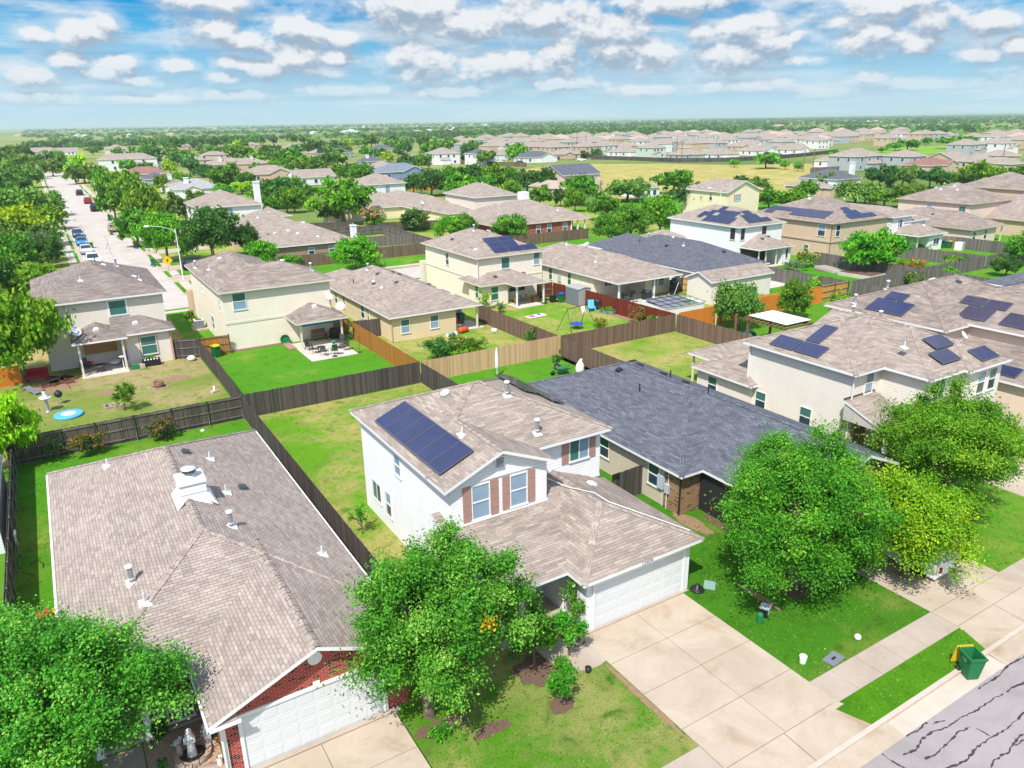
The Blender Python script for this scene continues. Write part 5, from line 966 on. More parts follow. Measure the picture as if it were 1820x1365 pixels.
mb = MB(); mb.box(12.4, 13.3, 90.2, 91.3, 0, 2.9); H.part('porch_column', mb, 'tan')
for x, y, k in ((18.5, 77.2, 'box'), (19.9, 76.8, 'box'), (15.3, 84.5, 'box'), (13.7, 82.2, 'pipe'), (22.2, 75.2, 'flue'), (13.0, 86.0, 'flue')): H.vent(A if x > 16 else B, x, y, k)
H.vent(C, 21.0, 71.2, 'box')
H = House('yellow-sided single-storey house with wide tan roof and corner porch', 32, 75)
A = Roof(26.75, 37.05, 66.5, 88.5, 2.6, 'y'); B = Roof(26.755, 33.0, 80, 91, 2.594, 'y', 'hh'); H.roof([A, B], 'tan_roof', 'white_trim', False)
H.wall('yellow', wbox(27.17, 34.2, 66.92, 88, 0, 2.72), wbox(34.1, 36.6, 70.2, 88, 0, 2.7))
for u in (28.55, 31.75): H.window('F', 66.92, u, 1.45, 0.98, 1.4, 'tealblind')
for u, w in ((74.8, 1.1), (73.2, .5), (80.6, .9), (83.2, 1.0)): H.window('L', 27.17, u, 1.5, w, 1.4, 'greenmix')
mb = MB(); mb.box(34.22, 34.26, 67.5, 68.6, 0.1, 2.1); H.part('patio_door', mb, 'pane'); porch_posts(H, ((36.7, 67.0),)); H.downspout(27.08, 66.85, 2.5, 'tan_trim')
for x, y, k in ((31.0, 79.5, 'dark'), (32.6, 79.0, 'dark'), (33.1, 78.4, 'dark'), (29.6, 77.3, 'dark'), (30.9, 74.0, 'dark'), (34.6, 71.5, 'box'), (28.6, 81, 'darkpipe'), (31.0, 82.5, 'flue'), (29.9, 78.0, 'pipe'), (29.6, 75.0, 'pipe'), (34.9, 69.0, 'pipe'), (35.6, 76, 'dark')): H.vent(A, x, y, k)
H = House('cream two-storey house with an L-shaped solar array and hipped rear porch', 46.5, 82)
A = Roof(41.9, 51.8, 76.3, 91.3, 5.45, 'y'); B = Roof(41.3, 49.3, 74.3, 80, 2.6, 'x', 'hh'); B2 = Roof(44.6, 49.1, 72.0, 78, 2.62, 'y', 'hh'); H.roof([A, B, B2], 'tan_roof', 'cream_trim', False)
H.wall('cream', wroof(A), wbox(42.4, 51.2, 76.8, 90.8, 0, 2.7), wbox(41.75, 45.2, 74.7, 78, 0, 2.5), wbox(45.1, 48.9, 76.0, 78, 0, 2.5)); mb = MB(); mb.box(42.28, 51.4, 76.68, 76.9, 2.66, 2.82); mb.box(42.26, 42.42, 76.7, 91, 2.66, 2.82); H.part('belt_course', mb, 'cream_trim')
H.window('F', 76.72, 46.1, 4.45, 1.2, 1.35, 'screen', 'n'); H.window('F', 76.72, 50.55, 4.5, 0.9, 1.5, 'tealblind'); H.window('L', 42.32, 84.5, 4.2, 0.9, 1.5, 'greenmix'); H.window('L', 41.75, 76.0, 1.6, 0.8, 1.5, 'green'); H.window('F', 74.7, 43.35, 1.45, 1.05, 1.6, 'green')
H.window('F', 76.0, 46.6, 1.6, 1.0, 1.2, 'dark'); H.window('F', 76.0, 47.9, 1.6, 1.0, 1.2, 'dark'); porch_posts(H, ((45.0, 72.4), (48.7, 72.4)), 2.5, 'white_trim'); mb = MB(); mb.box(42.0, 43.0, 91.3, 92.3, 0, 2.9); H.part('porch_column', mb, 'cream_trim')
class S5:
    def h(s, x, y): return 5.45 + PITCH * (y - 76.3)
H.solar(S5(), (44.7, 76.75), (2.05, 0), (0, 1.05), 3, 1); H.solar(S5(), (44.75, 77.85), (2.0, 0), (0, 1.05), 2, 2); H.downspout(42.2, 76.55, 5.3)
for x, y, k in ((43.9, 86.0, 'dark'), (46.4, 84.8, 'flue'), (47.6, 82.6, 'dark'), (46.9, 82.0, 'box'), (43.2, 78.7, 'box')): H.vent(A, x, y, k)
H.vent(B, 44.0, 75.6, 'dark'); H.vent(B2, 47.2, 74.4, 'dark')
H = House('cream single-storey house with pale tan roof and covered patio behind the red fence', 60, 78)
A = Roof(54.9, 65.0, 66.3, 89.5, 2.6, 'y'); A2 = Roof(61.0, 65.6, 68.2, 80, 2.594, 'y', 'hh'); B = Roof(55.4, 61, 78.5, 91, 2.59, 'y', 'hh'); H.roof([A, A2, B], 'tan_roof', 'white_trim', False)
H.wall('cream', wbox(55.35, 61.3, 71.5, 89, 0, 2.72), wbox(61.2, 65.1, 68.7, 89, 0, 2.6)); mb = MB(); mb.box(55.2, 56.2, 82.5, 90.5, 0, 2.6); H.part('brick_wall', mb, 'brown_brick')
for u, w in ((80.6, 0.8), (76.4, 0.8)): H.window('L', 55.35, u, 1.45, w, 1.5, 'green')
H.window('F', 71.5, 57.6, 1.6, 1.2, 1.0, 'dark', 'v'); H.window('F', 71.5, 59.2, 1.6, 1.0, 1.0, 'dark', 'v'); H.window('F', 68.7, 62.6, 1.5, 0.9, 1.2, 'tealblind'); H.window('F', 68.7, 63.7, 1.5, 0.9, 1.2, 'tealblind'); porch_posts(H, ((55.5, 66.8), (60.9, 66.8)), 2.5, 'white_trim', 0.09); mb = MB(); mb.box(55.2, 55.36, 78.2, 78.8, 0.8, 1.6); H.part('meter_box', mb, 'utility_grey')
mb = MB(); mb.tube([(60.6, 80.6, 4.5), (61.6, 81.0, 4.75)], 0.26, 12); H.part('solar_tube', mb, 'white_metal'); H.vent(A, 59.6, 83.0, 'pipe'); H.vent(A, 57.6, 74.0, 'pipe')
H = House('white single-storey house with charcoal roof behind the beige garden shed', 73, 78)
A = Roof(66.7, 79.2, 65.2, 86.0, 2.6, 'y'); B = Roof(69, 78.0, 80, 91.5, 2.594, 'y', 'hh'); H.roof([A, B], 'slate_roof', 'white_trim', False); H.wall('white', wbox(67.15, 76.0, 65.65, 86, 0, 2.72), wbox(75.9, 78.7, 69.6, 86, 0, 2.7))
for u in (68.6, 72.6): H.window('F', 65.65, u, 1.75, 1.2, 0.85, 'green')
for u in (69.5, 71.5, 75): H.window('L', 67.15, u, 1.7, 1.2, 1.0, 'green')
porch_posts(H, ((78.6, 65.8),), 2.5, 'black', 0.07)
for x, y, k in ((73.2, 82.0, 'flue'), (70.3, 80.5, 'darkpipe'), (70.7, 75.5, 'slate'), (72.8, 76.5, 'pipe'), (75.4, 79, 'slate'), (74.2, 68.6, 'slate'), (71.4, 73, 'pipe'), (76.5, 70, 'pipe')): H.vent(A, x, y, k)
H = House('white two-storey house with three blue solar arrays and dark window screens', 90, 82)
A = Roof(84.5, 94.6, 75.5, 90.5, 5.6, 'y'); B = Roof(85.3, 93.0, 72.2, 80, 2.7, 'x', 'hh'); C2 = Roof(80.5, 86, 86, 93, 2.7, 'x', 'hh'); H.roof([A, B, C2], 'tan_roof', 'white_trim', False); H.wall('white', wroof(A), wbox(90.8, 92.6, 72.7, 77, 0, 2.6), lambda mb: C2.walls(mb))
for u in (77.0,): H.window('L', 84.9, u, 4.5, 1.05, 1.7, 'maroon', 'n')
H.window('F', 75.9, 85.7, 4.5, 0.95, 1.7, 'maroon', 'n'); H.window('F', 75.9, 90.2, 4.7, 1.1, 1.3, 'maroon', 'n'); H.window('F', 72.7, 91.7, 1.6, 0.6, 1.4, 'maroon', 'n'); mb = MB(); mb.box(85.5, 90.7, 75.78, 75.86, 0.1, 2.4); H.part('screen_door', mb, 'maroon_screen'); porch_posts(H, ((85.8, 72.7), (87.3, 72.7), (89.5, 72.7)), 2.55, 'cream_trim')
class S6:
    def h(s, x, y): return 5.6 + PITCH * (x - 84.5)
class S7:
    def h(s, x, y): return 5.6 + PITCH * (y - 75.5)
H.solar(S6(), (85.6, 84.2), (0, 1.0), (1.7, 0), 1, 1); H.solar(S6(), (86.2, 83.0), (0, 1.05), (1.7, 0), 1, 1); H.solar(S6(), (87.4, 82.0), (0, 1.1), (1.7, 0), 1, 1); H.solar(S6(), (84.8, 77.8), (0, 1.1), (1.7, 0), 5, 1); H.solar(S6(), (86.55, 78.6), (0, 1.1), (1.6, 0), 3, 1)
H.solar(S7(), (87.2, 76.1), (1.63, 0), (0, 1.05), 3, 1, 'solar_dark'); H.solar(S7(), (87.4, 77.2), (1.63, 0), (0, 1.0), 2, 1, 'solar_dark'); H.solar(S7(), (88.6, 78.25), (1.63, 0), (0, 1.0), 1, 1, 'solar_dark')
H.vent(A, 88.5, 82.9, 'box') if False else None; H.vent(B, 88.4, 74.6, 'dark'); H.vent(B, 90.2, 75.0, 'dark')
H = House('tan two-storey house with a long blue solar array over its upper windows', 106, 80)
A = Roof(98.6, 113.0, 70.5, 86.5, 5.55, 'y'); H.roof([A], 'worn_roof', 'tan_trim', False); H.wall('tan', wroof(A)); mb = MB(); mb.box(98.93, 112.7, 70.8, 71.0, 2.6, 2.85); mb.box(98.9, 99.05, 70.8, 86.2, 2.6, 2.85); H.part('belt_course', mb, 'tan_trim')
H.window('L', 99.02, 80.5, 4.5, 1.5, 1.5, 'screen', 'n'); H.window('L', 99.02, 72.6, 4.3, 1.3, 1.7, 'mix'); H.window('F', 70.92, 100.5, 4.3, 1.0, 1.7, 'dark'); H.window('L', 99.02, 80.6, 1.5, 1.5, 1.4, 'sidemix', 'v'); H.window('L', 99.02, 75, 1.3, 0.9, 1.2, 'teal'); H.downspout(98.98, 70.88, 5.4, 'timber')
class S8:
    def h(s, x, y): return 5.55 + PITCH * (x - 98.6)
class S9:
    def h(s, x, y): return 5.55 + PITCH * (y - 70.5)
H.solar(S8(), (99.45, 72.7), (0, 1.63), (1.02, 0), 7, 2, 'solar', skip=((4, 0), (5, 0))); H.solar(S9(), (103.2, 70.95), (1.65, 0), (0, 1.02), 4, 1); H.solar(S9(), (103.9, 72.0), (1.65, 0), (0, 1.02), 2, 1); H.solar(S9(), (104.6, 73.0), (1.65, 0), (0, 1.0), 1, 1)
for x, y, k in ((104.5, 79.6, 'box'), (106.5, 80.0, 'box'), (102.7, 84.0, 'box'), (109.0, 76.5, 'flue'), (107.5, 82, 'flue')): H.vent(A, x, y, k)
H = House('white two-storey house with small hipped rear porch, right of the tan solar house', 119, 75)
A = Roof(113.6, 119.5, 70.5, 84, 5.3, 'y'); B = Roof(117, 124.0, 70.8, 82, 4.3, 'y', 'hh'); C = Roof(114.6, 122.5, 66.6, 73, 2.7, 'x', 'hh'); H.roof([A, B, C], 'tan_roof', 'white_trim', False); H.wall('white', wroof(A), wroof(B), wbox(118.2, 122.0, 67.1, 73, 0, 2.6))
H.window('F', 70.92, 116, 4.1, 1.2, 1.3, 'mix', 'v'); H.window('F', 71.22, 121.6, 3.3, 1.6, 0.7, 'dark', 'v'); H.window('F', 67.1, 120.3, 1.4, 1.6, 1.0, 'dark', 'v'); porch_posts(H, ((115.2, 67.1),)); H.vent(C, 119.5, 69, 'box')
H = House('single-storey house with weathered grey-tan roof behind two bins and a grey fence', 133, 74)
A = Roof(127.8, 138.4, 65.6, 84, 2.7, 'y'); H.roof([A], 'worn_roof', 'tan_trim', False); H.wall('pink', wbox(128.3, 136, 66.1, 83, 0, 2.75), wbox(136, 138, 69, 83, 0, 2.7))
for u in (129.4, 132.8): H.window('F', 66.1, u, 1.5, 1.0, 1.5, 'teal')
for u in (76, 73): H.window('L', 128.3, u, 1.4, 1.3, 1.5, 'dark' if u == 76 else 'screen', 'n')
porch_posts(H, ((137.8, 66.1),), 2.6)
for x, y in ((133.5, 76), (134.6, 73), (131.2, 74.5)): H.vent(A, x, y, 'dark')
H = House('pink-walled two-storey house with wide tan hip roof at the upper right', 146, 80)
A = Roof(138.9, 153.2, 72.2, 86.5, 5.5, 'x'); H.roof([A], 'worn_roof', 'tan_trim', False); H.wall('pink', wroof(A)); H.window('L', 139.3, 80, 4.3, 1.2, 1.2, 'mix'); H.window('L', 139.3, 74, 4.0, 1.3, 2.0, 'teal')
for x, y, k in ((144, 82, 'box'), (143, 80.5, 'box'), (144.6, 79, 'box'), (146.5, 82, 'flue'), (150, 78, 'box'), (143.2, 77.6, 'box')): H.vent(A, x, y, k)
H = House('tan single-storey house with pyramid roof right of the grey-tan roofed house', 152, 70)
A = Roof(144.5, 160, 62.5, 77, 2.8, 'x'); H.roof([A], 'tan_roof', 'tan_trim', False); H.wall('tan', wroof(A)); H.window('F', 62.92, 148, 1.5, 1.4, 1.4, 'dark')
H = House('tan two-storey house cut by the right picture edge', 180, 86)
A = Roof(172.8, 188, 80.0, 94, 5.5, 'x'); B = Roof(165, 176, 72, 84, 2.8, 'y', 'hh'); H.roof([A, B], 'worn_roof', 'tan_trim', False); H.wall('tan', wroof(A), wroof(B)); H.window('F', 80.42, 177, 4.3, 1.6, 1.5, 'dark')
H = House('dark slate-roofed house whose porch corner shows at the right edge', 100, 44)
A = Roof(87.9, 103, 30, 43.4, 2.7, 'y'); H.roof([A], 'slate_roof', 'white_trim', False); H.wall('pink', wbox(89, 102.5, 30.5, 41, 0, 2.7)); porch_posts(H, ((88.4, 42.9), (91.4, 42.9)), 2.6, 'plate_grey', 0.12)
H = House('tan-roofed single-storey house beyond the pinkish solar house', 78, 36)
A = Roof(72.7, 86.5, 20, 39.0, 2.8, 'y'); H.roof([A], 'tan_roof', 'white_trim', False); H.wall('pink', wroof(A))
# second block along the long street
H = House('cream two-storey house with mauve shutters beside the street lamp, behind the white solar house', 129, 121)
A = Roof(123.6, 134.2, 114.4, 128.5, 5.5, 'y', 'gh'); H.roof([A], 'tan_roof', 'white_trim', False); H.wall('butter', wroof(A, 0.42)); H.window('L', 124.0, 119.5, 4.3, 0.9, 1.5, 'mix'); H.window('F', 114.8, 127.0, 4.3, 1.1, 1.4, 'blind')
for x in (126.2, 127.8): mb = MB(); mb.box(x - .18, x + .18, 114.74, 114.8, 3.6, 5.0); H.part('shutter', mb, 'mauve_trim')
H = House('brown brick single-storey house with white tapered chimney and tan roof', 36, 126)
A = Roof(28.6, 42.9, 117.8, 131.5, 2.6, 'x'); B = Roof(35, 42.6, 124, 136, 2.594, 'y', 'hh'); H.roof([A, B], 'tan_roof', 'white_trim', False); H.wall('brown_brick', wroof(A)); H.window('F', 118.22, 35.3, 1.5, 1.0, 1.1, 'mix'); H.window('F', 118.22, 38.6, 1.5, 1.0, 1.1, 'bluemix')
mb = MB(); Q0 = [(42.4, 119.0), (43.6, 119.0), (43.6, 120.4), (42.4, 120.4)]; Q1 = [(42.62, 119.2), (43.38, 119.2), (43.38, 120.2), (42.62, 120.2)]
for i in range(4): j = (i + 1) % 4; mb.face([(*Q0[i], 0), (*Q0[j], 0), (*Q0[j], 1.9), (*Q0[i], 1.9)]); mb.face([(*Q0[i], 1.9), (*Q0[j], 1.9), (*Q1[j], 2.6), (*Q1[i], 2.6)]); mb.face([(*Q1[i], 2.6), (*Q1[j], 2.6), (*Q1[j], 4.6), (*Q1[i], 4.6)])
mb.box(42.55, 43.45, 119.12, 120.28, 4.6, 4.75); mb.lathe([(0.15, 4.75), (0.15, 5.0)], 10, 1, (43, 119.7, 0)); H.part('chimney', mb, ['white', 'grey_metal'])
for x, y, k in ((31.5, 124.5, 'box'), (33, 122, 'box'), (34.2, 121, 'box'), (36.2, 124, 'box'), (37, 119.6, 'box'), (30.8, 126, 'dark')): H.vent(A, x, y, k)
H = House('tan hip-roofed house just behind the brown brick house', 34, 144)
A = Roof(27, 41.5, 136.5, 151, 2.7, 'x'); H.roof([A], 'tan_roof', 'white_trim', False); H.wall('tan', wroof(A))
for x, y in ((30, 146), (33, 141), (36, 145)): H.vent(A, x, y, 'box')
H = House('white-walled house with one window, tan roof and a tall white chimney', 34, 166)
A = Roof(25.5, 38.3, 157.6, 172, 5.4, 'x'); B = Roof(37, 44, 158, 172, 2.7, 'y'); H.roof([A, B], 'tan_roof', 'white_trim', False); H.wall('white', wroof(A), wroof(B)); H.window('F', 158.02, 31.6, 4.3, 1.5, 1.6, 'blind', 'v'); mb = MB(); mb.box(38.2, 39.3, 163, 164.3, 0, 9.2); mb.box(38.1, 39.4, 162.9, 164.4, 9.2, 9.4); H.part('chimney', mb, 'white')
H = House('red-brick single-storey house with wide tan roof and white chimney stack', 79, 125)
A = Roof(68.2, 88.8, 116.6, 133.0, 2.7, 'x'); B = Roof(76, 84, 125, 141, 2.694, 'y', 'hh'); C = Roof(82.5, 90.5, 118, 128, 2.69, 'y', 'hh'); H.roof([A, B, C], 'tan_roof', 'cream_trim', False); H.wall('red_brick', wbox(68.7, 84.8, 117.05, 132.5, 0, 2.75), wbox(84.8, 88.3, 121, 132.5, 0, 2.7))
for u, tn in ((77.6, 'mix'), (80.0, 'mix'), (83.6, 'bluemix')): H.window('F', 117.05, u, 1.4, 1.0, 1.6, tn)
porch_posts(H, ((85.1, 117.1), (86.6, 117.1), (88.3, 117.1)), 2.6, 'white_trim', 0.12); mb = MB(); mb.box(80.6, 82.4, 127.6, 129.0, 3, 7.2); H.part('chimney', mb, 'white')
for x, y in ((86.2, 120.5), (84.0, 120.0), (79, 128.0)): H.vent(A, x, y, 'box')
H = House('two-storey house with pale grey side wall and tan hip roof behind the brick house', 82, 147)
A = Roof(76.9, 87.9, 140.0, 154.5, 5.5, 'x'); H.roof([A], 'tan_roof', 'white_trim', False); H.wall('grey_cream', wroof(A)); H.vent(A, 82.5, 146.5, 'box')
H = House('tan single-storey house with hip-and-gable roofs left of the grey-sided upper storey', 76, 154)
A = Roof(69.0, 80, 150, 180, 2.7, 'y'); B = Roof(70.5, 77.5, 139.6, 158, 2.694, 'y', 'hh'); C = Roof(62, 74, 160, 176, 2.69, 'x', 'hh'); H.roof([A, B, C], 'tan_roof', 'white_trim', False); H.wall('butter', wroof(A), wroof(B), wroof(C))
for u in (72.2, 74.4): H.window('F', 140.02, u, 1.5, 0.9, 1.4, 'mix')
for u in (154, 160, 165): H.window('L', 69.42 if u < 158 else 62.42, u, 1.5, 1.2, 1.5, 'dark', 'v')
H.dish(70.5, 152, 3.3, 0.5)
H = House('white-walled two-storey house with pyramid tan roof, mid-left behind the broad bright tree', 77, 195)
A = Roof(71.2, 83.2, 187.8, 200, 5.5, 'x'); H.roof([A], 'tan_roof', 'white_trim', False); H.wall('white', wroof(A)); H.window('F', 188.22, 77.8, 4.0, 1.3, 2.0, 'blind'); H.vent(A, 79, 192, 'box')

# ---------------------------------------------------------------- small outbuildings
H = House('beige garden shed with gabled tan roof behind the large olive tree', 69.5, 62.5, 'garden_shed', 'shed')
A = Roof(63.7, 74.3, 60.3, 64.7, 2.7, 'x', 'gg'); H.roof([A], 'tan_roof', 'white_trim', False); H.wall('greige', lambda mb: A.walls(mb, 0.25, 0, (0.3, 0.3, 0.25, 0.25)))
H = House('cream garden shed with pale green roof beside the pink flowering shrub', 56, 166, 'garden_shed', 'shed')
A = Roof(52.0, 60.5, 160, 164.5, 2.5, 'x', 'gg', 0.25); H.roof([A], 'pale_roof', 'white_trim', False); H.wall('butter', lambda mb: A.walls(mb, 0.2)); H.window('F', 160.2, 54.2, 1.4, 1.2, .8, 'dark')
H = House('two-tone grey resin storage shed on the lawn beside the red fence', 52.3, 70, 'storage_shed', 'shed')
A = Roof(51.0, 52.9, 68.6, 71.2, 2.0, 'y', 'gg', 0.18, 0.06)
mb = MB(); A.shell(mb, mb); H.part('roof', mb, 'resin_grey')
mb = MB(); A.walls(mb, 0.08); H.part('wall', mb, 'resin_grey')
for x in (51.1, 51.98): mb = MB(); mb.box(x, x + .84, 68.64, 68.68, 0.1, 1.85); mb.box(x + (.68 if x < 51.5 else .08), x + (.76 if x < 51.5 else .16), 68.6, 68.64, .9, 1.1); H.part('door', mb, 'resin_grey')
mb = MB(); mb.box(50.95, 51.1, 68.7, 71.1, 0.05, 1.95); mb.box(50.93, 50.97, 69.5, 69.8, 0.9, 1.2); H.part('side_panel', mb, 'resin_slate')
H = House('corner of a grey-roofed white shed beyond the left fence', -6.4, 43.5, 'storage_shed', 'shed')
A = Roof(-8.4, -4.62, 42.0, 50.5, 2.3, 'y', 'gg', 0.3); H.roof([A], 'slate_roof', 'white_trim', False); H.wall('white', lambda mb: A.walls(mb, 0.15))
# ---------------------------------------------------------------- fences
def fence(label, pts, m, z1=1.83, rails=0, z0=-0.1, pitch=0.145, group=None, metal=True, jitter=0.02, thick=0.02):
    """board fence along a polyline; rails: 0 none seen, +1/-1 on the left/right side of the run"""
    root = thing('wood_fence', label, 'fence', (pts[0][0], pts[0][1], 0), 0, group); o = (pts[0][0], pts[0][1], 0)
    rnd = random.Random(int(abs(pts[0][0] * 37 + pts[0][1] * 91))); mb = MB(); rl = MB(); idx = 0; posts = []
    for a, b in zip(pts[:-1], pts[1:]):
        d = Vector((b[0] - a[0], b[1] - a[1])); L_ = d.length; d.normalize(); n = Vector((-d.y, d.x)); k = max(1, int(L_ / pitch)); st = L_ / k
        for i in range(k):
            p = Vector(a) + d * (i * st + 0.004); q = Vector(a) + d * ((i + 1) * st - 0.004); h = z1 + rnd.uniform(-jitter, jitter); w = n * thick / 2; e = rnd.uniform(-.004, .004); p = p + n * e; q = q + n * e
            A, B, C, D = (p - w), (q - w), (q + w), (p + w); u = idx + 0.05; v = idx + 0.95; idx += 1
            mb.face([(*A, z0), (*B, z0), (*B, h), (*A, h)], 0, [(u, 0), (v, 0), (v, h), (u, h)]); mb.face([(*C, z0), (*D, z0), (*D, h), (*C, h)], 0, [(u, 0), (v, 0), (v, h), (u, h)])
            mb.face([(*A, h), (*B, h), (*C, h), (*D, h)], 0, [(u, h), (v, h), (v, h), (u, h)])
        for s in ((rails,) if abs(rails) == 1 else ()):
            c = n * s * 0.045
            for z in ((0.28, 1.0, z1 - 0.12) if z1 > 1.5 else (0.25, z1 - .15)):
                m0 = Vector(a) + c + d * (L_ / 2); rl.obox((m0.x, m0.y, z), (d.x * L_ / 2, d.y * L_ / 2, 0), (n.x * 0.02, n.y * 0.02, 0), (0, 0, 0.045))
            kk = max(1, round(L_ / 2.4)); posts += [Vector(a) + d * (L_ * i / kk) + n * s * 0.10 for i in range(kk + 1)]
    mb.build('picket_panel', m, root, (0, 0, 0), o)
    if rails:
        rl.build('rail', 'wood_grey', root, (0, 0, 0), o)
        pm = MB(); pm.lathe([(0.035, 0), (0.035, z1 + 0.06), (0.045, z1 + 0.06), (0.03, z1 + 0.10)], 8); dat = pm.data('post', 'grey_metal' if metal else 'timber')
        for p in posts: link('post', dat, root, (p.x - o[0], p.y - o[1], 0))
    return root
fence('weathered dark fence with rails and metal posts behind the red-flowered shrubs', [(-4.35, 54.35), (9.9, 54.35)], 'wood_dark', rails=-1)
fence('dark side fence between the brick house and the white house', [(9.98, 27.0), (9.98, 54.3)], 'wood_dark')
fence('narrow dark fence with metal posts along the left edge lawn', [(-4.35, 30.0), (-4.35, 54.3)], 'wood_dark', rails=-1)
fence('blackish fence behind the white house yard, facing the vivid green lawn', [(10.0, 54.4), (24.3, 54.4)], 'wood_dark')
fence('dark fence dividing the dry fire-pit yard from the vivid green yard', [(10.08, 54.5), (10.25, 63), (10.2, 72.4)], 'wood_dark')
fence('short dark fence between the tan house and the wooden gate', [(8.1, 73.3), (10.2, 72.6)], 'wood_dark', rails=-1)
fence('brown wooden gate panel beside the wall of the cream house', [(10.3, 72.6), (12.9, 72.3)], 'wood_orange', rails=-1, metal=False)
fence('long orange-stained fence beside the furnished patio', [(24.32, 54.5), (24.32, 70.3)], 'wood_orange')
fence('orange-brown gate fence behind the patio grill', [(23.2, 72.6), (24.6, 72.5)], 'wood_orange', rails=-1, metal=False)
fence('dark brown short fence between the cream and yellow houses', [(24.4, 70.4), (27.1, 69.9)], 'wood_dark')
fence('new light cedar fence behind the leafy shrubs', [(24.5, 54.38), (38.3, 54.38)], 'wood_new', jitter=0.008)
fence('dark fence between the white house yard and the wheelbarrow yard', [(24.3, 40.5), (24.3, 54.2)], 'wood_dark')
fence('grey-brown fence between the yellow house yard and the swing yard', [(38.25, 69.5), (38.3, 54.6)], 'wood_brown')
fence('brown fence behind the swing and red flowers', [(38.4, 54.3), (52.6, 54.3)], 'wood_brown')
fence('dark brown fence between the wheelbarrow yard and the dry yard', [(38.2, 40.0), (38.2, 54.0)], 'wood_brown')
fence('red-stained fence behind the grey resin shed', [(51.4, 74.4), (52.2, 67.0), (52.7, 54.5)], 'wood_red')
fence('red-stained gate fence beside the cream house with solar panels', [(49.6, 75.2), (51.4, 74.6)], 'wood_red', rails=-1, metal=False)
fence('grey-brown fence on the right of the dry yard', [(52.65, 54.2), (52.65, 38.5)], 'wood_brown')
fence('bright orange painted fence behind the pergola and olive tree', [(53.0, 54.3), (66.7, 54.3)], 'orange_wall', 1.9)
fence('orange painted fence running back beside the smaller olive tree', [(66.8, 54.3), (75.0, 53.9)], 'orange_wall', 1.9)
fence('yellow pine fence with visible rails beyond the orange fence', [(73.0, 54.6), (80.6, 54.6)], 'wood_yellow', rails=-1, metal=False)
fence('low tan wall of boards left of the yellow pine fence', [(66.7, 57.2), (72.8, 54.9)], 'wood_yellow', 1.4)
fence('brown-grey fence behind the lawn with the covered grill', [(78.9, 69.2), (80.4, 66.2), (80.7, 54.4)], 'wood_grey')
fence('short grey fence right of the yellow pine fence', [(80.7, 54.2), (80.7, 47)], 'wood_grey')
fence('long grey fence crossing behind the pinkish solar house', [(80.9, 54.3), (95, 54.3), (110.5, 54.3)], 'wood_grey')
fence('grey fence left of the tree in the raised bed', [(94.8, 70.3), (94.8, 54.5)], 'wood_grey')
fence('grey fence behind the narrow bright lawn at the right', [(109.0, 69.5), (110.6, 54.5)], 'wood_grey')
fence('grey fence behind the two bins at the upper right', [(122.3, 71.0), (124.5, 66.0), (124.7, 54.5)], 'wood_grey')
fence('grey fence at the right edge by the dark round tree', [(110.6, 54.2), (138, 54.2)], 'wood_grey')
fence('grey fence dropping behind the shrubs beyond the pinkish roof', [(95.2, 54.0), (95.2, 40)], 'wood_grey')
fence('dark brown gate between the slate-roofed house and the white house', [(24.3, 29.3), (26.6, 29.4)], 'wood_dark')
fence('dark wooden gate beside the beige shed', [(64.9, 68.1), (66.2, 67.5)], 'wood_dark'); fence('orange wooden gate beside the beige shed', [(66.2, 67.5), (67.2, 66.5)], 'wood_yellow', rails=-1, metal=False)
fence('brown fence along the back street beside the brown brick house', [(31.0, 113.0), (44, 112.8), (54.5, 112.6)], 'wood_brown')
fence('grey fence around the empty yard behind the white chimney', [(55.6, 113), (55.6, 139), (44.5, 139)], 'wood_grey', rails=1)
fence('low grey inner fence in the yard behind the white chimney', [(45, 125), (55.5, 124)], 'wood_grey')
fence('brown fence in front of the red-brick house', [(68.0, 110.6), (84.0, 110.2)], 'wood_brown')
fence('dark fence behind the dark shrubby tree near the tan roofs', [(57, 142), (68, 138)], 'wood_dark')
fence('reddish fence below the dark shrubby tree', [(59.5, 113.5), (68, 112.5)], 'wood_red')
fence('dark fence left of the broad bright tree', [(44.0, 150), (53, 147)], 'wood_dark')
fence('red-orange fence behind the white-walled pyramid-roofed house', [(101, 226), (111, 224)], 'orange_wall', 2.2)
fence('dark fence along the far side of the dry field', FENCE1, 'wood_dark', pitch=0.6); fence('dark fence behind the dark blue bungalow', FENCE2, 'wood_dark', pitch=0.6); fence('brown fence in front of the white two-storey pair', FENCE3, 'wood_brown', pitch=0.6); fence('grey fence at the near right corner of the dry field', FENCE4, 'wood_grey', pitch=0.5)
fence('dark fence on the slope of the right far estate', [(560, 262), (640, 268)], 'wood_dark', pitch=1.0)
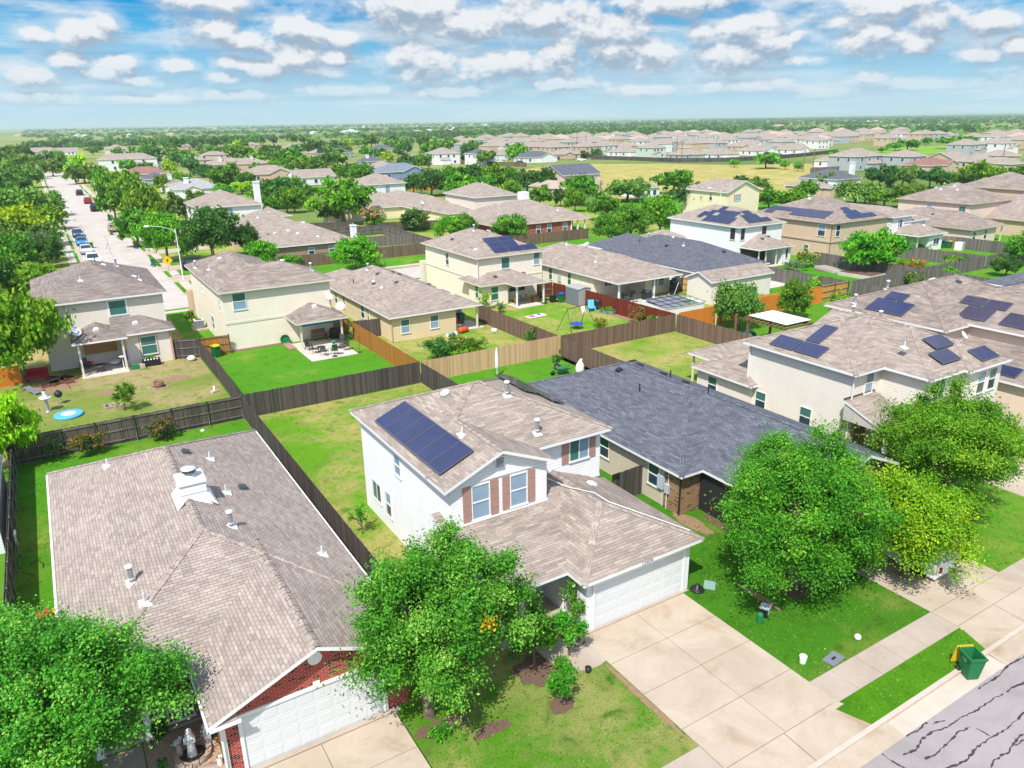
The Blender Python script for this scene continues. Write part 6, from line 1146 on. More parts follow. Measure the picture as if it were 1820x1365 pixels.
# ---------------------------------------------------------------- trees
def leaf_mesh(name, pos, nrm, size, tone, m, aspect=0.62, rng=None):
    n = len(pos); nrm = nrm / np.maximum(1e-6, np.linalg.norm(nrm, axis=1, keepdims=True))
    a = rng.normal(size=(n, 3)); t1 = np.cross(nrm, a); t1 /= np.maximum(1e-6, np.linalg.norm(t1, axis=1, keepdims=True)); t2 = np.cross(nrm, t1)
    s = (size * rng.uniform(0.65, 1.35, n))[:, None]
    V = np.stack([pos + t1 * s, pos + t2 * s * aspect + nrm * s * 0.15, pos - t1 * s, pos - t2 * s * aspect + nrm * s * 0.15], 1).reshape(-1, 3)
    me = bpy.data.meshes.new(name); me.vertices.add(4 * n); me.vertices.foreach_set('co', V.astype(np.float32).ravel())
    me.loops.add(4 * n); me.loops.foreach_set('vertex_index', np.arange(4 * n, dtype=np.int32)); me.polygons.add(n); me.polygons.foreach_set('loop_start', np.arange(0, 4 * n, 4, dtype=np.int32)); me.polygons.foreach_set('loop_total', np.full(n, 4, np.int32))
    at = me.attributes.new('tone', 'FLOAT', 'FACE'); at.data.foreach_set('value', tone.astype(np.float32)); me.update(calc_edges=True)
    if isinstance(m, str): m = [m]
    for q in m: me.materials.append(K[q])
    return me
def crown_points(seed, ncl, nleaf, flat=1.0, spread=0.30, lean=0.0, droop=0.0):
    r = np.random.default_rng(seed); th = r.uniform(0, 2 * np.pi, ncl); cz = r.uniform(-0.75, 1.0, ncl); rr = np.sqrt(np.maximum(0, 1 - cz * cz))
    ph = r.uniform(0, 6.28, 4); lob = 1 + 0.16 * np.sin(2 * th + ph[0]) + 0.13 * np.sin(3 * th + ph[1] + 2 * cz) + 0.10 * np.sin(5 * th + ph[2])
    rad = r.uniform(0.30, 0.86, ncl) ** 0.6 * lob
    C = np.stack([rr * np.cos(th) * rad, rr * np.sin(th) * rad, 0.5 + 0.5 * cz * rad * flat], 1) * np.array([0.86, 0.86, 0.88]) + np.array([0, 0, 0.05])
    cr = r.uniform(0.5, 1.15, ncl) * spread; ct = r.uniform(0, 1, ncl)
    k = r.choice(ncl, nleaf, p=cr ** 2 / (cr ** 2).sum()); d = r.normal(size=(nleaf, 3)); d[:, 2] += 0.25; d /= np.linalg.norm(d, axis=1, keepdims=True)
    rho = np.abs(r.normal(0.55, 0.36, nleaf)); el_ = r.uniform(0.65, 1.5, (ncl, 1)); dr = C - np.array([0, 0, 0.35]); dr /= np.linalg.norm(dr, axis=1, keepdims=True)
    off = d * (cr[k] * rho)[:, None] * np.array([1, 1, 0.55]); off += dr[k] * (np.einsum('ij,ij->i', off, dr[k])[:, None]) * (el_[k] - 0.75); P = C[k] + off
    if droop: P[:, 2] -= droop * (np.hypot(P[:, 0], P[:, 1])) ** 2 * r.uniform(0, 1, nleaf)
    N = d * 0.38 + r.normal(size=(nleaf, 3)) * 0.62 + np.array([0, 0, 0.42]); tone = np.clip(0.55 * ct[k] + r.uniform(0, 0.5, nleaf), 0, 1)
    return P, N, tone, C, r
def trunk_mesh(name, C, r, rad=0.05, nl=9, top=0.55, m='bark'):
    mb = MB(); b = r.uniform(-0.05, 0.05, 2); mb.tube([(0, 0, -0.03), (b[0] * .5, b[1] * .5, 0.14), (b[0], b[1], 0.30), (b[0] * 1.4, b[1] * 1.4, top)], [rad * 1.25, rad, rad * 0.85, rad * 0.35], 8)
    for c in C[r.choice(len(C), min(nl, len(C)), replace=False)]:
        z0 = r.uniform(0.22, 0.42); e = np.array([c[0], c[1], 0.2 + c[2] * 0.8]); s = np.array([b[0], b[1], z0]); mid = s * 0.5 + e * 0.5 + np.array([0, 0, 0.05])
        mb.tube([tuple(s), tuple(mid), tuple(e)], [rad * 0.55, rad * 0.32, rad * 0.12], 5, 0, False)
    return mb.data(name, m)
SPECIES = {}
def species(key, m, n, ncl, nleaf, size, lod, **kw):
    L_ = []
    for i in range(n):
        P, N, tn, C, r = crown_points(hash((len(key) * 7 + ord(key[0]), i, lod)) % 9999 + i * 17, ncl, nleaf, **kw)
        L_.append((leaf_mesh('crown', P, N, size, tn, m, rng=r), trunk_mesh('trunk', C, r)))
    SPECIES[(key, lod)] = L_
TONES = {'m': ('oak', {}), 'b': ('bright', {}), 'd': ('darkleaf', {}), 'o': ('olive', {'droop': 0.12}), 'y': ('lime', {}), 'g': ('silver', {})}
for kk, (mm, kw) in TONES.items():
    species(kk, mm, 4, 95, 13000, 0.043, 0, **{'spread': 0.22, **kw}); species(kk, mm, 4, 60, 4000, 0.072, 1, **{'spread': 0.24, **kw}); species(kk, mm, 3, 30, 800, 0.15, 2, **kw)
TW = {'m': 'mid-green', 'b': 'bright green', 'd': 'dark green', 'o': 'olive-green', 'y': 'yellow-green', 'g': 'grey-green'}
trnd = random.Random(11)
def plant_tree(x, y, h, rad, tone, label, group=None, name='tree', cat='tree', lod=None, base=0.14):
    d = math.hypot(x, y); lod = (0 if d < 150 else 1 if d < 330 else 2) if lod is None else lod
    cm, tm = trnd.choice(SPECIES[(tone, lod)]); rz = trnd.uniform(0, 6.28)
    t_ = thing(name, label, cat, (x, y, -0.1), rz, group); bz = h * base
    link('crown', cm, t_, (0, 0, bz), 0, (rad, rad, h - bz)); link('trunk', tm, t_, (0, 0, 0), 0, (rad, rad, h)); return t_
seen = {}
for (x, y, h, rad, tone, ph) in TREES:
    back = rad * 0.55 if math.hypot(x, y) > 60 else 0; d = math.hypot(x, y); x, y = x + x / d * back, y + y / d * back
    rad *= 1.3 if x < 4 and y > 100 else 1.1; plant_tree(x, y, h, rad, tone, f'{TW[tone]} tree {ph}', 'trees of the estate' if d > 240 else ('trees of the tree belt' if 'belt' in ph or 'clump' in ph else ('trees along the long street' if 'street' in ph else None)))
# filler crowns between the roofs of the far left estate and beyond
FILL = random.Random(21)
for i in range(70):
    a = FILL.uniform(RAD(1), RAD(30)); d = FILL.uniform(330, 760); x, y = d * math.sin(a), d * math.cos(a)
    tn = FILL.choice('mmbdo'); plant_tree(x, y, FILL.uniform(5, 8.5), FILL.uniform(3.5, 6.0), tn, f'{TW[tn]} tree among the packed roofs of the far left estate', 'far left estate trees')
for i in range(22):
    a = FILL.uniform(RAD(1), RAD(9)); d = FILL.uniform(150, 330); x, y = d * math.sin(a) + 30, d * math.cos(a)
    if abs(x - 34) < 9 and y < 185: x += 22
    tn = FILL.choice('mmbd'); plant_tree(x, y, FILL.uniform(4.5, 6.5), FILL.uniform(2.8, 4.2), tn, f'{TW[tn]} tree between the backyards right of the long street', 'backyard trees right of the long street')
for i in range(16):
    x, y = FILL.uniform(-17, -7), 112 + i * 19 + FILL.uniform(-5, 5); tn = FILL.choice('omdo'); plant_tree(x, y, FILL.uniform(6, 9), FILL.uniform(4, 5.5), tn, f'{TW[tn]} tree in the second row left of the long street', 'second row left of the long street')
# ---- foreground trees with individual foliage
def big_tree(label, x, y, h, rad, m, ncl, nleaf, size, base, seed, extra=None, lean=(0, 0), flat=1.0, spread=0.27, name='tree', trunk=0.055, ell=(1, 1), droop=0.0):
    P, N, tn, C, r = crown_points(seed, ncl, nleaf, flat, spread, 0, droop); t_ = thing(name, label, 'tree', (x, y, -0.02)); bz = h * base
    P = P * np.array([rad * ell[0], rad * ell[1], h - bz]) + np.array([lean[0], lean[1], bz])
    link('crown', leaf_mesh('crown', P, N, size, tn, m, rng=r), t_)
    C2 = C.copy(); C2[:, 0] = C[:, 0] + lean[0] / rad; C2[:, 1] = C[:, 1] + lean[1] / rad
    link('trunk', trunk_mesh('trunk', C2, r, trunk, 14, 0.6), t_, (0, 0, 0), 0, (rad, rad, h)); return t_
big_tree('spreading multi-stemmed tree at the lower left before the brick house porch', -2.9, 24.8, 6.3, 4.25, 'myrtle', 230, 120000, 0.055, 0.16, 101, lean=(0.15, -0.6), spread=0.165)
T2 = big_tree('large bright tree in front of the white house, between the two driveways', 8.7, 20.4, 6.9, 3.55, 'myrtle', 200, 120000, 0.055, 0.08, 202, lean=(0.85, 0.6), spread=0.165, ell=(1.0, 1.05))
big_tree('large dense oak-like tree on the lawn right of the white garage', 26.4, 18.6, 7.6, 4.4, 'oak', 250, 140000, 0.055, 0.05, 303, lean=(0.15, 0.2), spread=0.165, ell=(1.12, 1.0))
big_tree('golden-green drooping tree at the right of the dense lawn tree', 31.4, 16.3, 5.6, 3.3, 'gold', 130, 70000, 0.06, 0.10, 404, spread=0.2, droop=0.3, lean=(-0.1, 0.2))
big_tree('tall bright tree at the right edge before the grey solar house', 37.9, 18.3, 7.6, 4.5, 'bright', 230, 120000, 0.058, 0.12, 505, lean=(0, 0.4), spread=0.165)
rg = np.random.default_rng(9); yp = rg.normal(size=(70, 3)) * np.array([.22, .2, .13]) + np.array([10.45, 18.95, 4.25]) - np.array(T2.location)
link('yellow_flowers', leaf_mesh('yellow_flowers', yp, rg.normal(size=(70, 3)) + np.array([0, -.4, 1]), .085, rg.uniform(0, 1, 70), 'yellow_flower', rng=rg), T2)
# ---- shrubs and small plants
def shrub(label, x, y, h, rad, m, n=1500, size=0.05, seed=1, flowers=None, nf=0, name='shrub', cat='shrub', group=None, ncl=16, base=0.05, stem=True, fs=0.05):
    P, N, tn, C, r = crown_points(seed, ncl, n, 1.0, 0.36); t_ = thing(name, label, cat, (x, y, 0), 0, group); bz = h * base; sc = np.array([rad, rad, h - bz]); o = np.array([0, 0, bz])
    link('foliage', leaf_mesh('foliage', P * sc + o, N, size, tn, m, rng=r), t_)
    if flowers:
        k = r.choice(len(P), nf); out = P[k] + (P[k] - np.array([0, 0, .45])) * 0.10; sel = out[:, 2] > 0.3; out = out[sel]
        link('flowers', leaf_mesh('flowers', out * sc + o, r.normal(size=(len(out), 3)) + np.array([0, 0, 1]), fs, r.uniform(0, 1, len(out)), flowers, 0.9, r), t_)
    if stem: link('stem', trunk_mesh('stem', C, r, 0.06, 8, 0.5), t_, (0, 0, 0), 0, (rad, rad, h))
    return t_
shrub('red-flowered round shrub at the dark rail fence, left one', -0.35, 53.3, 1.7, 1.0, 'darkleaf', 2200, 0.07, 31, 'red_flower', 620, fs=0.06); shrub('red-flowered round shrub at the dark rail fence, right one', 4.45, 53.6, 1.6, 1.0, 'darkleaf', 2200, 0.07, 32, 'red_flower', 620, fs=0.06)
shrub('thin young shrub at the rail fence left of the red-flowered shrubs', -2.1, 54.0, 1.7, 0.55, 'silver', 700, 0.06, 33)
shrub('loose sapling in the dry yard with the fire pit', 2.65, 61.2, 2.6, 1.15, 'lawnshrub', 1500, 0.08, 34, name='sapling', cat='sapling')
shrub('leafy bush by the path to the white house porch, left one', 13.45, 20.7, 2.6, 1.05, 'lawnshrub', 5200, 0.06, 35); shrub('bush with a thin stem in the curve of the entry path', 14.85, 20.25, 2.3, 0.72, 'lawnshrub', 2600, 0.055, 36, base=0.35)
shrub('white climbing rose on the left wall of the white garage', 16.0, 21.6, 2.7, 0.55, 'myrtle', 2600, 0.05, 37, 'white_flower', 24, 'rose_bush', 'rose bush', fs=0.09)
shrub('small sapling in a mulch ring on the front lawn', 13.06, 18.25, 1.75, 0.62, 'lawnshrub', 1300, 0.055, 38, name='sapling', cat='sapling', base=0.25); shrub('small sapling in the side yard of the white house', 11.3, 33.9, 1.9, 0.6, 'lawnshrub', 520, 0.06, 39, name='sapling', cat='sapling', base=0.2); shrub('low weed clump in the dry rear lawn of the white house', 17.2, 46.6, 0.5, 0.7, 'lawnshrub', 380, 0.06, 40, stem=False)
shrub('low dark plants under the bush by the entry path', 14.2, 19.7, 0.6, 0.5, 'lawnshrub', 700, 0.05, 41, stem=False); shrub('small plant clump at the foot of the large bright front tree', 8.6, 19.3, 0.5, 0.5, 'lawnshrub', 500, 0.05, 42, stem=False)
shrub('small red-leaved plants by the brick wall of the slate-roofed house', 28.4, 25.6, 0.7, 0.5, 'red_flower', 420, 0.05, 43, stem=False); shrub('dark fern by the white porch railing of the brick house', 0.15, 24.3, 0.9, 0.35, 'darkleaf', 800, 0.05, 44, stem=False); shrub('small potted evergreen in the gravel bed', 0.05, 22.9, 0.7, 0.25, 'darkleaf', 500, 0.035, 45, stem=False)
shrub('big dark-leaved shrub behind the cedar fence, left of two', 28.3, 59.5, 2.5, 1.7, 'darkleaf', 2600, 0.10, 46); shrub('big green shrub behind the cedar fence, right of two', 31.2, 58.6, 2.1, 1.8, 'oak', 2600, 0.10, 47); shrub('small shrub under the window of the yellow house', 32.2, 63.6, 1.0, 0.6, 'olive', 500, 0.08, 48)
shrub('red-tipped shrub beside the blue saucer swing', 46.5, 58.9, 1.6, 0.9, 'lawnshrub', 800, 0.08, 49, 'red_flower', 160, fs=0.09); shrub('red feathery shrub at the corner of the red fence', 51.4, 58.6, 2.0, 1.0, 'olive', 800, 0.08, 50, 'red_flower', 300, fs=0.09); shrub('white-flowered shrub at the corner of the red fence', 53.4 - .9, 57.3, 1.4, 0.8, 'lawnshrub', 700, 0.08, 51, 'white_flower', 70, fs=0.08)
shrub('vine on the fence between the yellow house and the swing yard', 38.0, 58.4, 1.8, 0.8, 'lawnshrub', 800, 0.08, 52); shrub('golden shrub beside the wall of the cream solar-array house', 41.3, 73.6, 2.2, 1.0, 'gold', 900, 0.09, 53); shrub('pale shrub beside the cream solar-array house', 42.0, 71.2, 1.3, 0.8, 'silver', 500, 0.09, 54)
shrub('orange-flowered canna clump at the white solar house corner', 92.2, 69.6, 2.6, 1.7, 'lawnshrub', 1500, 0.12, 55, 'orange_flower', 160, fs=0.12, name='canna_clump', cat='flowers'); shrub('orange-red flower bed along the bright narrow lawn', 98.0, 57.5, 2.1, 2.3, 'lawnshrub', 1500, 0.12, 56, 'orange_flower', 520, fs=0.13, name='canna_clump', cat='flowers'); shrub('leafy plants left of the orange canna clump', 88.7, 68.8, 1.5, 1.9, 'silver', 900, 0.13, 57)
shrub('mixed shrub behind the pinkish roof, left', 92.0, 53.0, 2.1, 1.4, 'olive', 800, 0.12, 58, 'pink_flower', 40, fs=0.1); shrub('bright green shrub behind the pinkish roof, right', 97.5, 52.0, 2.2, 1.9, 'bright', 1200, 0.12, 59); shrub('yellowish round bush beside the yellow pine fence', 80.0, 58.8, 1.8, 1.3, 'gold', 900, 0.1, 60); shrub('bright shrub at the corner of the pinkish solar house', 69.5, 48.2, 3.0, 1.2, 'bright', 900, 0.1, 61)
shrub('pink-flowered crape myrtle beside the cream shed', 58.5, 152, 4.2, 2.5, 'olive', 1300, 0.2, 62, 'pink_flower', 420, fs=0.2, name='crape_myrtle', cat='tree'); shrub('shrub by the air conditioner of the cream house', 11.9, 86.5, 1.6, 0.8, 'oak', 600, 0.09, 63); shrub('low plants inside the raised bed by the red fence', 51.9, 64.2, 0.75, 0.9, 'lawnshrub', 700, 0.08, 64, stem=False); shrub('small plant in the trampoline yard', 60.0, 60.2, 1.3, 0.8, 'oak', 600, 0.08, 65); shrub('low shrubs along the grey fence by the two bins', 118.6, 68.3, 1.4, 1.6, 'olive', 600, 0.12, 66)
shrub('bright bush below the dark tree at the right edge', 108.8, 57.2, 2.0, 1.9, 'bright', 900, 0.13, 67); shrub('potted shrub beside the green wheelbarrow', 35.7, 51.0, 1.5, 0.55, 'darkleaf', 700, 0.06, 68, base=0.3)
# ---- woods beyond the estates: uncountable, one object per wood
def woods(label_name, bands, seed, m, hgt=6.5):
    r = np.random.default_rng(seed); P = []; N = []; T = []; Sz = []
    for (a0, a1, d0, d1, n) in bands:
        a = np.radians(r.uniform(a0, a1, n)); d = r.uniform(d0, d1, n); x, y = d * np.sin(a), d * np.cos(a)
        for xi, yi, di in zip(x, y, d):
            k = 26; R_ = r.uniform(4, 9); c = r.normal(size=(k, 3)) * np.array([R_ * .5, R_ * .5, hgt * .22]) + np.array([xi, yi, hgt * .42]); c[:, 2] = np.clip(c[:, 2], 0.3, hgt * r.uniform(.85, 1.25))
            P.append(c); N.append(r.normal(size=(k, 3)) * 0.6 + np.array([0, 0, .8])); T.append(np.full(k, r.uniform(0, .8)) + r.uniform(0, .2, k)); Sz.append(np.full(k, 1.6 + di / 1500))
    P, N, T, Sz = map(np.concatenate, (P, N, T, Sz)); o = link(label_name, leaf_mesh(label_name, P, N, Sz, T, m, rng=r)); o['kind'] = 'stuff'; return o
woods('distant_woods', [(24, 62, 1000, 1350, 420), (26, 50, 1350, 1500, 120), (2, 30, 1150, 1300, 90), (0, 66, 1900, 2300, 420), (30, 66, 2600, 3200, 320), (0, 66, 3600, 4300, 320), (0, 66, 5200, 6000, 300), (0, 66, 7000, 7800, 260), (45, 66, 4300, 6800, 900), (0, 14, 960, 1010, 120)], 5, 'darkleaf')
woods('distant_woods', [(0, 30, 900, 2800, 330), (30, 66, 900, 2600, 240), (0, 66, 2500, 9000, 480)], 6, 'olive', 5.0)
# ---- longer tufts in the near lawns
rg = np.random.default_rng(77); P = []
for (x0, x1, y0, y1, dens) in ((7.8, 15.7, 14.15, 19.1, 55), (21.9, 29.6, 14.15, 26, 55), (10.1, 12.6, 19.5, 36, 30), (10.1, 24.2, 37.8, 54.2, 22), (-4.2, -2.5, 26, 54, 25), (-4.0, 9.8, 45.6, 54.2, 18), (35.6, 42, 14.2, 22, 40), (22.0, 29.3, 11.6, 12.75, 70), (24.5, 38, 44, 54.2, 12), (38.4, 52.4, 43, 54.2, 14), (10.4, 24, 56, 72, 8), (-4, 9.8, 55, 71, 8)):
    n = int((x1 - x0) * (y1 - y0) * dens); P.append(np.stack([rg.uniform(x0, x1, n), rg.uniform(y0, y1, n), np.full(n, .02)], 1))
P = np.concatenate(P); n = len(P); g_ = (np.sin(P[:, 0] * 1.3 + np.sin(P[:, 1] * .7) * 2) + np.sin(P[:, 1] * 1.7 + P[:, 0] * .4)) / 4 + .5; P = P[rg.uniform(0, 1, n) < .35 + .65 * g_]; n = len(P)
o = link('grass', leaf_mesh('grass', P, rg.normal(size=(n, 3)) * np.array([1, 1, .5]) + np.array([0, 0, .5]), .045, rg.uniform(0, 1, n), 'tufts', .5, rg)); o['kind'] = 'stuff'
# ---------------------------------------------------------------- houses farther off
def quick_window(w, h, dark='pane'):
    key = ('q', w, h, dark)
    if key not in WCACHE:
        mb = MB(); mb.box(-w / 2 - .12, w / 2 + .12, -0.05, 0, -h / 2 - .12, h / 2 + .12, 1); mb.face([(-w / 2, -.06, -h / 2), (w / 2, -.06, -h / 2), (w / 2, -.06, h / 2), (-w / 2, -.06, h / 2)], 0); WCACHE[key] = mb.data('window', [dark, 'white_trim'])
    return WCACHE[key]
def far_house(label, x, y, w, st, rf, wl, group=None, seed=0, wins=True, dep=None):
    rnd = random.Random(seed * 7 + int(x) * 3 + int(y)); H = House(label, x, y, 'house', 'house', group); dep = dep or rnd.uniform(11, 14); z = 5.5 if st == 2 else 2.8
    y0 = y; cap = {'tan': 'tan_roof', 'slate': 'slate_roof', 'red': 'red_roof', 'pale': 'pale_roof', 'blue': 'blue_roof', 'peach': 'peach_roof', 'redtan': 'tan_roof', 'grey': 'brown_roof'}[rf]
    big = w > 15; v = rnd.random()
    bl = [Roof(x - w / 2, x + w / 2, y0, y0 + dep, z, 'x' if w > dep else 'y', 'gg' if 'gable' in label else 'hh')]
    if st == 2 and 'upper' in label: bl = [Roof(x - w / 2, x + w / 2, y0, y0 + dep, 2.8, 'x'), Roof(x - 1, x + w / 2 - 1, y0 + 3, y0 + dep - 1, 5.2, 'x')]
    elif big: bl.append(Roof(x - w * .1, x + w * .38, y0 - 2.2, y0 + dep * .7, z - .008 - (2.6 if st == 2 else 0), 'y', 'gh' if v < .5 else 'hh'))
    elif v < .55: bl.append(Roof(x - w * .34, x + w * .05, y0 - 2.0, y0 + dep * .6, 2.75, 'y', 'gh' if v < .3 else 'hh'))
    if v > .4 and st == 2: bl.append(Roof(x + w * .1, x + w / 2 + 3.0, y0 + 2.5, y0 + dep - .5, 2.8, 'x', 'hh'))
    if rf == 'redtan': bl.append(Roof(x - w * .3, x + w * .3, y0 + 1, y0 + dep + 5, 2.9, 'x'))
    H.roof(bl, cap, 'white_trim', False); H.wall(wl, *[(lambda mb, b=b: b.walls(mb, 0.35)) for b in bl])
    if rf == 'redtan': mb = MB(); b = bl[-1]; mb.obox((x, (b.r[2] + b.r[3]) / 2, b.ze + PITCH * b.half + .05), (w * .26, 0, 0), (0, .9, 0), (0, 0, .06)); H.part('ridge_cap', mb, 'red_roof')
    if wins:
        for zz in ((1.4, 4.2) if st == 2 else (1.4,)):
            n = 3 if w > 11 else 2
            for i in range(n):
                u = -w / 2 + 1.5 + (w - 3) * (i + rnd.uniform(.3, .7)) / n
                link('window', quick_window(1.1, 1.3 if rnd.random() < .7 else 1.0), H.root, (u, 0.33, zz), 0)
        for yy in (3.5, 8.0): link('window', quick_window(1.0, 1.3), H.root, (-w / 2 + .33, yy, z - 1.3), -math.pi / 2)
    if 'chimney' in label:
        for k in range(2 if 'two white' in label else 1):
            mb = MB(); cx = x + (-w * .25 + k * w * .5 if 'two' in label else (w / 2 - .4 if 'end' in label or 'tall' in label else -w * .2)); hh = z + (4.2 if 'tall' in label else 2.9); mb.box(cx - .6, cx + .6, y0 + 3, y0 + 4.3, 0, hh); mb.box(cx - .7, cx + .7, y0 + 2.9, y0 + 4.4, hh, hh + .2); H.part('chimney', mb, 'white')
    if 'blue door' in label: mb = MB(); mb.box(x - .5, x + .5, y0 + .3, y0 + .36, 0, 2.1); H.part('door', mb, 'slide_blue')
    if 'blue awning' in label: mb = MB(); mb.obox((x + 3, y0 - .6, 2.1), (1.8, 0, 0), (0, .9, .25), (0, 0, .04)); H.part('awning', mb, 'tarp_blue')
    return H
for i, h in enumerate(HOUSES): far_house(h[6], *h[:6], None, i)
# the estate beyond the dry field: seven house types, each house a copy of one
def proto_house(i):
    st, rf, wl = [(2, 'tan', 'white'), (1, 'tan', 'tan'), (2, 'tan', 'greyblue'), (1, 'tan', 'white'), (2, 'peach', 'pink'), (2, 'tan', 'tan'), (1, 'slate', 'greyblue')][i]
    w = [13, 15, 12, 16, 14, 15, 14][i]; rn = {'tan': 'tan-roofed', 'peach': 'peach-roofed', 'slate': 'slate-roofed'}[rf]; wn = {'white': 'white', 'tan': 'tan', 'greyblue': 'grey', 'pink': 'pinkish'}[wl]
    H = far_house(f'{rn} {wn} {"two" if st == 2 else "single"}-storey house in the crowded estate beyond the dry field', 0, 0, w, st, rf, wl, 'houses of the crowded estate beyond the dry field', i + 50, True, 12); note(H.root); return H.root
PR = [proto_house(i) for i in range(7)]; used = set(); prnd = random.Random(8)
for (x, y) in ROWS:
    far = math.hypot(x, y); k = prnd.choice([0, 0, 1, 1, 2, 2, 3, 5, 5, 4 if far > 520 and x / y > 0.62 else 5, 6 if prnd.random() < .25 else 1])
    r = PR[k] if k not in used else copy_tree(PR[k]); used.add(k); r.location = (x, y, 0); r.rotation_euler.z = prnd.choice([0, 0, math.pi / 2, math.pi]) + prnd.uniform(-.06, .06)
for k in range(7):
    if k not in used: PR[k].location = (300 + k * 20, 420, 0)
mb = MB(); mb.box(-7, 7, -5, 5, 0, 3.2, 0, False); Roof(-7.4, 7.4, -5.4, 5.4, 3.2, 'x').shell(mb, mb); W0 = mb
for j, (wc, rc, lab) in enumerate((('white_trim', 'white_metal', 'white'), ('tan_trim', 'peach_roof', 'tan'))):
    m1 = MB(); m1.box(-7, 7, -5, 5, 0, 3.2, 0, False); m2 = MB(); Roof(-7.4, 7.4, -5.4, 5.4, 3.2, 'x').shell(m2, m2); d1, d2 = m1.data('wall', wc), m2.data('roof', rc)
    for i, (x, y) in enumerate(SPECKS[:34]):
        if i % 2 == j:
            far = math.hypot(x, y); s = 0.8 + far / 9000; o = thing('farm_building', f'{lab} farm building far out on the plain', 'building', (x, y, 0), prnd.uniform(0, 3), 'buildings scattered over the far plain'); o.scale = (s * prnd.uniform(.8, 1.8), s, s); link('wall', d1, o); link('roof', d2, o)
# ---------------------------------------------------------------- poles and lamps
def street_lamp(label, x, y, h, ang, arm=2.4, leanx=0.0):
    t_ = thing('street_lamp', label, 'street lamp', (x, y, -0.1), 0, None); mb = MB(); mb.lathe([(0.13, 0), (0.13, 0.25), (0.075, 0.3), (0.05, h)], 10); mb.build('pole', 'white_metal', t_)
    mb = MB(); c, s = math.cos(ang), math.sin(ang); P = [(0, 0, h - 0.6), (c * .4, s * .4, h - .1), (c * arm * .6, s * arm * .6, h + .35), (c * arm, s * arm, h + .45)]; mb.tube(P, [.035, .032, .03, .028], 8); mb.build('arm', 'white_metal', t_)
    mb = MB(); mb.sphere((0, 0, 0), 0.42, 0, 12, 0.32); o = mb.build('lamp_head', 'white_metal', t_, (c * (arm + .35), s * (arm + .35), h + .45)); o.rotation_euler = (0, 0, ang); return t_
street_lamp('street lamp at the crossing, its arm reaching left over the bright tree', 15.3, 113.6, 7.2, math.pi - .3, 3.2)
street_lamp('street lamp on the right kerb near the red car', 13.3, 229.6, 7.2, math.pi, 2.6); street_lamp('street lamp at the far end of the long street', 6.6, 441, 8.4, math.pi, 0.8); street_lamp('street lamp head peeping over the olive tree far down the long street', 14.6, 340, 7.4, math.pi, 2.6); street_lamp('street lamp behind the white solar house, arm to the left', 119.5, 112.5, 6.6, math.pi, 3.0); street_lamp('small street lamp among the far left roofs', 160, 530, 8, math.pi, 2.0); street_lamp('street lamp right of the tan estate roofs', 412, 229, 9.0, 0, 1.5); street_lamp('lamp beside the blue-roofed bungalow trees', 213, 352, 8.5, math.pi, 2)
def utility_pole(label, x, y, h, cross=True, group=None):
    t_ = thing('utility_pole', label, 'utility pole', (x, y, -.1), 0, group); mb = MB(); mb.lathe([(0.2, 0), (0.14, h)], 8); mb.build('pole', 'timber', t_)
    if cross: mb = MB(); mb.obox((0, 0, h - .6), (1.3, -.8, 0), (.05, .08, 0), (0, 0, .08)); mb.build('cross_arm', 'timber', t_)
for lab, x, y, h, c in (('tall utility pole before the pale green house', 278.8, 378.9, 14, True), ('utility pole right of the tall pole before the pale green house', 305, 405, 11, True), ('left of two dark poles in front of the field-corner houses', 257.2, 200.3, 8.6, False), ('right of two dark poles in front of the field-corner houses', 254.5, 193.8, 8.8, False), ('utility pole in front of the grey field bungalow', 276.8, 288.3, 9.5, True), ('utility pole at the white lower-floored field house', 290, 306, 10.5, False), ('dark pole over the tan roofs at the right edge', 340, 168, 8, False)): utility_pole(lab, x, y, h, c)
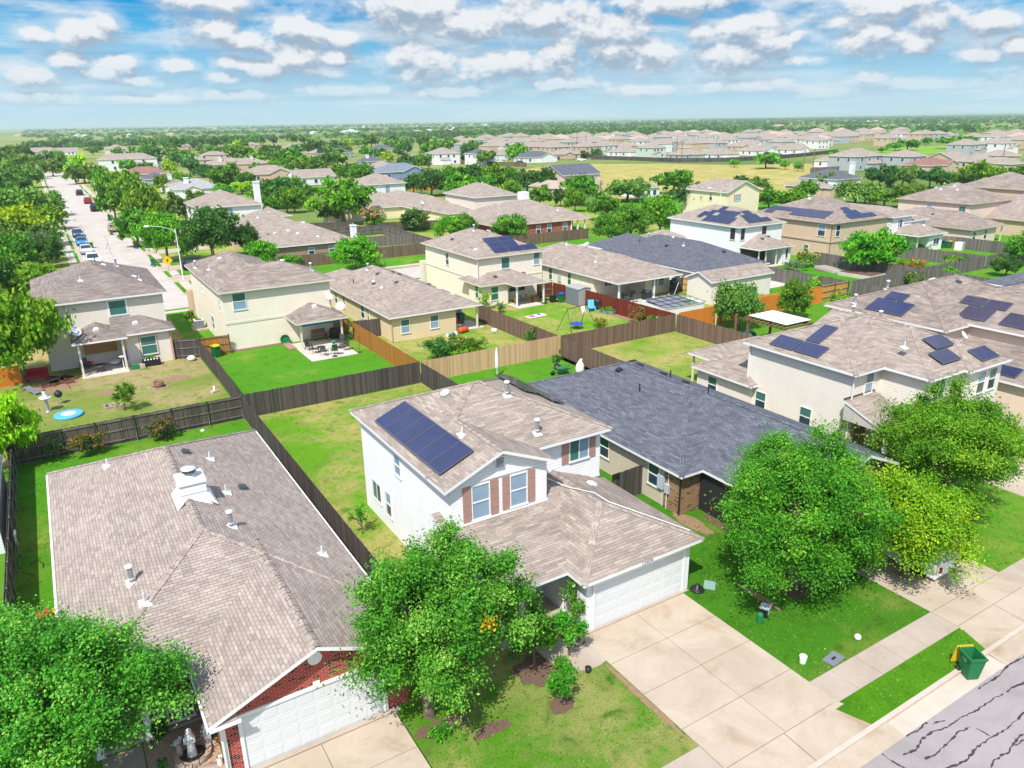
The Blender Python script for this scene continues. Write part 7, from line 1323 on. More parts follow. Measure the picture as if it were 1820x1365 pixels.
# ---------------------------------------------------------------- vehicles
def car(label, x, y, col, rz=0.0, kind='sedan', group='cars parked along the long street'):
    """length along local y, nose at -y"""
    t_ = thing('parked_car' if kind != 'pickup' else 'pickup_truck', label, 'car' if kind != 'pickup' else 'pickup', (x, y, -0.138), rz, group)
    prof = {'sedan': [(-2.25, .45), (-2.3, .68), (-1.5, .86), (-1.0, .95), (-.35, 1.42), (.95, 1.44), (1.6, 1.05), (2.2, 1.0), (2.3, .55), (2.2, .32), (-2.2, .32)], 'suv': [(-2.4, .5), (-2.4, .85), (-1.6, 1.05), (-1.15, 1.1), (-.5, 1.75), (1.9, 1.78), (2.3, 1.15), (2.4, .6), (2.3, .38), (-2.3, .38)], 'pickup': [(-2.8, .55), (-2.8, .95), (-2.0, 1.15), (-1.35, 1.18), (-.7, 1.85), (.75, 1.87), (.95, 1.2), (2.75, 1.2), (2.8, .6), (2.7, .42), (-2.7, .42)]}[kind]
    w = .92 if kind == 'sedan' else .98; mb = MB(); n = len(prof)
    def X(z, zt=1.0): return w * (1.0 if z < 1.2 else 0.80)
    if kind == 'sedan': X = lambda z: w * (1.0 if z < 1.1 else 0.76)
    Lp = [(-X(z), yy, z) for yy, z in prof]; Rp = [(X(z), yy, z) for yy, z in prof]
    for i in range(n): j = (i + 1) % n; mb.face([Lp[i], Rp[i], Rp[j], Lp[j]])
    mb.face(Lp); mb.face(list(reversed(Rp)))
    b = mb.build('body', col, t_); bv = b.modifiers.new('bevel', 'BEVEL'); bv.width = 0.06; bv.segments = 2
    zt = {'sedan': (.98, 1.40), 'suv': (1.14, 1.70), 'pickup': (1.22, 1.80)}[kind]; ys = {'sedan': (-.95, -.38, .95, 1.5), 'suv': (-1.12, -.55, 1.9, 2.25), 'pickup': (-1.3, -.75, .75, .9)}[kind]
    def wn(name, pts): m_ = MB(); m_.face(pts); m_.build(name, 'pane', t_)
    e = .015; a, c = X(1.0) * .86, X(1.9) * .92
    wn('windscreen', [(-a, ys[0] - e * 2, zt[0] + .03), (a, ys[0] - e * 2, zt[0] + .03), (c, ys[1] - e * 2, zt[1] + .02), (-c, ys[1] - e * 2, zt[1] + .02)]); wn('rear_window', [(a, ys[3] + .04, zt[0] + .06), (-a, ys[3] + .04, zt[0] + .06), (-c, ys[2] + .06, zt[1] - .02), (c, ys[2] + .06, zt[1] - .02)])
    for s in (-1, 1): wn('side_window', [(s * (X(1.0) + e), ys[0] + .25, zt[0] + .05), (s * (X(1.0) + e), ys[3] - .2, zt[0] + .05), (s * (X(1.9) + .02 + e), ys[2] - .05, zt[1] - .04), (s * (X(1.9) + .02 + e), ys[1] + .08, zt[1] - .04)][::s])
    key = 'wheel'
    if key not in PROTO: m_ = MB(); m_.lathe([(.001, -.11), (.20, -.11), (.34, -.09), (.34, .09), (.20, .11), (.001, .11)], 16, 0); PROTO[key] = m_.data('wheel', 'black_plastic')
    L_ = 1.45 if kind == 'sedan' else 1.6
    for s in (-1, 1):
        for q in (-1, 1): o = link('wheel', PROTO[key], t_, (s * (w - .08), q * L_, .34)); o.rotation_euler = (0, RAD(90), 0)
        m_ = MB(); m_.box(-.16, .16, -.03, .03, -.08, .08); yb = prof[0][0]; m_.build('headlight', 'lamp_glass', t_, (s * w * .68, yb - .02, .74)); m_ = MB(); m_.box(-.1, .1, -.03, .03, -.12, .12); m_.build('tail_light', 'taillight', t_, (s * w * .78, -yb + (.0 if kind != 'sedan' else .02), .8))
    if kind == 'pickup': m_ = MB(); m_.box(-.8, .8, 1.0, 2.65, 1.14, 1.215); m_.build('bed', 'black_plastic', t_)
    return t_
car('black car parked farthest up the right kerb', 11.6, 283, 'car_black', math.pi, 'suv'); car('dark red car parked between the black car and the dark pickup', 11.9, 250, 'car_red', math.pi, 'suv'); car('dark pickup with brown tailgate on the right kerb', 12.0, 226, 'car_black', math.pi, 'pickup'); car('tan sport utility car beside the yellow-lidded bin', 12.2, 178, 'car_tan', math.pi, 'suv')
car('dark grey-blue car, first of the row on the left kerb', 5.4, 174, 'car_navy', 0, 'sedan'); car('bright blue car on the left kerb', 5.4, 161, 'car_blue', 0, 'sedan'); car('silver car between the blue car and the white pickup', 5.4, 149.5, 'car_silver', 0, 'sedan'); car('white pickup facing the crossing on the left kerb', 5.6, 136, 'car_white', 0, 'pickup'); car('red car half hidden by the bright tree by the kerb', 17.2, 149, 'car_brightred', math.pi / 2, 'sedan'); car('black car in the driveway at the crossing behind the lamp post', 18.8, 121.5, 'car_black', math.pi / 2, 'suv')
car('white van parked between the white houses beyond the tree belt', 206, 348, 'car_white', 1.2, 'suv', None); car('black car by the round trees beside the dark-blue-roofed bungalow', 210, 333, 'car_black', 1.4, 'sedan', None); car('white car on the verge of the dry field', 246, 330, 'car_white', .8, 'sedan', None)
car('silver car half hidden behind the golden-green tree on the driveway', 32.9, 17.4, 'car_white', math.pi, 'sedan', None)
# ---------------------------------------------------------------- bins
def bin_(label, x, y, rz=0, body='bin_green', lid='bin_yellow', z=-0.138, open_=False, cat='bin', name='wheelie_bin', group=None):
    t_ = thing(name, label, cat, (x, y, z), rz, group); mb = MB(); B0, B1, h = (.22, .26), (.31, .38), 1.06; hb = .06
    b = [(-B0[0], -B0[1]), (B0[0], -B0[1]), (B0[0], B0[1]), (-B0[0], B0[1])]; tp = [(-B1[0], -B1[1]), (B1[0], -B1[1]), (B1[0], B1[1]), (-B1[0], B1[1])]; ti = [(u * .9, v * .9) for u, v in tp]; bi = [(u * .9, v * .9) for u, v in b]
    for i in range(4):
        j = (i + 1) % 4; mb.face([(*b[i], hb), (*b[j], hb), (*tp[j], h), (*tp[i], h)])
        if open_: mb.face([(*tp[i], h), (*tp[j], h), (*ti[j], h), (*ti[i], h)]); mb.face([(*ti[i], h), (*ti[j], h), (*bi[j], .12), (*bi[i], .12)])
    if open_: mb.face([(*p, .12) for p in bi])
    else: mb.face([(*p, h) for p in tp])
    for i in range(4):                 # moulded rim
        j = (i + 1) % 4; p, q = Vector((*tp[i], h - .04)), Vector((*tp[j], h - .04)); d = (q - p).normalized(); n = Vector((d.y, -d.x, 0)); mb.obox((p + q) / 2 + n * .015, (q - p) / 2 + d * .02, n * .02, (0, 0, .035))
    mb.build('body', body, t_)
    if open_:
        mb = MB()
        for k in range(6): mb.obox((-.24 + k * .096, B1[1] + .05, h + .0), (.03, 0, 0), (0, .035, 0), (0, 0, .03))
        mb.build('hinge', 'bin_yellow', t_); mb = MB(); mb.face([(-.30, B1[1] + .08, h - .03), (.30, B1[1] + .08, h - .03), (.36, B1[1] + .20, .22), (-.36, B1[1] + .20, .22)][::-1]); mb.face([(-.30, B1[1] + .08, h - .03), (.30, B1[1] + .08, h - .03), (.30, B1[1] + .14, h - .02), (-.30, B1[1] + .14, h - .02)]); mb.face([(-.30, B1[1] + .14, h - .02), (.30, B1[1] + .14, h - .02), (.36, B1[1] + .27, .22), (-.36, B1[1] + .27, .22)]); mb.face([(-.36, B1[1] + .20, .22), (.36, B1[1] + .20, .22), (.36, B1[1] + .27, .22), (-.36, B1[1] + .27, .22)]); mb.face([(-.30, B1[1] + .08, h - .03), (-.30, B1[1] + .14, h - .02), (-.36, B1[1] + .27, .22), (-.36, B1[1] + .20, .22)]); mb.face([(.30, B1[1] + .08, h - .03), (.36, B1[1] + .20, .22), (.36, B1[1] + .27, .22), (.30, B1[1] + .14, h - .02)]); mb.build('lid', lid, t_)
        mb = MB(); mb.lathe([(.13, 0), (.13, .006), (.001, .006)], 20, 0, (0, 0, 0), 1.0, .62); o = mb.build('emblem', 'plate_green', t_, (-B1[0] * .955 + .002, .02, .80)); o.rotation_euler = (RAD(90), 0, RAD(-90)); 
        for k in (-.02, .02): m_ = MB(); m_.box(-.08, .08, -.004, .004, -.006, .006); q = m_.build('emblem_line', 'bin_green', o, (0, k, .008))
    else:
        mb = MB(); mb.box(-.33, .33, -.40, .42, h + .005, h + .05); mb.face([(-.30, -.38, h + .05), (.30, -.38, h + .05), (.27, 0, h + .12), (-.27, 0, h + .12)]); mb.face([(-.27, 0, h + .12), (.27, 0, h + .12), (.30, .40, h + .05), (-.30, .40, h + .05)]); mb.build('lid', lid, t_)
    for s in (-1, 1): m_ = MB(); m_.lathe([(.001, -.05), (.13, -.05), (.13, .05), (.001, .05)], 14, 0); o = m_.build('wheel', 'black_plastic', t_, (s * .30, B0[1] + .02, .13)); o.rotation_euler = (0, RAD(90), 0)
    m_ = MB(); m_.tube([(-.27, B1[1] + .02, h - .1), (-.27, B1[1] + .10, h - .06), (.27, B1[1] + .10, h - .06), (.27, B1[1] + .02, h - .1)], .018, 6); m_.build('handle', body, t_); return t_
bin_('open green bin with yellow lid hanging behind, standing in the front gutter', 27.35, 11.1, RAD(-28), open_=True)
for lab, x, y, l_ in (('yellow-lidded green bin behind the tan parked car', 11.3, 172.6, 'bin_yellow'), ('green bin on the right kerb up the street from the tan car', 13.2, 199.5, 'bin_green'), ('yellow-lidded green bin on the right kerb across from the white pickup', 13.2, 150, 'bin_yellow'), ('green bin on the right kerb nearest the crossing', 13.3, 128, 'bin_green'), ('yellow-lidded bin between the blue and silver cars', 6.6, 155.5, 'bin_yellow'), ('dark bin far up the right kerb', 13.0, 380, 'bin_green'), ('second dark bin far up the right kerb', 13.6, 345, 'bin_green')): bin_(lab, x, y, 0, 'bin_green', l_, -.0 if x > 12.9 else -.138)
bin_('white and yellow topped bin by the brown gate', 11.5, 71.9, .3, 'bin_green', 'bin_yellow', 0); bin_('blue-lidded green bin on the yellow house porch', 36.1, 69.5, 0, 'bin_green', 'bin_blue', .05); bin_('blue-lidded bin beside the grey resin shed', 50.6, 71.6, 0, 'bin_green', 'bin_blue', 0); bin_('blue-lidded bin of the pair at the upper right fence', 123.3, 67.6, 0, 'bin_green', 'bin_blue', 0); bin_('yellow-lidded bin of the pair at the upper right fence', 123.9, 66.9, 0, 'bin_green', 'bin_yellow', 0)
# ---------------------------------------------------------------- signs
t_ = thing('warning_sign', 'yellow diamond warning sign at the crossing', 'road sign', (14.0, 116.5, -.1)); mb = MB(); mb.tube([(0, 0, 0), (0, 0, 2.6)], .04, 6); mb.build('post', 'grey_metal', t_); mb = MB(); mb.obox((0, 0, 0), (.36, 0, .36), (-.36, 0, .36), (0, .015, 0)); mb.build('sign_plate', 'sign_yellow', t_, (0, -.06, 2.5)); mb = MB(); mb.obox((0, -.02, 0), (.05, 0, 0), (0, .006, 0), (0, 0, .28)); mb.obox((0, -.02, .06), (.2, 0, 0), (0, .006, 0), (0, 0, .05)); mb.build('sign_symbol', 'black', t_, (0, -.06, 2.5))
t_ = thing('street_name_sign', 'green street-name sign by the white pickup', 'road sign', (2.5, 132.6, -.1)); mb = MB(); mb.tube([(0, 0, 0), (0, 0, 2.7)], .04, 6); mb.build('post', 'grey_metal', t_); mb = MB(); mb.box(-.75, .75, -.015, .015, 0, .28); mb.build('sign_plate', 'sign_green', t_, (0, 0, 2.55)); mb = MB(); mb.box(-.015, .015, -.6, .6, 0, .26); mb.build('sign_plate', 'sign_green', t_, (0, 0, 2.28))
# ---------------------------------------------------------------- things in the front gardens
def single(name, label, cat, mb, mats, loc, rz=0, group=None): o = mb.build(name, mats, None, loc); o.rotation_euler.z = rz; return tag(o, label, cat, group)
mb = MB(); mb.lathe([(.14, 0), (.14, .38), (.12, .46), (.05, .5), (.001, .5)], 16); mb.lathe([(.15, .34), (.15, .38)], 16); single('utility_pedestal', 'round green utility pedestal on the lawn right of the driveway', 'utility box', mb, 'bin_green', (23.0, 17.6, 0))
mb = MB(); mb.box(-.17, .17, -.17, .17, 0, .42); mb.box(-.2, .2, -.2, .2, .42, .5, 1); mb.box(-.12, .12, -.18, -.17, .12, .3, 1); single('utility_box', 'dark utility box with grey lid beside the green pedestal', 'utility box', mb, ['black_plastic', 'utility_grey'], (23.55, 17.8, 0), .4)
mb = MB(); mb.box(-.34, .34, -.26, .26, 0, .03); mb.box(-.28, .28, -.2, .2, .03, .035); single('utility_cover', 'pale green square cover plate in the lawn by the garage corner', 'cover plate', mb, 'plate_green', (23.2, 20.7, 0.004), .7)
mb = MB(); mb.box(-.42, .42, -.26, .26, 0, .03); mb.box(-.12, .12, -.05, .05, .03, .045, 1); single('meter_cover', 'grey water-meter cover at the sidewalk edge', 'cover plate', mb, ['plate_grey', 'black'], (23.65, 14.42, 0.004), .12)
mb = MB(); mb.lathe([(.12, 0), (.15, .3), (.15, .32), (.12, .3), (.10, .05), (.001, .05)], 16); single('bucket', 'small white bucket on the lawn near the driveway', 'bucket', mb, 'bag_white', (22.45, 14.95, 0))
mb = MB(); mb.sphere((0, 0, .13), .14, 0, 14); single('ball', 'pale ball-like garden light under the dense lawn tree', 'ball', mb, 'bag_white', (25.5, 14.65, 0))
mb = MB(); mb.lathe([(.3, 0), (.34, .05), (.30, .1), (.12, .12), (.10, .3), (.001, .32)], 16); single('hose_pot', 'black coiled hose pot at the right corner of the white garage', 'hose pot', mb, 'black_plastic', (22.45, 20.75, 0))
mb = MB(); mb.lathe([(.16, 0), (.19, .12), (.06, .2), (.001, .22)], 12); single('garden_light', 'dark garden ornament on the curved entry path', 'ornament', mb, 'black_plastic', (14.4, 19.75, .014)); mb = MB(); mb.lathe([(.1, 0), (.13, .22), (.001, .22)], 12); single('flower_pot', 'small dark pot beside the curved entry path', 'pot', mb, 'black_plastic', (14.95, 19.1, .0))
mb = MB(); mb.box(-.28, .28, -.16, .16, 0, .14); mb.box(-.22, .22, -.10, .10, .14, .16, 1); single('stone_planter', 'low stone edging block by the left garage corner', 'edging', mb, ['stone', 'mulch'], (15.72, 20.75, .014), .5)
# statue in a ring of stones
mb = MB(); rnd = random.Random(2)
for k in range(16): a = 2 * math.pi * k / 16; mb.obox((math.cos(a) * .52, math.sin(a) * .52, .07), (.085 * math.cos(a), .085 * math.sin(a), 0), (-.10 * math.sin(a), .10 * math.cos(a), 0), (0, 0, rnd.uniform(.06, .09)))
mb.lathe([(.46, .03), (.001, .03)], 16, 1); single('stone_ring', 'ring of tan stones around dark soil, holding the white statue', 'stone ring', mb, ['stone', 'soil_dark'], (1.0, 23.1, 0.01))
mb = MB(); mb.lathe([(.17, 0), (.16, .1), (.135, .35), (.12, .55), (.15, .72), (.15, .80), (.07, .87), (.055, .9)], 18, 0, (0, 0, 0), 1.0, .8); mb.sphere((0, 0, .98), .088, 0, 14, 1.15)
mb.lathe([(.17, .55), (.16, .78), (.10, .92), (.105, 1.02), (.06, 1.09), (.001, 1.1)], 18, 0, (0, .03, 0), 1, .75); mb.tube([(.14, 0, .76), (.16, -.08, .6), (.03, -.15, .66)], [.05, .045, .03], 8); mb.tube([(-.14, 0, .76), (-.16, -.08, .6), (-.03, -.15, .66)], [.05, .045, .03], 8); single('statue', 'white robed garden statue with folded hands in the gravel bed', 'statue', mb, 'statue', (0.98, 23.1, .04), -.3)
mb = MB(); mb.sphere((0, 0, .12), .15, 0, 12, .8); mb.sphere((.14, -.03, .2), .08, 0, 10); mb.tube([(-.1, .05, .1), (-.22, .1, .2)], .02, 6); single('animal_figurine', 'small pale animal figurine behind the white statue', 'figurine', mb, 'statue', (.62, 23.85, .01), .8); mb = MB(); mb.lathe([(.10, 0), (.12, .2), (.07, .42), (.001, .45)], 12); single('stone_figurine', 'grey stone figurine left of the white statue', 'figurine', mb, 'stone', (.62, 23.35, .01))
mb = MB(); mb.box(-.12, .12, -.2, .2, 0, .55); mb.lathe([(.10, .55), (.12, .62), (.001, .66)], 10, 1); single('blue_container', 'blue container with white cap under the gutter of the brick garage', 'container', mb, ['utility_grey', 'bag_white'], (1.55, 23.6, .01))
mb = MB(); mb.lathe([(.12, 0), (.13, .24), (.11, .24), (.001, .22)], 12); mb.tube([(0, 0, .24), (.03, 0, .5)], .012, 5); single('plant_pot', 'dark planter pot on the gravel beside the path', 'pot', mb, 'black_plastic', (-.02, 22.75, .01)); mb = MB(); mb.tube([(0, 0, .0), (0, 0, .3)], .10, 10, 0, False); mb.tube([(.0, -.1, .05), (0, .1, .3)], .02, 6); single('hose_reel', 'white hose reel on the brick garage side wall', 'hose reel', mb, 'bag_white', (1.72, 22.2, .02))
for i, (x, y, s) in enumerate(((1.35, 22.2, .35), (1.3, 21.75, .28))): mb = MB(); mb.lathe([(s, 0), (s * .9, .05), (.001, .06)], 9, 0, (0, 0, 0), 1, .7); single('stepping_stone', f'{"larger" if i == 0 else "smaller"} tan stepping stone in the gravel bed', 'stepping stone', mb, 'stone', (x, y, .012), .6 * i)
# side-yard clutter at the left fence
mb = MB(); mb.box(-.05, .05, -.3, .3, 0, .6, 0); mb.box(.05, .08, -.22, .22, .1, .5, 1); single('electric_panel', 'grey meter cabinet leaning on the left edge fence', 'cabinet', mb, ['white_metal', 'black'], (-4.12, 41.5, 0.7)); mb = MB(); mb.tube([(.45 * math.cos(a) , .6 * math.sin(a), .05 + .12 * math.sin(a * 2)) for a in [i * .35 for i in range(19)]], .02, 6); single('garden_hose', 'loop of black hose on the grass by the left edge fence', 'hose', mb, 'black_plastic', (-3.6, 39.6, .0)); mb = MB(); mb.obox((0, 0, .5), (.0, .5, .4), (.03, 0, 0), (0, -.02, .03)); mb.obox((.05, .1, .4), (.0, .4, -.3), (.03, 0, 0), (0, .02, .03)); single('lumber', 'crossed grey boards against the left edge fence', 'boards', mb, 'wood_grey', (-4.1, 40.6, 0))
mb = MB(); mb.box(-.5, .5, -.35, .35, 0, .35, 0); mb.box(-.45, 0, -.3, .3, .35, .6, 1); mb.box(.1, .4, -.2, .2, .35, .5, 2); single('toy_slide', 'red, blue and yellow plastic toy in the side yard behind the spreading tree', 'toy', mb, ['car_blue', 'car_brightred', 'bin_yellow'], (-2.9, 34.3, 0), .4)
mb = MB(); mb.lathe([(.14, 0), (.16, .06), (.05, .12), (.001, .14)], 12); single('bowl', 'small white object on the grass below the rail fence', 'bowl', mb, 'bag_white', (6.9, 53.6, 0))
# ---------------------------------------------------------------- furniture builders
def patio_chair(label, x, y, rz, m='dark_metal', z=0.05, group=None, seat=None, s=1.0):
    t_ = thing('patio_chair', label, 'chair', (x, y, z), rz, group); t_.scale = (s, s, s); key = 'chair' + m + str(seat)
    if key not in PROTO:
        a = MB(); a.box(-.26, .26, -.26, .26, .40, .44); b = MB(); b.obox((0, .30, .72), (.26, 0, 0), (0, .015, 0), (0, .06, .32))
        l1, l2 = MB(), MB(); l1.tube([(0, 0, 0), (0, .02, .4)], .018, 6); l2.tube([(0, -.24, 0), (0, -.26, .62), (0, .24, .62), (0, .26, 0)], .018, 6); PROTO[key] = (a.data('seat', seat or m), b.data('backrest', seat or m), l2.data('arm_frame', m))
    a, b, f = PROTO[key]; link('seat', a, t_); link('backrest', b, t_)
    for q in (-.27, .27): link('arm_frame', f, t_, (q, 0, 0))
    return t_
def round_table(label, x, y, r=.5, h=.7, m='dark_metal', z=.05):
    t_ = thing('patio_table', label, 'table', (x, y, z)); mb = MB(); mb.lathe([(r, h - .03), (r, h), (.001, h)], 20); mb.build('tabletop', m, t_); l_ = MB(); l_.tube([(0, 0, 0), (0, 0, h - .03)], .03, 6); d = l_.data('leg', m)
    for k in range(4): link('leg', d, t_, (r * .7 * math.cos(k * 1.57 + .8), r * .7 * math.sin(k * 1.57 + .8), 0))
    return t_
def grill(label, x, y, kettle=True, z=0.0, rz=0):
    t_ = thing('barbecue_grill', label, 'barbecue', (x, y, z), rz)
    if kettle:
        mb = MB(); mb.sphere((0, 0, .82), .30, 0, 18, .95); mb.tube([(0, 0, 1.1), (0, 0, 1.17)], .05, 8); mb.build('kettle', 'black', t_); l_ = MB()
        for k in range(3): a = 2.1 * k; l_.tube([(.1 * math.cos(a), .1 * math.sin(a), .58), (.3 * math.cos(a), .3 * math.sin(a), 0)], .018, 6)
        l_.build('stand', 'grey_metal', t_); w_ = MB(); w_.lathe([(.001, -.03), (.09, -.03), (.09, .03), (.001, .03)], 12); o = w_.build('wheel', 'black', t_, (.33, 0, .09)); o.rotation_euler = (0, RAD(90), 0)
    else:
        mb = MB(); mb.box(-.55, .55, -.28, .28, .12, .82); mb.build('cart', 'black', t_); mb = MB(); mb.lathe([(.001, -.5), (.3, -.5), (.3, .5), (.001, .5)], 14, 0); o = mb.build('hood', 'black', t_, (0, 0, .9)); o.rotation_euler = (0, RAD(90), 0); mb = MB(); mb.box(-.85, -.55, -.25, .25, .78, .82); mb.box(.55, .85, -.25, .25, .78, .82); mb.build('side_shelf', 'dark_metal', t_)
    return t_
# tan house yard
grill('black kettle grill on the dry lawn beside the bird bath', -1.5, 65.7)
t_ = thing('bird_bath', 'grey totem-like bird bath with a wide blue-white bowl', 'bird bath', (-2.35, 64.3, 0)); mb = MB(); mb.lathe([(.22, 0), (.16, .1), (.10, .3), (.13, .6), (.09, .95)], 14); mb.build('pedestal', 'grey_metal', t_); mb = MB(); mb.lathe([(.09, .95), (.38, 1.08), (.44, 1.18), (.36, 1.13), (.12, 1.16), (.12, 1.5), (.16, 1.6), (.06, 1.75), (.001, 1.85)], 18); mb.build('bowl', 'light_blue' if False else 'statue', t_); mb = MB(); mb.sphere((0, 0, 1.7), .13, 0, 12, 1.3); mb.build('finial', 'terracotta', t_)
t_ = thing('wading_pool', 'round blue wading pool with pale cover on the dry lawn', 'pool', (-1.05, 62.35, 0)); mb = MB(); mb.lathe([(.95, 0), (1.0, .1), (.97, .2), (.90, .2)], 32); mb.build('rim', 'pool_blue', t_); mb = MB(); mb.lathe([(.90, .19), (.5, .2), (.001, .21)], 32); mb.build('cover', 'statue', t_)
t_ = thing('fire_pit', 'brick-coloured fire pit with stones around it on the dry lawn', 'fire pit', (5.65, 65.5, 0)); mb = MB(); mb.lathe([(.36, .08), (.42, .5), (.36, .5), (.30, .2), (.001, .2)], 16); mb.build('bowl', 'terracotta', t_); mb = MB(); rnd = random.Random(4)
for k in range(18): a = k * .35; mb.obox((math.cos(a) * rnd.uniform(.5, .8), math.sin(a) * rnd.uniform(.5, .7), .05), (rnd.uniform(.06, .12), .03, 0), (-.03, rnd.uniform(.06, .1), 0), (0, 0, .06))
mb.build('stones', 'stone', t_)
t_ = thing('planter_box', 'black planter with green plants under the pink-trimmed window', 'planter', (6.0, 72.5, 0)); mb = MB(); mb.box(-.75, .75, -.3, .3, 0, .6); mb.build('box', 'black_plastic', t_); P, N, tn, C, r = crown_points(71, 8, 300, 1, .4); link('plants', leaf_mesh('plants', P * np.array([.75, .3, .5]) + np.array([0, 0, .55]), N, .06, tn, 'lawnshrub', rng=r), t_); mb = MB(); [mb.sphere((-.5 + k * .25, -.25, .62), .08, 0, 8) for k in range(5)]; mb.build('stones', 'bag_white', t_)
round_table('dark patio table on the tan house porch', 1.9, 73.0, .6, .6); patio_chair('dark chair left of the table on the tan house porch', 1.0, 74.2, .6); mb = MB(); mb.lathe([(.15, .05), (.42, .18), (.55, .42), (.5, .42), (.3, .16), (.001, .12)], 18); single('papasan_chair', 'round bowl chair with pale rim on the tan house porch', 'chair', mb, 'silver_rim' if False else 'statue', (3.2, 74.4, .05)); mb = MB(); mb.lathe([(.15, .05), (.42, .18), (.55, .42), (.5, .42), (.3, .16), (.001, .12)], 18); single('papasan_chair', 'round bowl chair with dark red cushion on the tan house porch', 'chair', mb, 'car_red', (.95, 75.0, .05))
mb = MB(); mb.lathe([(.18, 0), (.2, .03), (.03, .06), (.03, 1.0)], 14); mb.lathe([(.001, -.05), (.26, -.05), (.26, .05), (.001, .05)], 18, 0, (0, 0, 1.2)); single('patio_fan', 'white standing fan by the right porch post of the tan house', 'fan', mb, 'bag_white', (3.75, 72.5, .05)); mb = MB(); mb.lathe([(.13, 0), (.13, .9), (.001, .9)], 10); single('pool_noodle_tube', 'blue wrapped tube beside the right porch post of the tan house', 'tube', mb, 'bin_blue', (4.05, 72.4, .9)); mb = MB(); mb.box(-.3, .3, -.25, .25, 0, .4); mb.box(.35, .8, -.2, .2, 0, .35, 1); single('yard_boxes', 'green and tan boxes at the right of the tan house porch', 'boxes', mb, ['green_plastic', 'tan_trim'], (4.6, 72.2, 0))
mb = MB(); mb.obox((0, 0, .35), (.25, 0, 0), (0, .6, .22), (0, -.02, .03)); mb.tube([(-.25, -.6, 0), (-.25, -.1, .4)], .02, 6); mb.tube([(.25, -.6, 0), (.25, -.1, .4)], .02, 6); single('lounge_chair', 'grey reclining lounge chair under the tree before the tan house', 'lounge chair', mb, 'plate_grey', (-3.3, 69.6, 0), .7); mb = MB(); mb.box(-.9, .9, -.4, .4, .3, .6); mb.box(-.9, .9, .35, .42, .6, 1.1); single('red_glider', 'dark red bench under the tree before the tan house', 'bench', mb, 'car_red', (-2.9, 73.2, 0)); mb = MB(); mb.box(-1.6, 1.6, -.04, .04, 0, 1.6); single('orange_screen', 'orange-brown screen panel behind the tree before the tan house', 'screen', mb, 'orange_wall', (-5.6, 73.0, 0), .2)
mb = MB(); mb.sphere((0, 0, .25), .38, 0, 14, .65); mb.box(-.3, -.1, .25, .4, 0, .3, 1); single('gas_tank', 'white tank-like object at the foot of the dark fence', 'tank', mb, ['bag_white', 'utility_grey'], (9.3, 71.9, 0)); mb = MB(); mb.box(-.3, .3, -.2, .2, 0, .18); mb.lathe([(.08, .18), (.1, .5), (.001, .6)], 10, 1); single('small_planter', 'small tan planter with a white ornament by the dividing fence', 'planter', mb, ['tan_trim', 'bag_white'], (9.3, 61.6, 0), .4)
mb = MB(); [mb.obox((FILL.uniform(-.6, .6), FILL.uniform(-.5, .5), .08), (.14, .03, 0), (-.03, .12, 0), (0, 0, .08)) for k in range(16)]; single('rock_pile', 'pile of pale and pinkish rocks left of the sapling', 'rocks', mb, 'stone', (2.0, 62.6, 0)); mb = MB(); [mb.obox((FILL.uniform(-1.2, 1.0), FILL.uniform(-1.2, 1.2), .12), (.3, .06, 0), (-.06, .25, 0), (0, 0, .14)) for k in range(20)]; single('rock_border', 'border of reddish rocks left of the tan house porch', 'rocks', mb, 'terracotta', (-1.2, 72.2, 0))
# cream house yard
t_ = thing('air_conditioner', 'grey air-conditioning unit on a pad beside the cream house', 'air conditioner', (12.1, 83.6, 0)); mb = MB(); mb.box(-.75, .75, -.75, .75, 0, .12); mb.build('pad', 'kerb', t_); mb = MB(); mb.box(-.45, .45, -.45, .45, .12, .95); mb.build('casing', 'plate_grey', t_); mb = MB(); mb.box(-.48, .48, -.48, .48, .95, 1.02); mb.lathe([(.36, 1.02), (.34, 1.05), (.001, 1.05)], 18, 1); mb.build('fan_top', ['white_metal', 'dark_metal'], t_)
for i, (x, y, rz, lab) in enumerate(((19.4, 68.9, .5, 'nearest the left porch post'), (19.6, 67.6, 1.2, 'second from the left porch post'), (20.1, 66.4, 2.4, 'at the front edge, left'), (20.95, 66.2, 3.0, 'with green seat at the front edge'), (22.3, 66.9, -1.6, 'by the right table'), (22.5, 68.8, -.9, 'at the back of the right table'))): patio_chair(f'dark patio chair {lab} on the cream house patio', x, y, rz, seat='green_plastic' if i == 3 else None, group='chairs on the cream house patio')
round_table('dark round table among chairs on the cream house patio', 21.9, 67.9, .55, .68); round_table('small low table at the left of the cream house patio', 20.2, 67.7, .4, .5)
t_ = thing('garden_bench', 'brown glider bench against the wall of the cream house patio', 'bench', (21.4, 71.9, .05)); mb = MB(); [mb.box(-.7, .7, -.3 + k * .12, -.2 + k * .12, .42, .46) for k in range(5)]; mb.build('seat', 'timber', t_); mb = MB(); [mb.box(-.7, .7, .32, .36, .55 + k * .13, .65 + k * .13) for k in range(4)]; mb.build('backrest', 'timber', t_); d = MB().box(-.04, .04, -.32, .36, 0, .62).data('leg', 'timber'); [link('leg', d, t_, (q, 0, 0)) for q in (-.7, .7)]
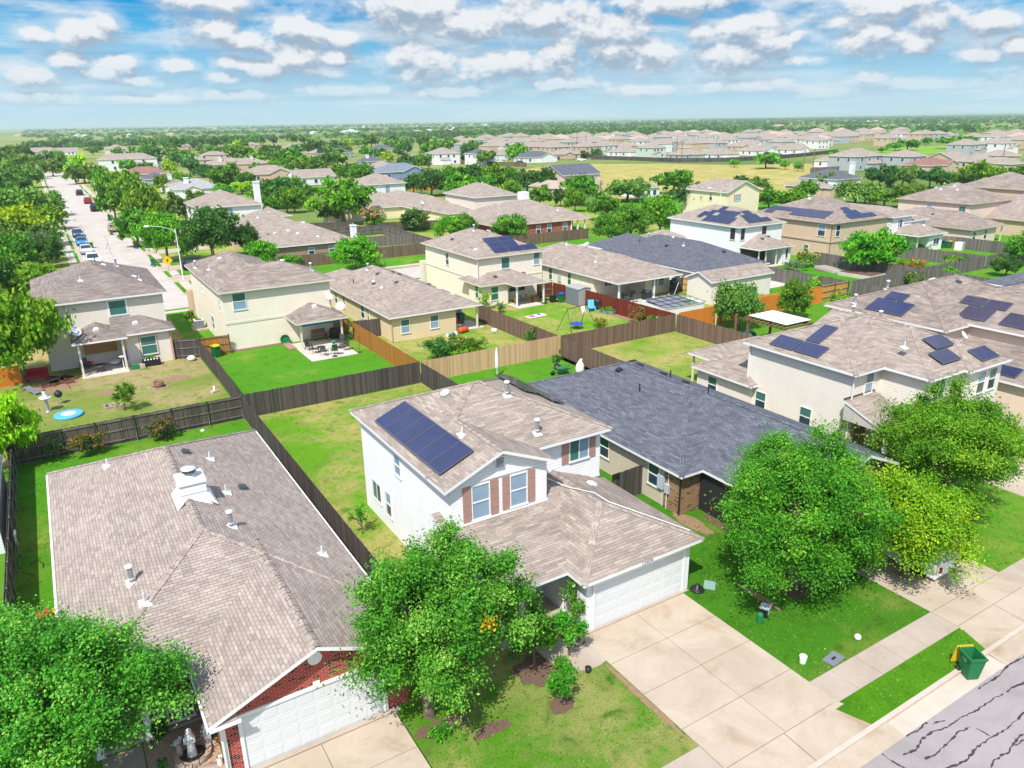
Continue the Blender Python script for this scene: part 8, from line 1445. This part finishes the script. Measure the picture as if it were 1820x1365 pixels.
grill('black grill by the right post of the cream house patio', 22.9, 71.4, False, .05, .3); mb = MB(); mb.lathe([(.25, 0), (.22, .06), (.03, .08), (.03, 1.2)], 12); mb.lathe([(.03, 1.2), (.35, 1.45), (.001, 1.6)], 12, 1); single('patio_heater', 'slim green-topped stand at the front of the cream house patio', 'stand', mb, ['black', 'green_plastic'], (20.75, 65.5, .05)); mb = MB(); mb.lathe([(.18, 0), (.18, .05), (.02, .08), (.02, 1.5), (.06, 1.55), (.001, 1.6)], 10); single('solar_torch', 'thin dark torch pole on the lawn right of the cream house patio', 'torch', mb, 'black', (23.2, 65.6, 0))
t_ = thing('hose_reel', 'round green hose reel leaning on the cream house wall', 'hose reel', (18.1, 72.4, 0)); mb = MB(); mb.lathe([(.42, -.06), (.48, 0), (.42, .06), (.34, 0), (.42, -.06)], 20); o = mb.build('hose', 'bin_green', t_, (0, 0, .5)); o.rotation_euler = (RAD(80), 0, 0); mb = MB(); mb.tube([(-.3, 0, 0), (0, .1, .5), (.3, 0, 0)], .02, 6); mb.build('frame', 'green_plastic', t_)
mb = MB(); mb.box(12.95, 17.8, 72.55, 72.95, 0, .16); mb.box(17.8, 18.5, 70, 72.9, 0, .14); single('brick_edging', 'low brick edging along the cream house wall', 'edging', mb, 'brown_brick', (0, 0, 0))
# yellow house yard
t_ = thing('rain_barrel', 'rusty orange barrel lying at the porch edge', 'barrel', (34.6, 66.2, .32), .2); mb = MB(); mb.lathe([(.001, -.5), (.28, -.5), (.31, -.25), (.31, .25), (.28, .5), (.001, .5)], 16); o = mb.build('drum', 'barrel', t_); o.rotation_euler = (0, RAD(90), 0); [setattr(MB().lathe([(.33, -.02), (.33, .02)], 16).build('hoop', 'terracotta', t_, (q, 0, 0)), 'rotation_euler', (0, RAD(90), 0)) for q in (-.22, .22)]
patio_chair('bright pink chair on the yellow house porch', 35.4, 68.8, .4, 'hotpink', seat='hotpink'); round_table('low pale table on the yellow house porch', 34.9, 67.9, .4, .4, 'bag_white'); mb = MB(); mb.lathe([(.3, 0), (.34, .2), (.001, .28)], 12); single('tub', 'pale blue upturned tub on the grass by the fence', 'tub', mb, 'light_blue' if False else 'statue', (37.6, 65.0, 0)); mb = MB(); [mb.box(-.5 + k * .3, -.3 + k * .3, -.2, .2, 0, .25 + .1 * (k % 2), k % 3) for k in range(4)]; single('yard_clutter', 'small white and blue boxes beside the orange barrel', 'boxes', mb, ['bag_white', 'light_blue', 'stone'], (33.0, 65.8, 0))
# swing yard
t_ = thing('saucer_swing', 'black swing frame holding a round blue saucer', 'swing', (45.1, 60.9, 0), .22); mb = MB()
for s in (-1, 1): mb.tube([(s * 1.9, -1.0, 0), (s * 1.5, 0, 2.3), (s * 1.9, 1.0, 0)], .035, 6)
mb.tube([(-1.5, 0, 2.3), (1.5, 0, 2.3)], .035, 6); mb.build('frame', 'black', t_); mb = MB(); mb.lathe([(.62, .0), (.66, .05), (.62, .1), (.001, .06)], 22, 0, (0, 0, .45)); sw = mb.build('saucer', 'bin_blue', t_); mb = MB(); [mb.tube([(.5 * a, .4 * b, .5), (.35 * a, 0, 2.28)], .012, 4) for a in (-1, 1) for b in (-1, 1)]; mb.build('rope', 'black', sw)
t_ = thing('adirondack_chair', 'light blue garden chair beside the red fence', 'chair', (50.9, 66.0, 0), -.5); mb = MB(); mb.obox((0, 0, .35), (.35, 0, 0), (0, .32, -.08), (0, 0, .04)); mb.build('seat', 'light_blue', t_); mb = MB(); [mb.obox((-.28 + k * .14, .42, .75), (.06, 0, 0), (0, .02, 0), (0, .16, .45)) for k in range(5)]; mb.build('backrest', 'light_blue', t_); d = MB().box(-.06, .06, -.4, .35, .5, .54).box(-.05, .05, -.38, -.3, 0, .5).box(-.05, .05, .2, .3, 0, .5).data('arm', 'light_blue'); [link('arm', d, t_, (q, 0, 0)) for q in (-.38, .38)]
mb = MB(); mb.box(-.2, .2, -.3, .3, 0, .3); mb.box(-.2, .2, .2, .3, .3, .6); single('toddler_chair', 'small pale blue child seat beside the light blue chair', 'chair', mb, 'statue', (50.0, 66.3, 0), -.4); mb = MB(); mb.lathe([(.25, -.15), (.48, -.15), (.5, 0), (.48, .15), (.25, .15), (.22, 0), (.25, -.15)], 20); o = single('tyre', 'black tyre standing against the grey shed', 'tyre', mb, 'black_plastic', (52.0, 67.6, .5)); o.rotation_euler = (RAD(80), 0, .3); grill('black covered grill beside the red fence', 52.0, 66.4, False, 0, -.9); mb = MB(); mb.box(-.3, .3, -.3, .3, 0, .85); single('black_crate', 'black box left of the blue-lidded bin by the red gate', 'box', mb, 'black_plastic', (49.9, 72.2, 0))
mb = MB(); mb.box(-.9, .9, -.5, .5, 0, .4); mb.box(-.82, .82, -.42, .42, .4, .44, 1); single('raised_bed', 'grey raised planting bed beside the red fence', 'planter', mb, ['plate_grey', 'soil_dark'], (51.9, 64.2, 0), -1.2); [patio_chair(f'{a} rocking chair on the cream porch with solar array', x, 73.3, .3, 'wicker', seat=b, z=.05, group=None) for a, b, x in (('tan wicker', 'wicker', 45.6), ('blue-cushioned', 'cushion_blue', 46.35), ('wicker', 'wicker', 47.1))]; mb = MB(); mb.box(-.4, .4, -.3, .3, 0, .6); single('deck_box', 'brown wooden box at the right of the cream porch', 'box', mb, 'timber', (48.2, 73.4, .05)); mb = MB(); mb.box(-1.2, 1.2, -.5, .5, 0, .02, 0); mb.box(-.9, -.2, -.3, .3, .02, .06, 1); mb.box(.3, .6, -.2, .2, .02, .12, 2); single('play_mat', 'pale play mat with pink and blue toys on the lawn', 'mat', mb, ['bag_white', 'magenta', 'slide_blue'], (44.6, 67.8, .004), .1); mb = MB(); [mb.sphere((q, 0, .12), .12, 0, 10, 1) for q in (-.3, 0, .25)]; single('flower_pots', 'small dark pots at the porch post of the cream solar-array house', 'pots', mb, 'black_plastic', (48.6, 72.0, 0))
# wheelbarrow yard
t_ = thing('wheelbarrow', 'green wheelbarrow with black handles on the vivid lawn', 'wheelbarrow', (35.2, 49.6, 0), -.25); mb = MB(); b0, b1 = [(-.25, -.4), (.25, -.4), (.25, .3), (-.25, .3)], [(-.38, -.6), (.38, -.6), (.38, .5), (-.38, .5)]; [mb.face([(*b0[i], .3), (*b0[(i + 1) % 4], .3), (*b1[(i + 1) % 4], .62), (*b1[i], .62)]) for i in range(4)]; mb.face([(*p, .3) for p in b0]); o = mb.build('tray', 'green_plastic', t_); o.rotation_euler.z = 1.57; mb = MB(); [mb.tube([(-.75, q * .3, .3), (.3, q * .3, .35), (1.0, q * .35, .75)], .02, 6) for q in (-1, 1)]; [mb.tube([(.3, q * .3, .35), (.4, q * .3, 0)], .02, 6) for q in (-1, 1)]; mb.build('handle_frame', 'black', t_); mb = MB(); mb.lathe([(.001, -.05), (.2, -.05), (.2, .05), (.001, .05)], 14); o = mb.build('wheel', 'black_plastic', t_, (-.8, 0, .2)); o.rotation_euler = (RAD(90), 0, 0)
mb = MB(); mb.lathe([(.2, 0), (.25, .42), (.22, .42), (.001, .4)], 14); single('plant_tub', 'black tub holding the potted shrub near the wheelbarrow', 'pot', mb, 'black_plastic', (35.7, 51.0, 0)); mb = MB(); mb.lathe([(.36, 0), (.42, .25), (.36, .6), (.2, .85), (.14, .95), (.001, 1.0)], 14, 0, (0, 0, 0), 1, .8); mb.sphere((.1, 0, 1.0), .14, 0, 8); single('covered_bundle', 'white wrapped bundle at the end of the wheelbarrow lawn', 'bundle', mb, 'bag_white', (37.0, 49.4, 0)); t_ = thing('closed_umbrella', 'closed white garden umbrella beyond the white house roof', 'umbrella', (30.3, 52.1, 0)); mb = MB(); mb.tube([(0, 0, 0), (0, 0, 2.6)], .03, 8); mb.build('pole', 'bag_white', t_); mb = MB(); mb.lathe([(.06, .7), (.17, .9), (.13, 1.3), (.15, 1.6), (.10, 2.2), (.03, 2.55), (.001, 2.6)], 14); mb.build('canopy', 'bag_white', t_)
# patio behind the red fence
grill('large black grill on the patio behind the red fence', 59.6, 66.6, False, .05, -1.2); [patio_chair(f'dark patio chair {lab} behind the red fence', x, y, rz) for x, y, rz, lab in ((56.6, 67.0, .4, 'nearest the left post'), (57.7, 66.5, 2.5, 'with its back to the fence'), (58.2, 67.6, -1.0, 'right of the table'))]; round_table('dark round table on the patio behind the red fence', 57.3, 67.5, .55); t_ = thing('chair_stack', 'tall stack of black chairs with white frames by the patio', 'chair stack', (64.4, 67.0, 0), .3); [MB().box(-.7, .7, -.35, .35, .3 + k * .32, .36 + k * .32).box(-.7, .7, .30, .36, .36 + k * .32, .58 + k * .32).build('stacked_seat', 'black', t_) for k in range(5)]; mb = MB(); [mb.tube([(-.75, q * .36, 0), (.75, q * .36, 2.1)], .03, 6) or mb.tube([(.75, q * .36, 0), (-.75, q * .36, 2.1)], .03, 6) for q in (-1, 1)]; mb.build('frame', 'white_metal', t_)
t_ = thing('pool_enclosure', 'dark mesh-covered frame pool beyond the red fence', 'pool', (58.9, 61.5, 0), .0); mb = MB(); mb.box(-2.8, 2.8, -2.2, 2.2, .0, .9); mb.build('pool_wall', 'statue', t_); mb = MB(); [mb.tube([(-2.9 + k * 1.16, -2.3, .95), (-2.9 + k * 1.16, 2.3, 1.3)], .03, 5) for k in range(6)]; [mb.tube([(-2.9, -2.3 + k * 1.15, .95 + k * .09), (2.9, -2.3 + k * 1.15, .95 + k * .09)], .03, 5) for k in range(5)]; mb.build('frame', 'black', t_); mb = MB(); mb.face([(-2.8, -2.2, .93), (2.0, -2.2, .93), (2.0, 1.6, 1.2), (-2.8, 1.6, 1.2)]); mb.build('mesh_cover', 'plate_grey', t_)
# charcoal-roof yard and pergola
mb = MB(); mb.lathe([(.6, 0), (.62, .7), (.5, 1.0), (.3, 1.15), (.001, 1.2)], 12, 0, (0, 0, 0), 1.3, .8); single('covered_grill', 'barbecue under a black cover on the lawn by the grey fence', 'barbecue', mb, 'black', (76.8, 64.0, .05)); t_ = thing('pergola', 'brown timber pergola with a white cloth canopy', 'pergola', (56.6, 45.0, 0)); d = MB().box(-.09, .09, -.09, .09, 0, 2.4).data('post', 'timber'); [link('post', d, t_, (a * 1.6, b * 2.1, 0)) for a in (-1, 1) for b in (-1, 1)]; d = MB().box(-.05, .05, -2.6, 2.6, 2.32, 2.5).data('beam', 'timber'); [link('beam', d, t_, (a, 0, 0)) for a in (-1.65, 1.65)]; mb = MB(); [mb.box(-2.0, 2.0, -2.4 + k * .53, -2.34 + k * .53, 2.5, 2.64) for k in range(10)]; mb.build('rafters', 'timber', t_); mb = MB(); vs = [(-1.7 + 3.4 * i / 8, -2.3 + 4.4 * j / 8, 2.86 - .16 * math.sin(math.pi * i / 8) * math.sin(math.pi * j / 8)) for j in range(9) for i in range(9)]; mb.mesh(vs, [(j * 9 + i, j * 9 + i + 1, (j + 1) * 9 + i + 1, (j + 1) * 9 + i) for j in range(8) for i in range(8)]); mb.build('canopy', 'bag_white', t_); t_ = thing('play_set', 'blue and red plastic slide beside the pergola', 'slide', (56.2, 47.9, 0)); mb = MB(); vs = [(.9 * math.cos(a) * r_, q, .95 * math.sin(a) * r_) for a in [math.pi * i / 12 for i in range(13)] for r_, q in ((1, -.3), (1, .3), (.9, .3), (.9, -.3))]; mb.mesh(vs, [(4 * i + k, 4 * i + (k + 1) % 4, 4 * i + 4 + (k + 1) % 4, 4 * i + 4 + k) for i in range(12) for k in range(4)], 0, False); mb.build('slide', 'slide_blue', t_); mb = MB(); mb.box(-1.3, -.7, -.4, .4, 0, .4); mb.build('base', 'car_brightred', t_)
mb = MB(); mb.box(-.04, .04, -.04, .04, 0, 2.3); single('wooden_post', 'thin wooden post left of the pergola', 'post', mb, 'cream_trim', (54.4, 50.6, 0)); mb = MB(); mb.box(-.08, .08, -.08, .08, 0, 2.7); single('timber_post', 'brown timber post between the olive tree and the pergola', 'post', mb, 'timber', (55.0, 48.6, 0))
mb = MB(); mb.box(-1.9, 1.9, -2.4, 2.4, 0, .45); mb.box(-1.75, 1.75, -2.25, 2.25, .45, .5, 1); single('tree_bed', 'pale raised bed around the tree of the tan solar house yard', 'raised bed', mb, ['patio', 'mulch'], (92.8, 61.0, 0), .1); mb = MB(); mb.box(-2, 2, -.9, .9, 0, .35); mb.box(-1.8, 1.8, -.75, .75, .35, .4, 1); single('garden_bed', 'pale flat raised beds left of the yard tree', 'raised bed', mb, ['patio', 'stone'], (92.6, 66.0, 0), 1.3); mb = MB(); mb.box(-.7, .7, -.5, .5, 0, 1.2); mb.box(-.75, -.7, -.55, .55, 0, 1.3, 1); single('utility_cabinet', 'grey-white cabinet right of the two bins at the upper right', 'cabinet', mb, ['utility_grey', 'bag_white'], (123.6, 65.0, 0), .2)
mb = MB(); vs = [(-1.8 + 3.6 * i / 8, -1.2 + 2.4 * j / 6, 1.6 + .25 * math.sin(i * 1.3) * math.cos(j * 1.1) + (-.9 if j in (0, 6) else 0)) for j in range(7) for i in range(9)]; mb.mesh(vs, [(j * 9 + i, j * 9 + i + 1, (j + 1) * 9 + i + 1, (j + 1) * 9 + i) for j in range(6) for i in range(8)]); mb.box(-1.7, 1.7, -1.1, 1.1, 0, 1.5); single('tarpaulin_cover', 'bright blue tarpaulin over a load beside the red-brick house', 'tarpaulin', mb, 'tarp_blue', (92.5, 116.0, 0))
# ---------------------------------------------------------------- haze over the plain
mb = MB(); mb.box(-12800, 12800, -12800, 12800, -1.3, 36.0, 0)
hz = mb.build('haze', 'white_trim'); hz['kind'] = 'stuff'; hz.data.materials.clear(); hm = bpy.data.materials.new('haze'); hm.use_nodes = True; ht = NT(hm.node_tree); ht.n.clear()
pv = ht.new('ShaderNodeVolumePrincipled'); pv.inputs['Color'].default_value = (0.72, 0.86, 0.97, 1); pv.inputs['Density'].default_value = 0.00014; pv.inputs['Anisotropy'].default_value = 0.2
ho = ht.new('ShaderNodeOutputMaterial'); ht.l.new(pv.outputs[0], ho.inputs['Volume']); hz.data.materials.append(hm); hm.cycles.homogeneous_volume = True
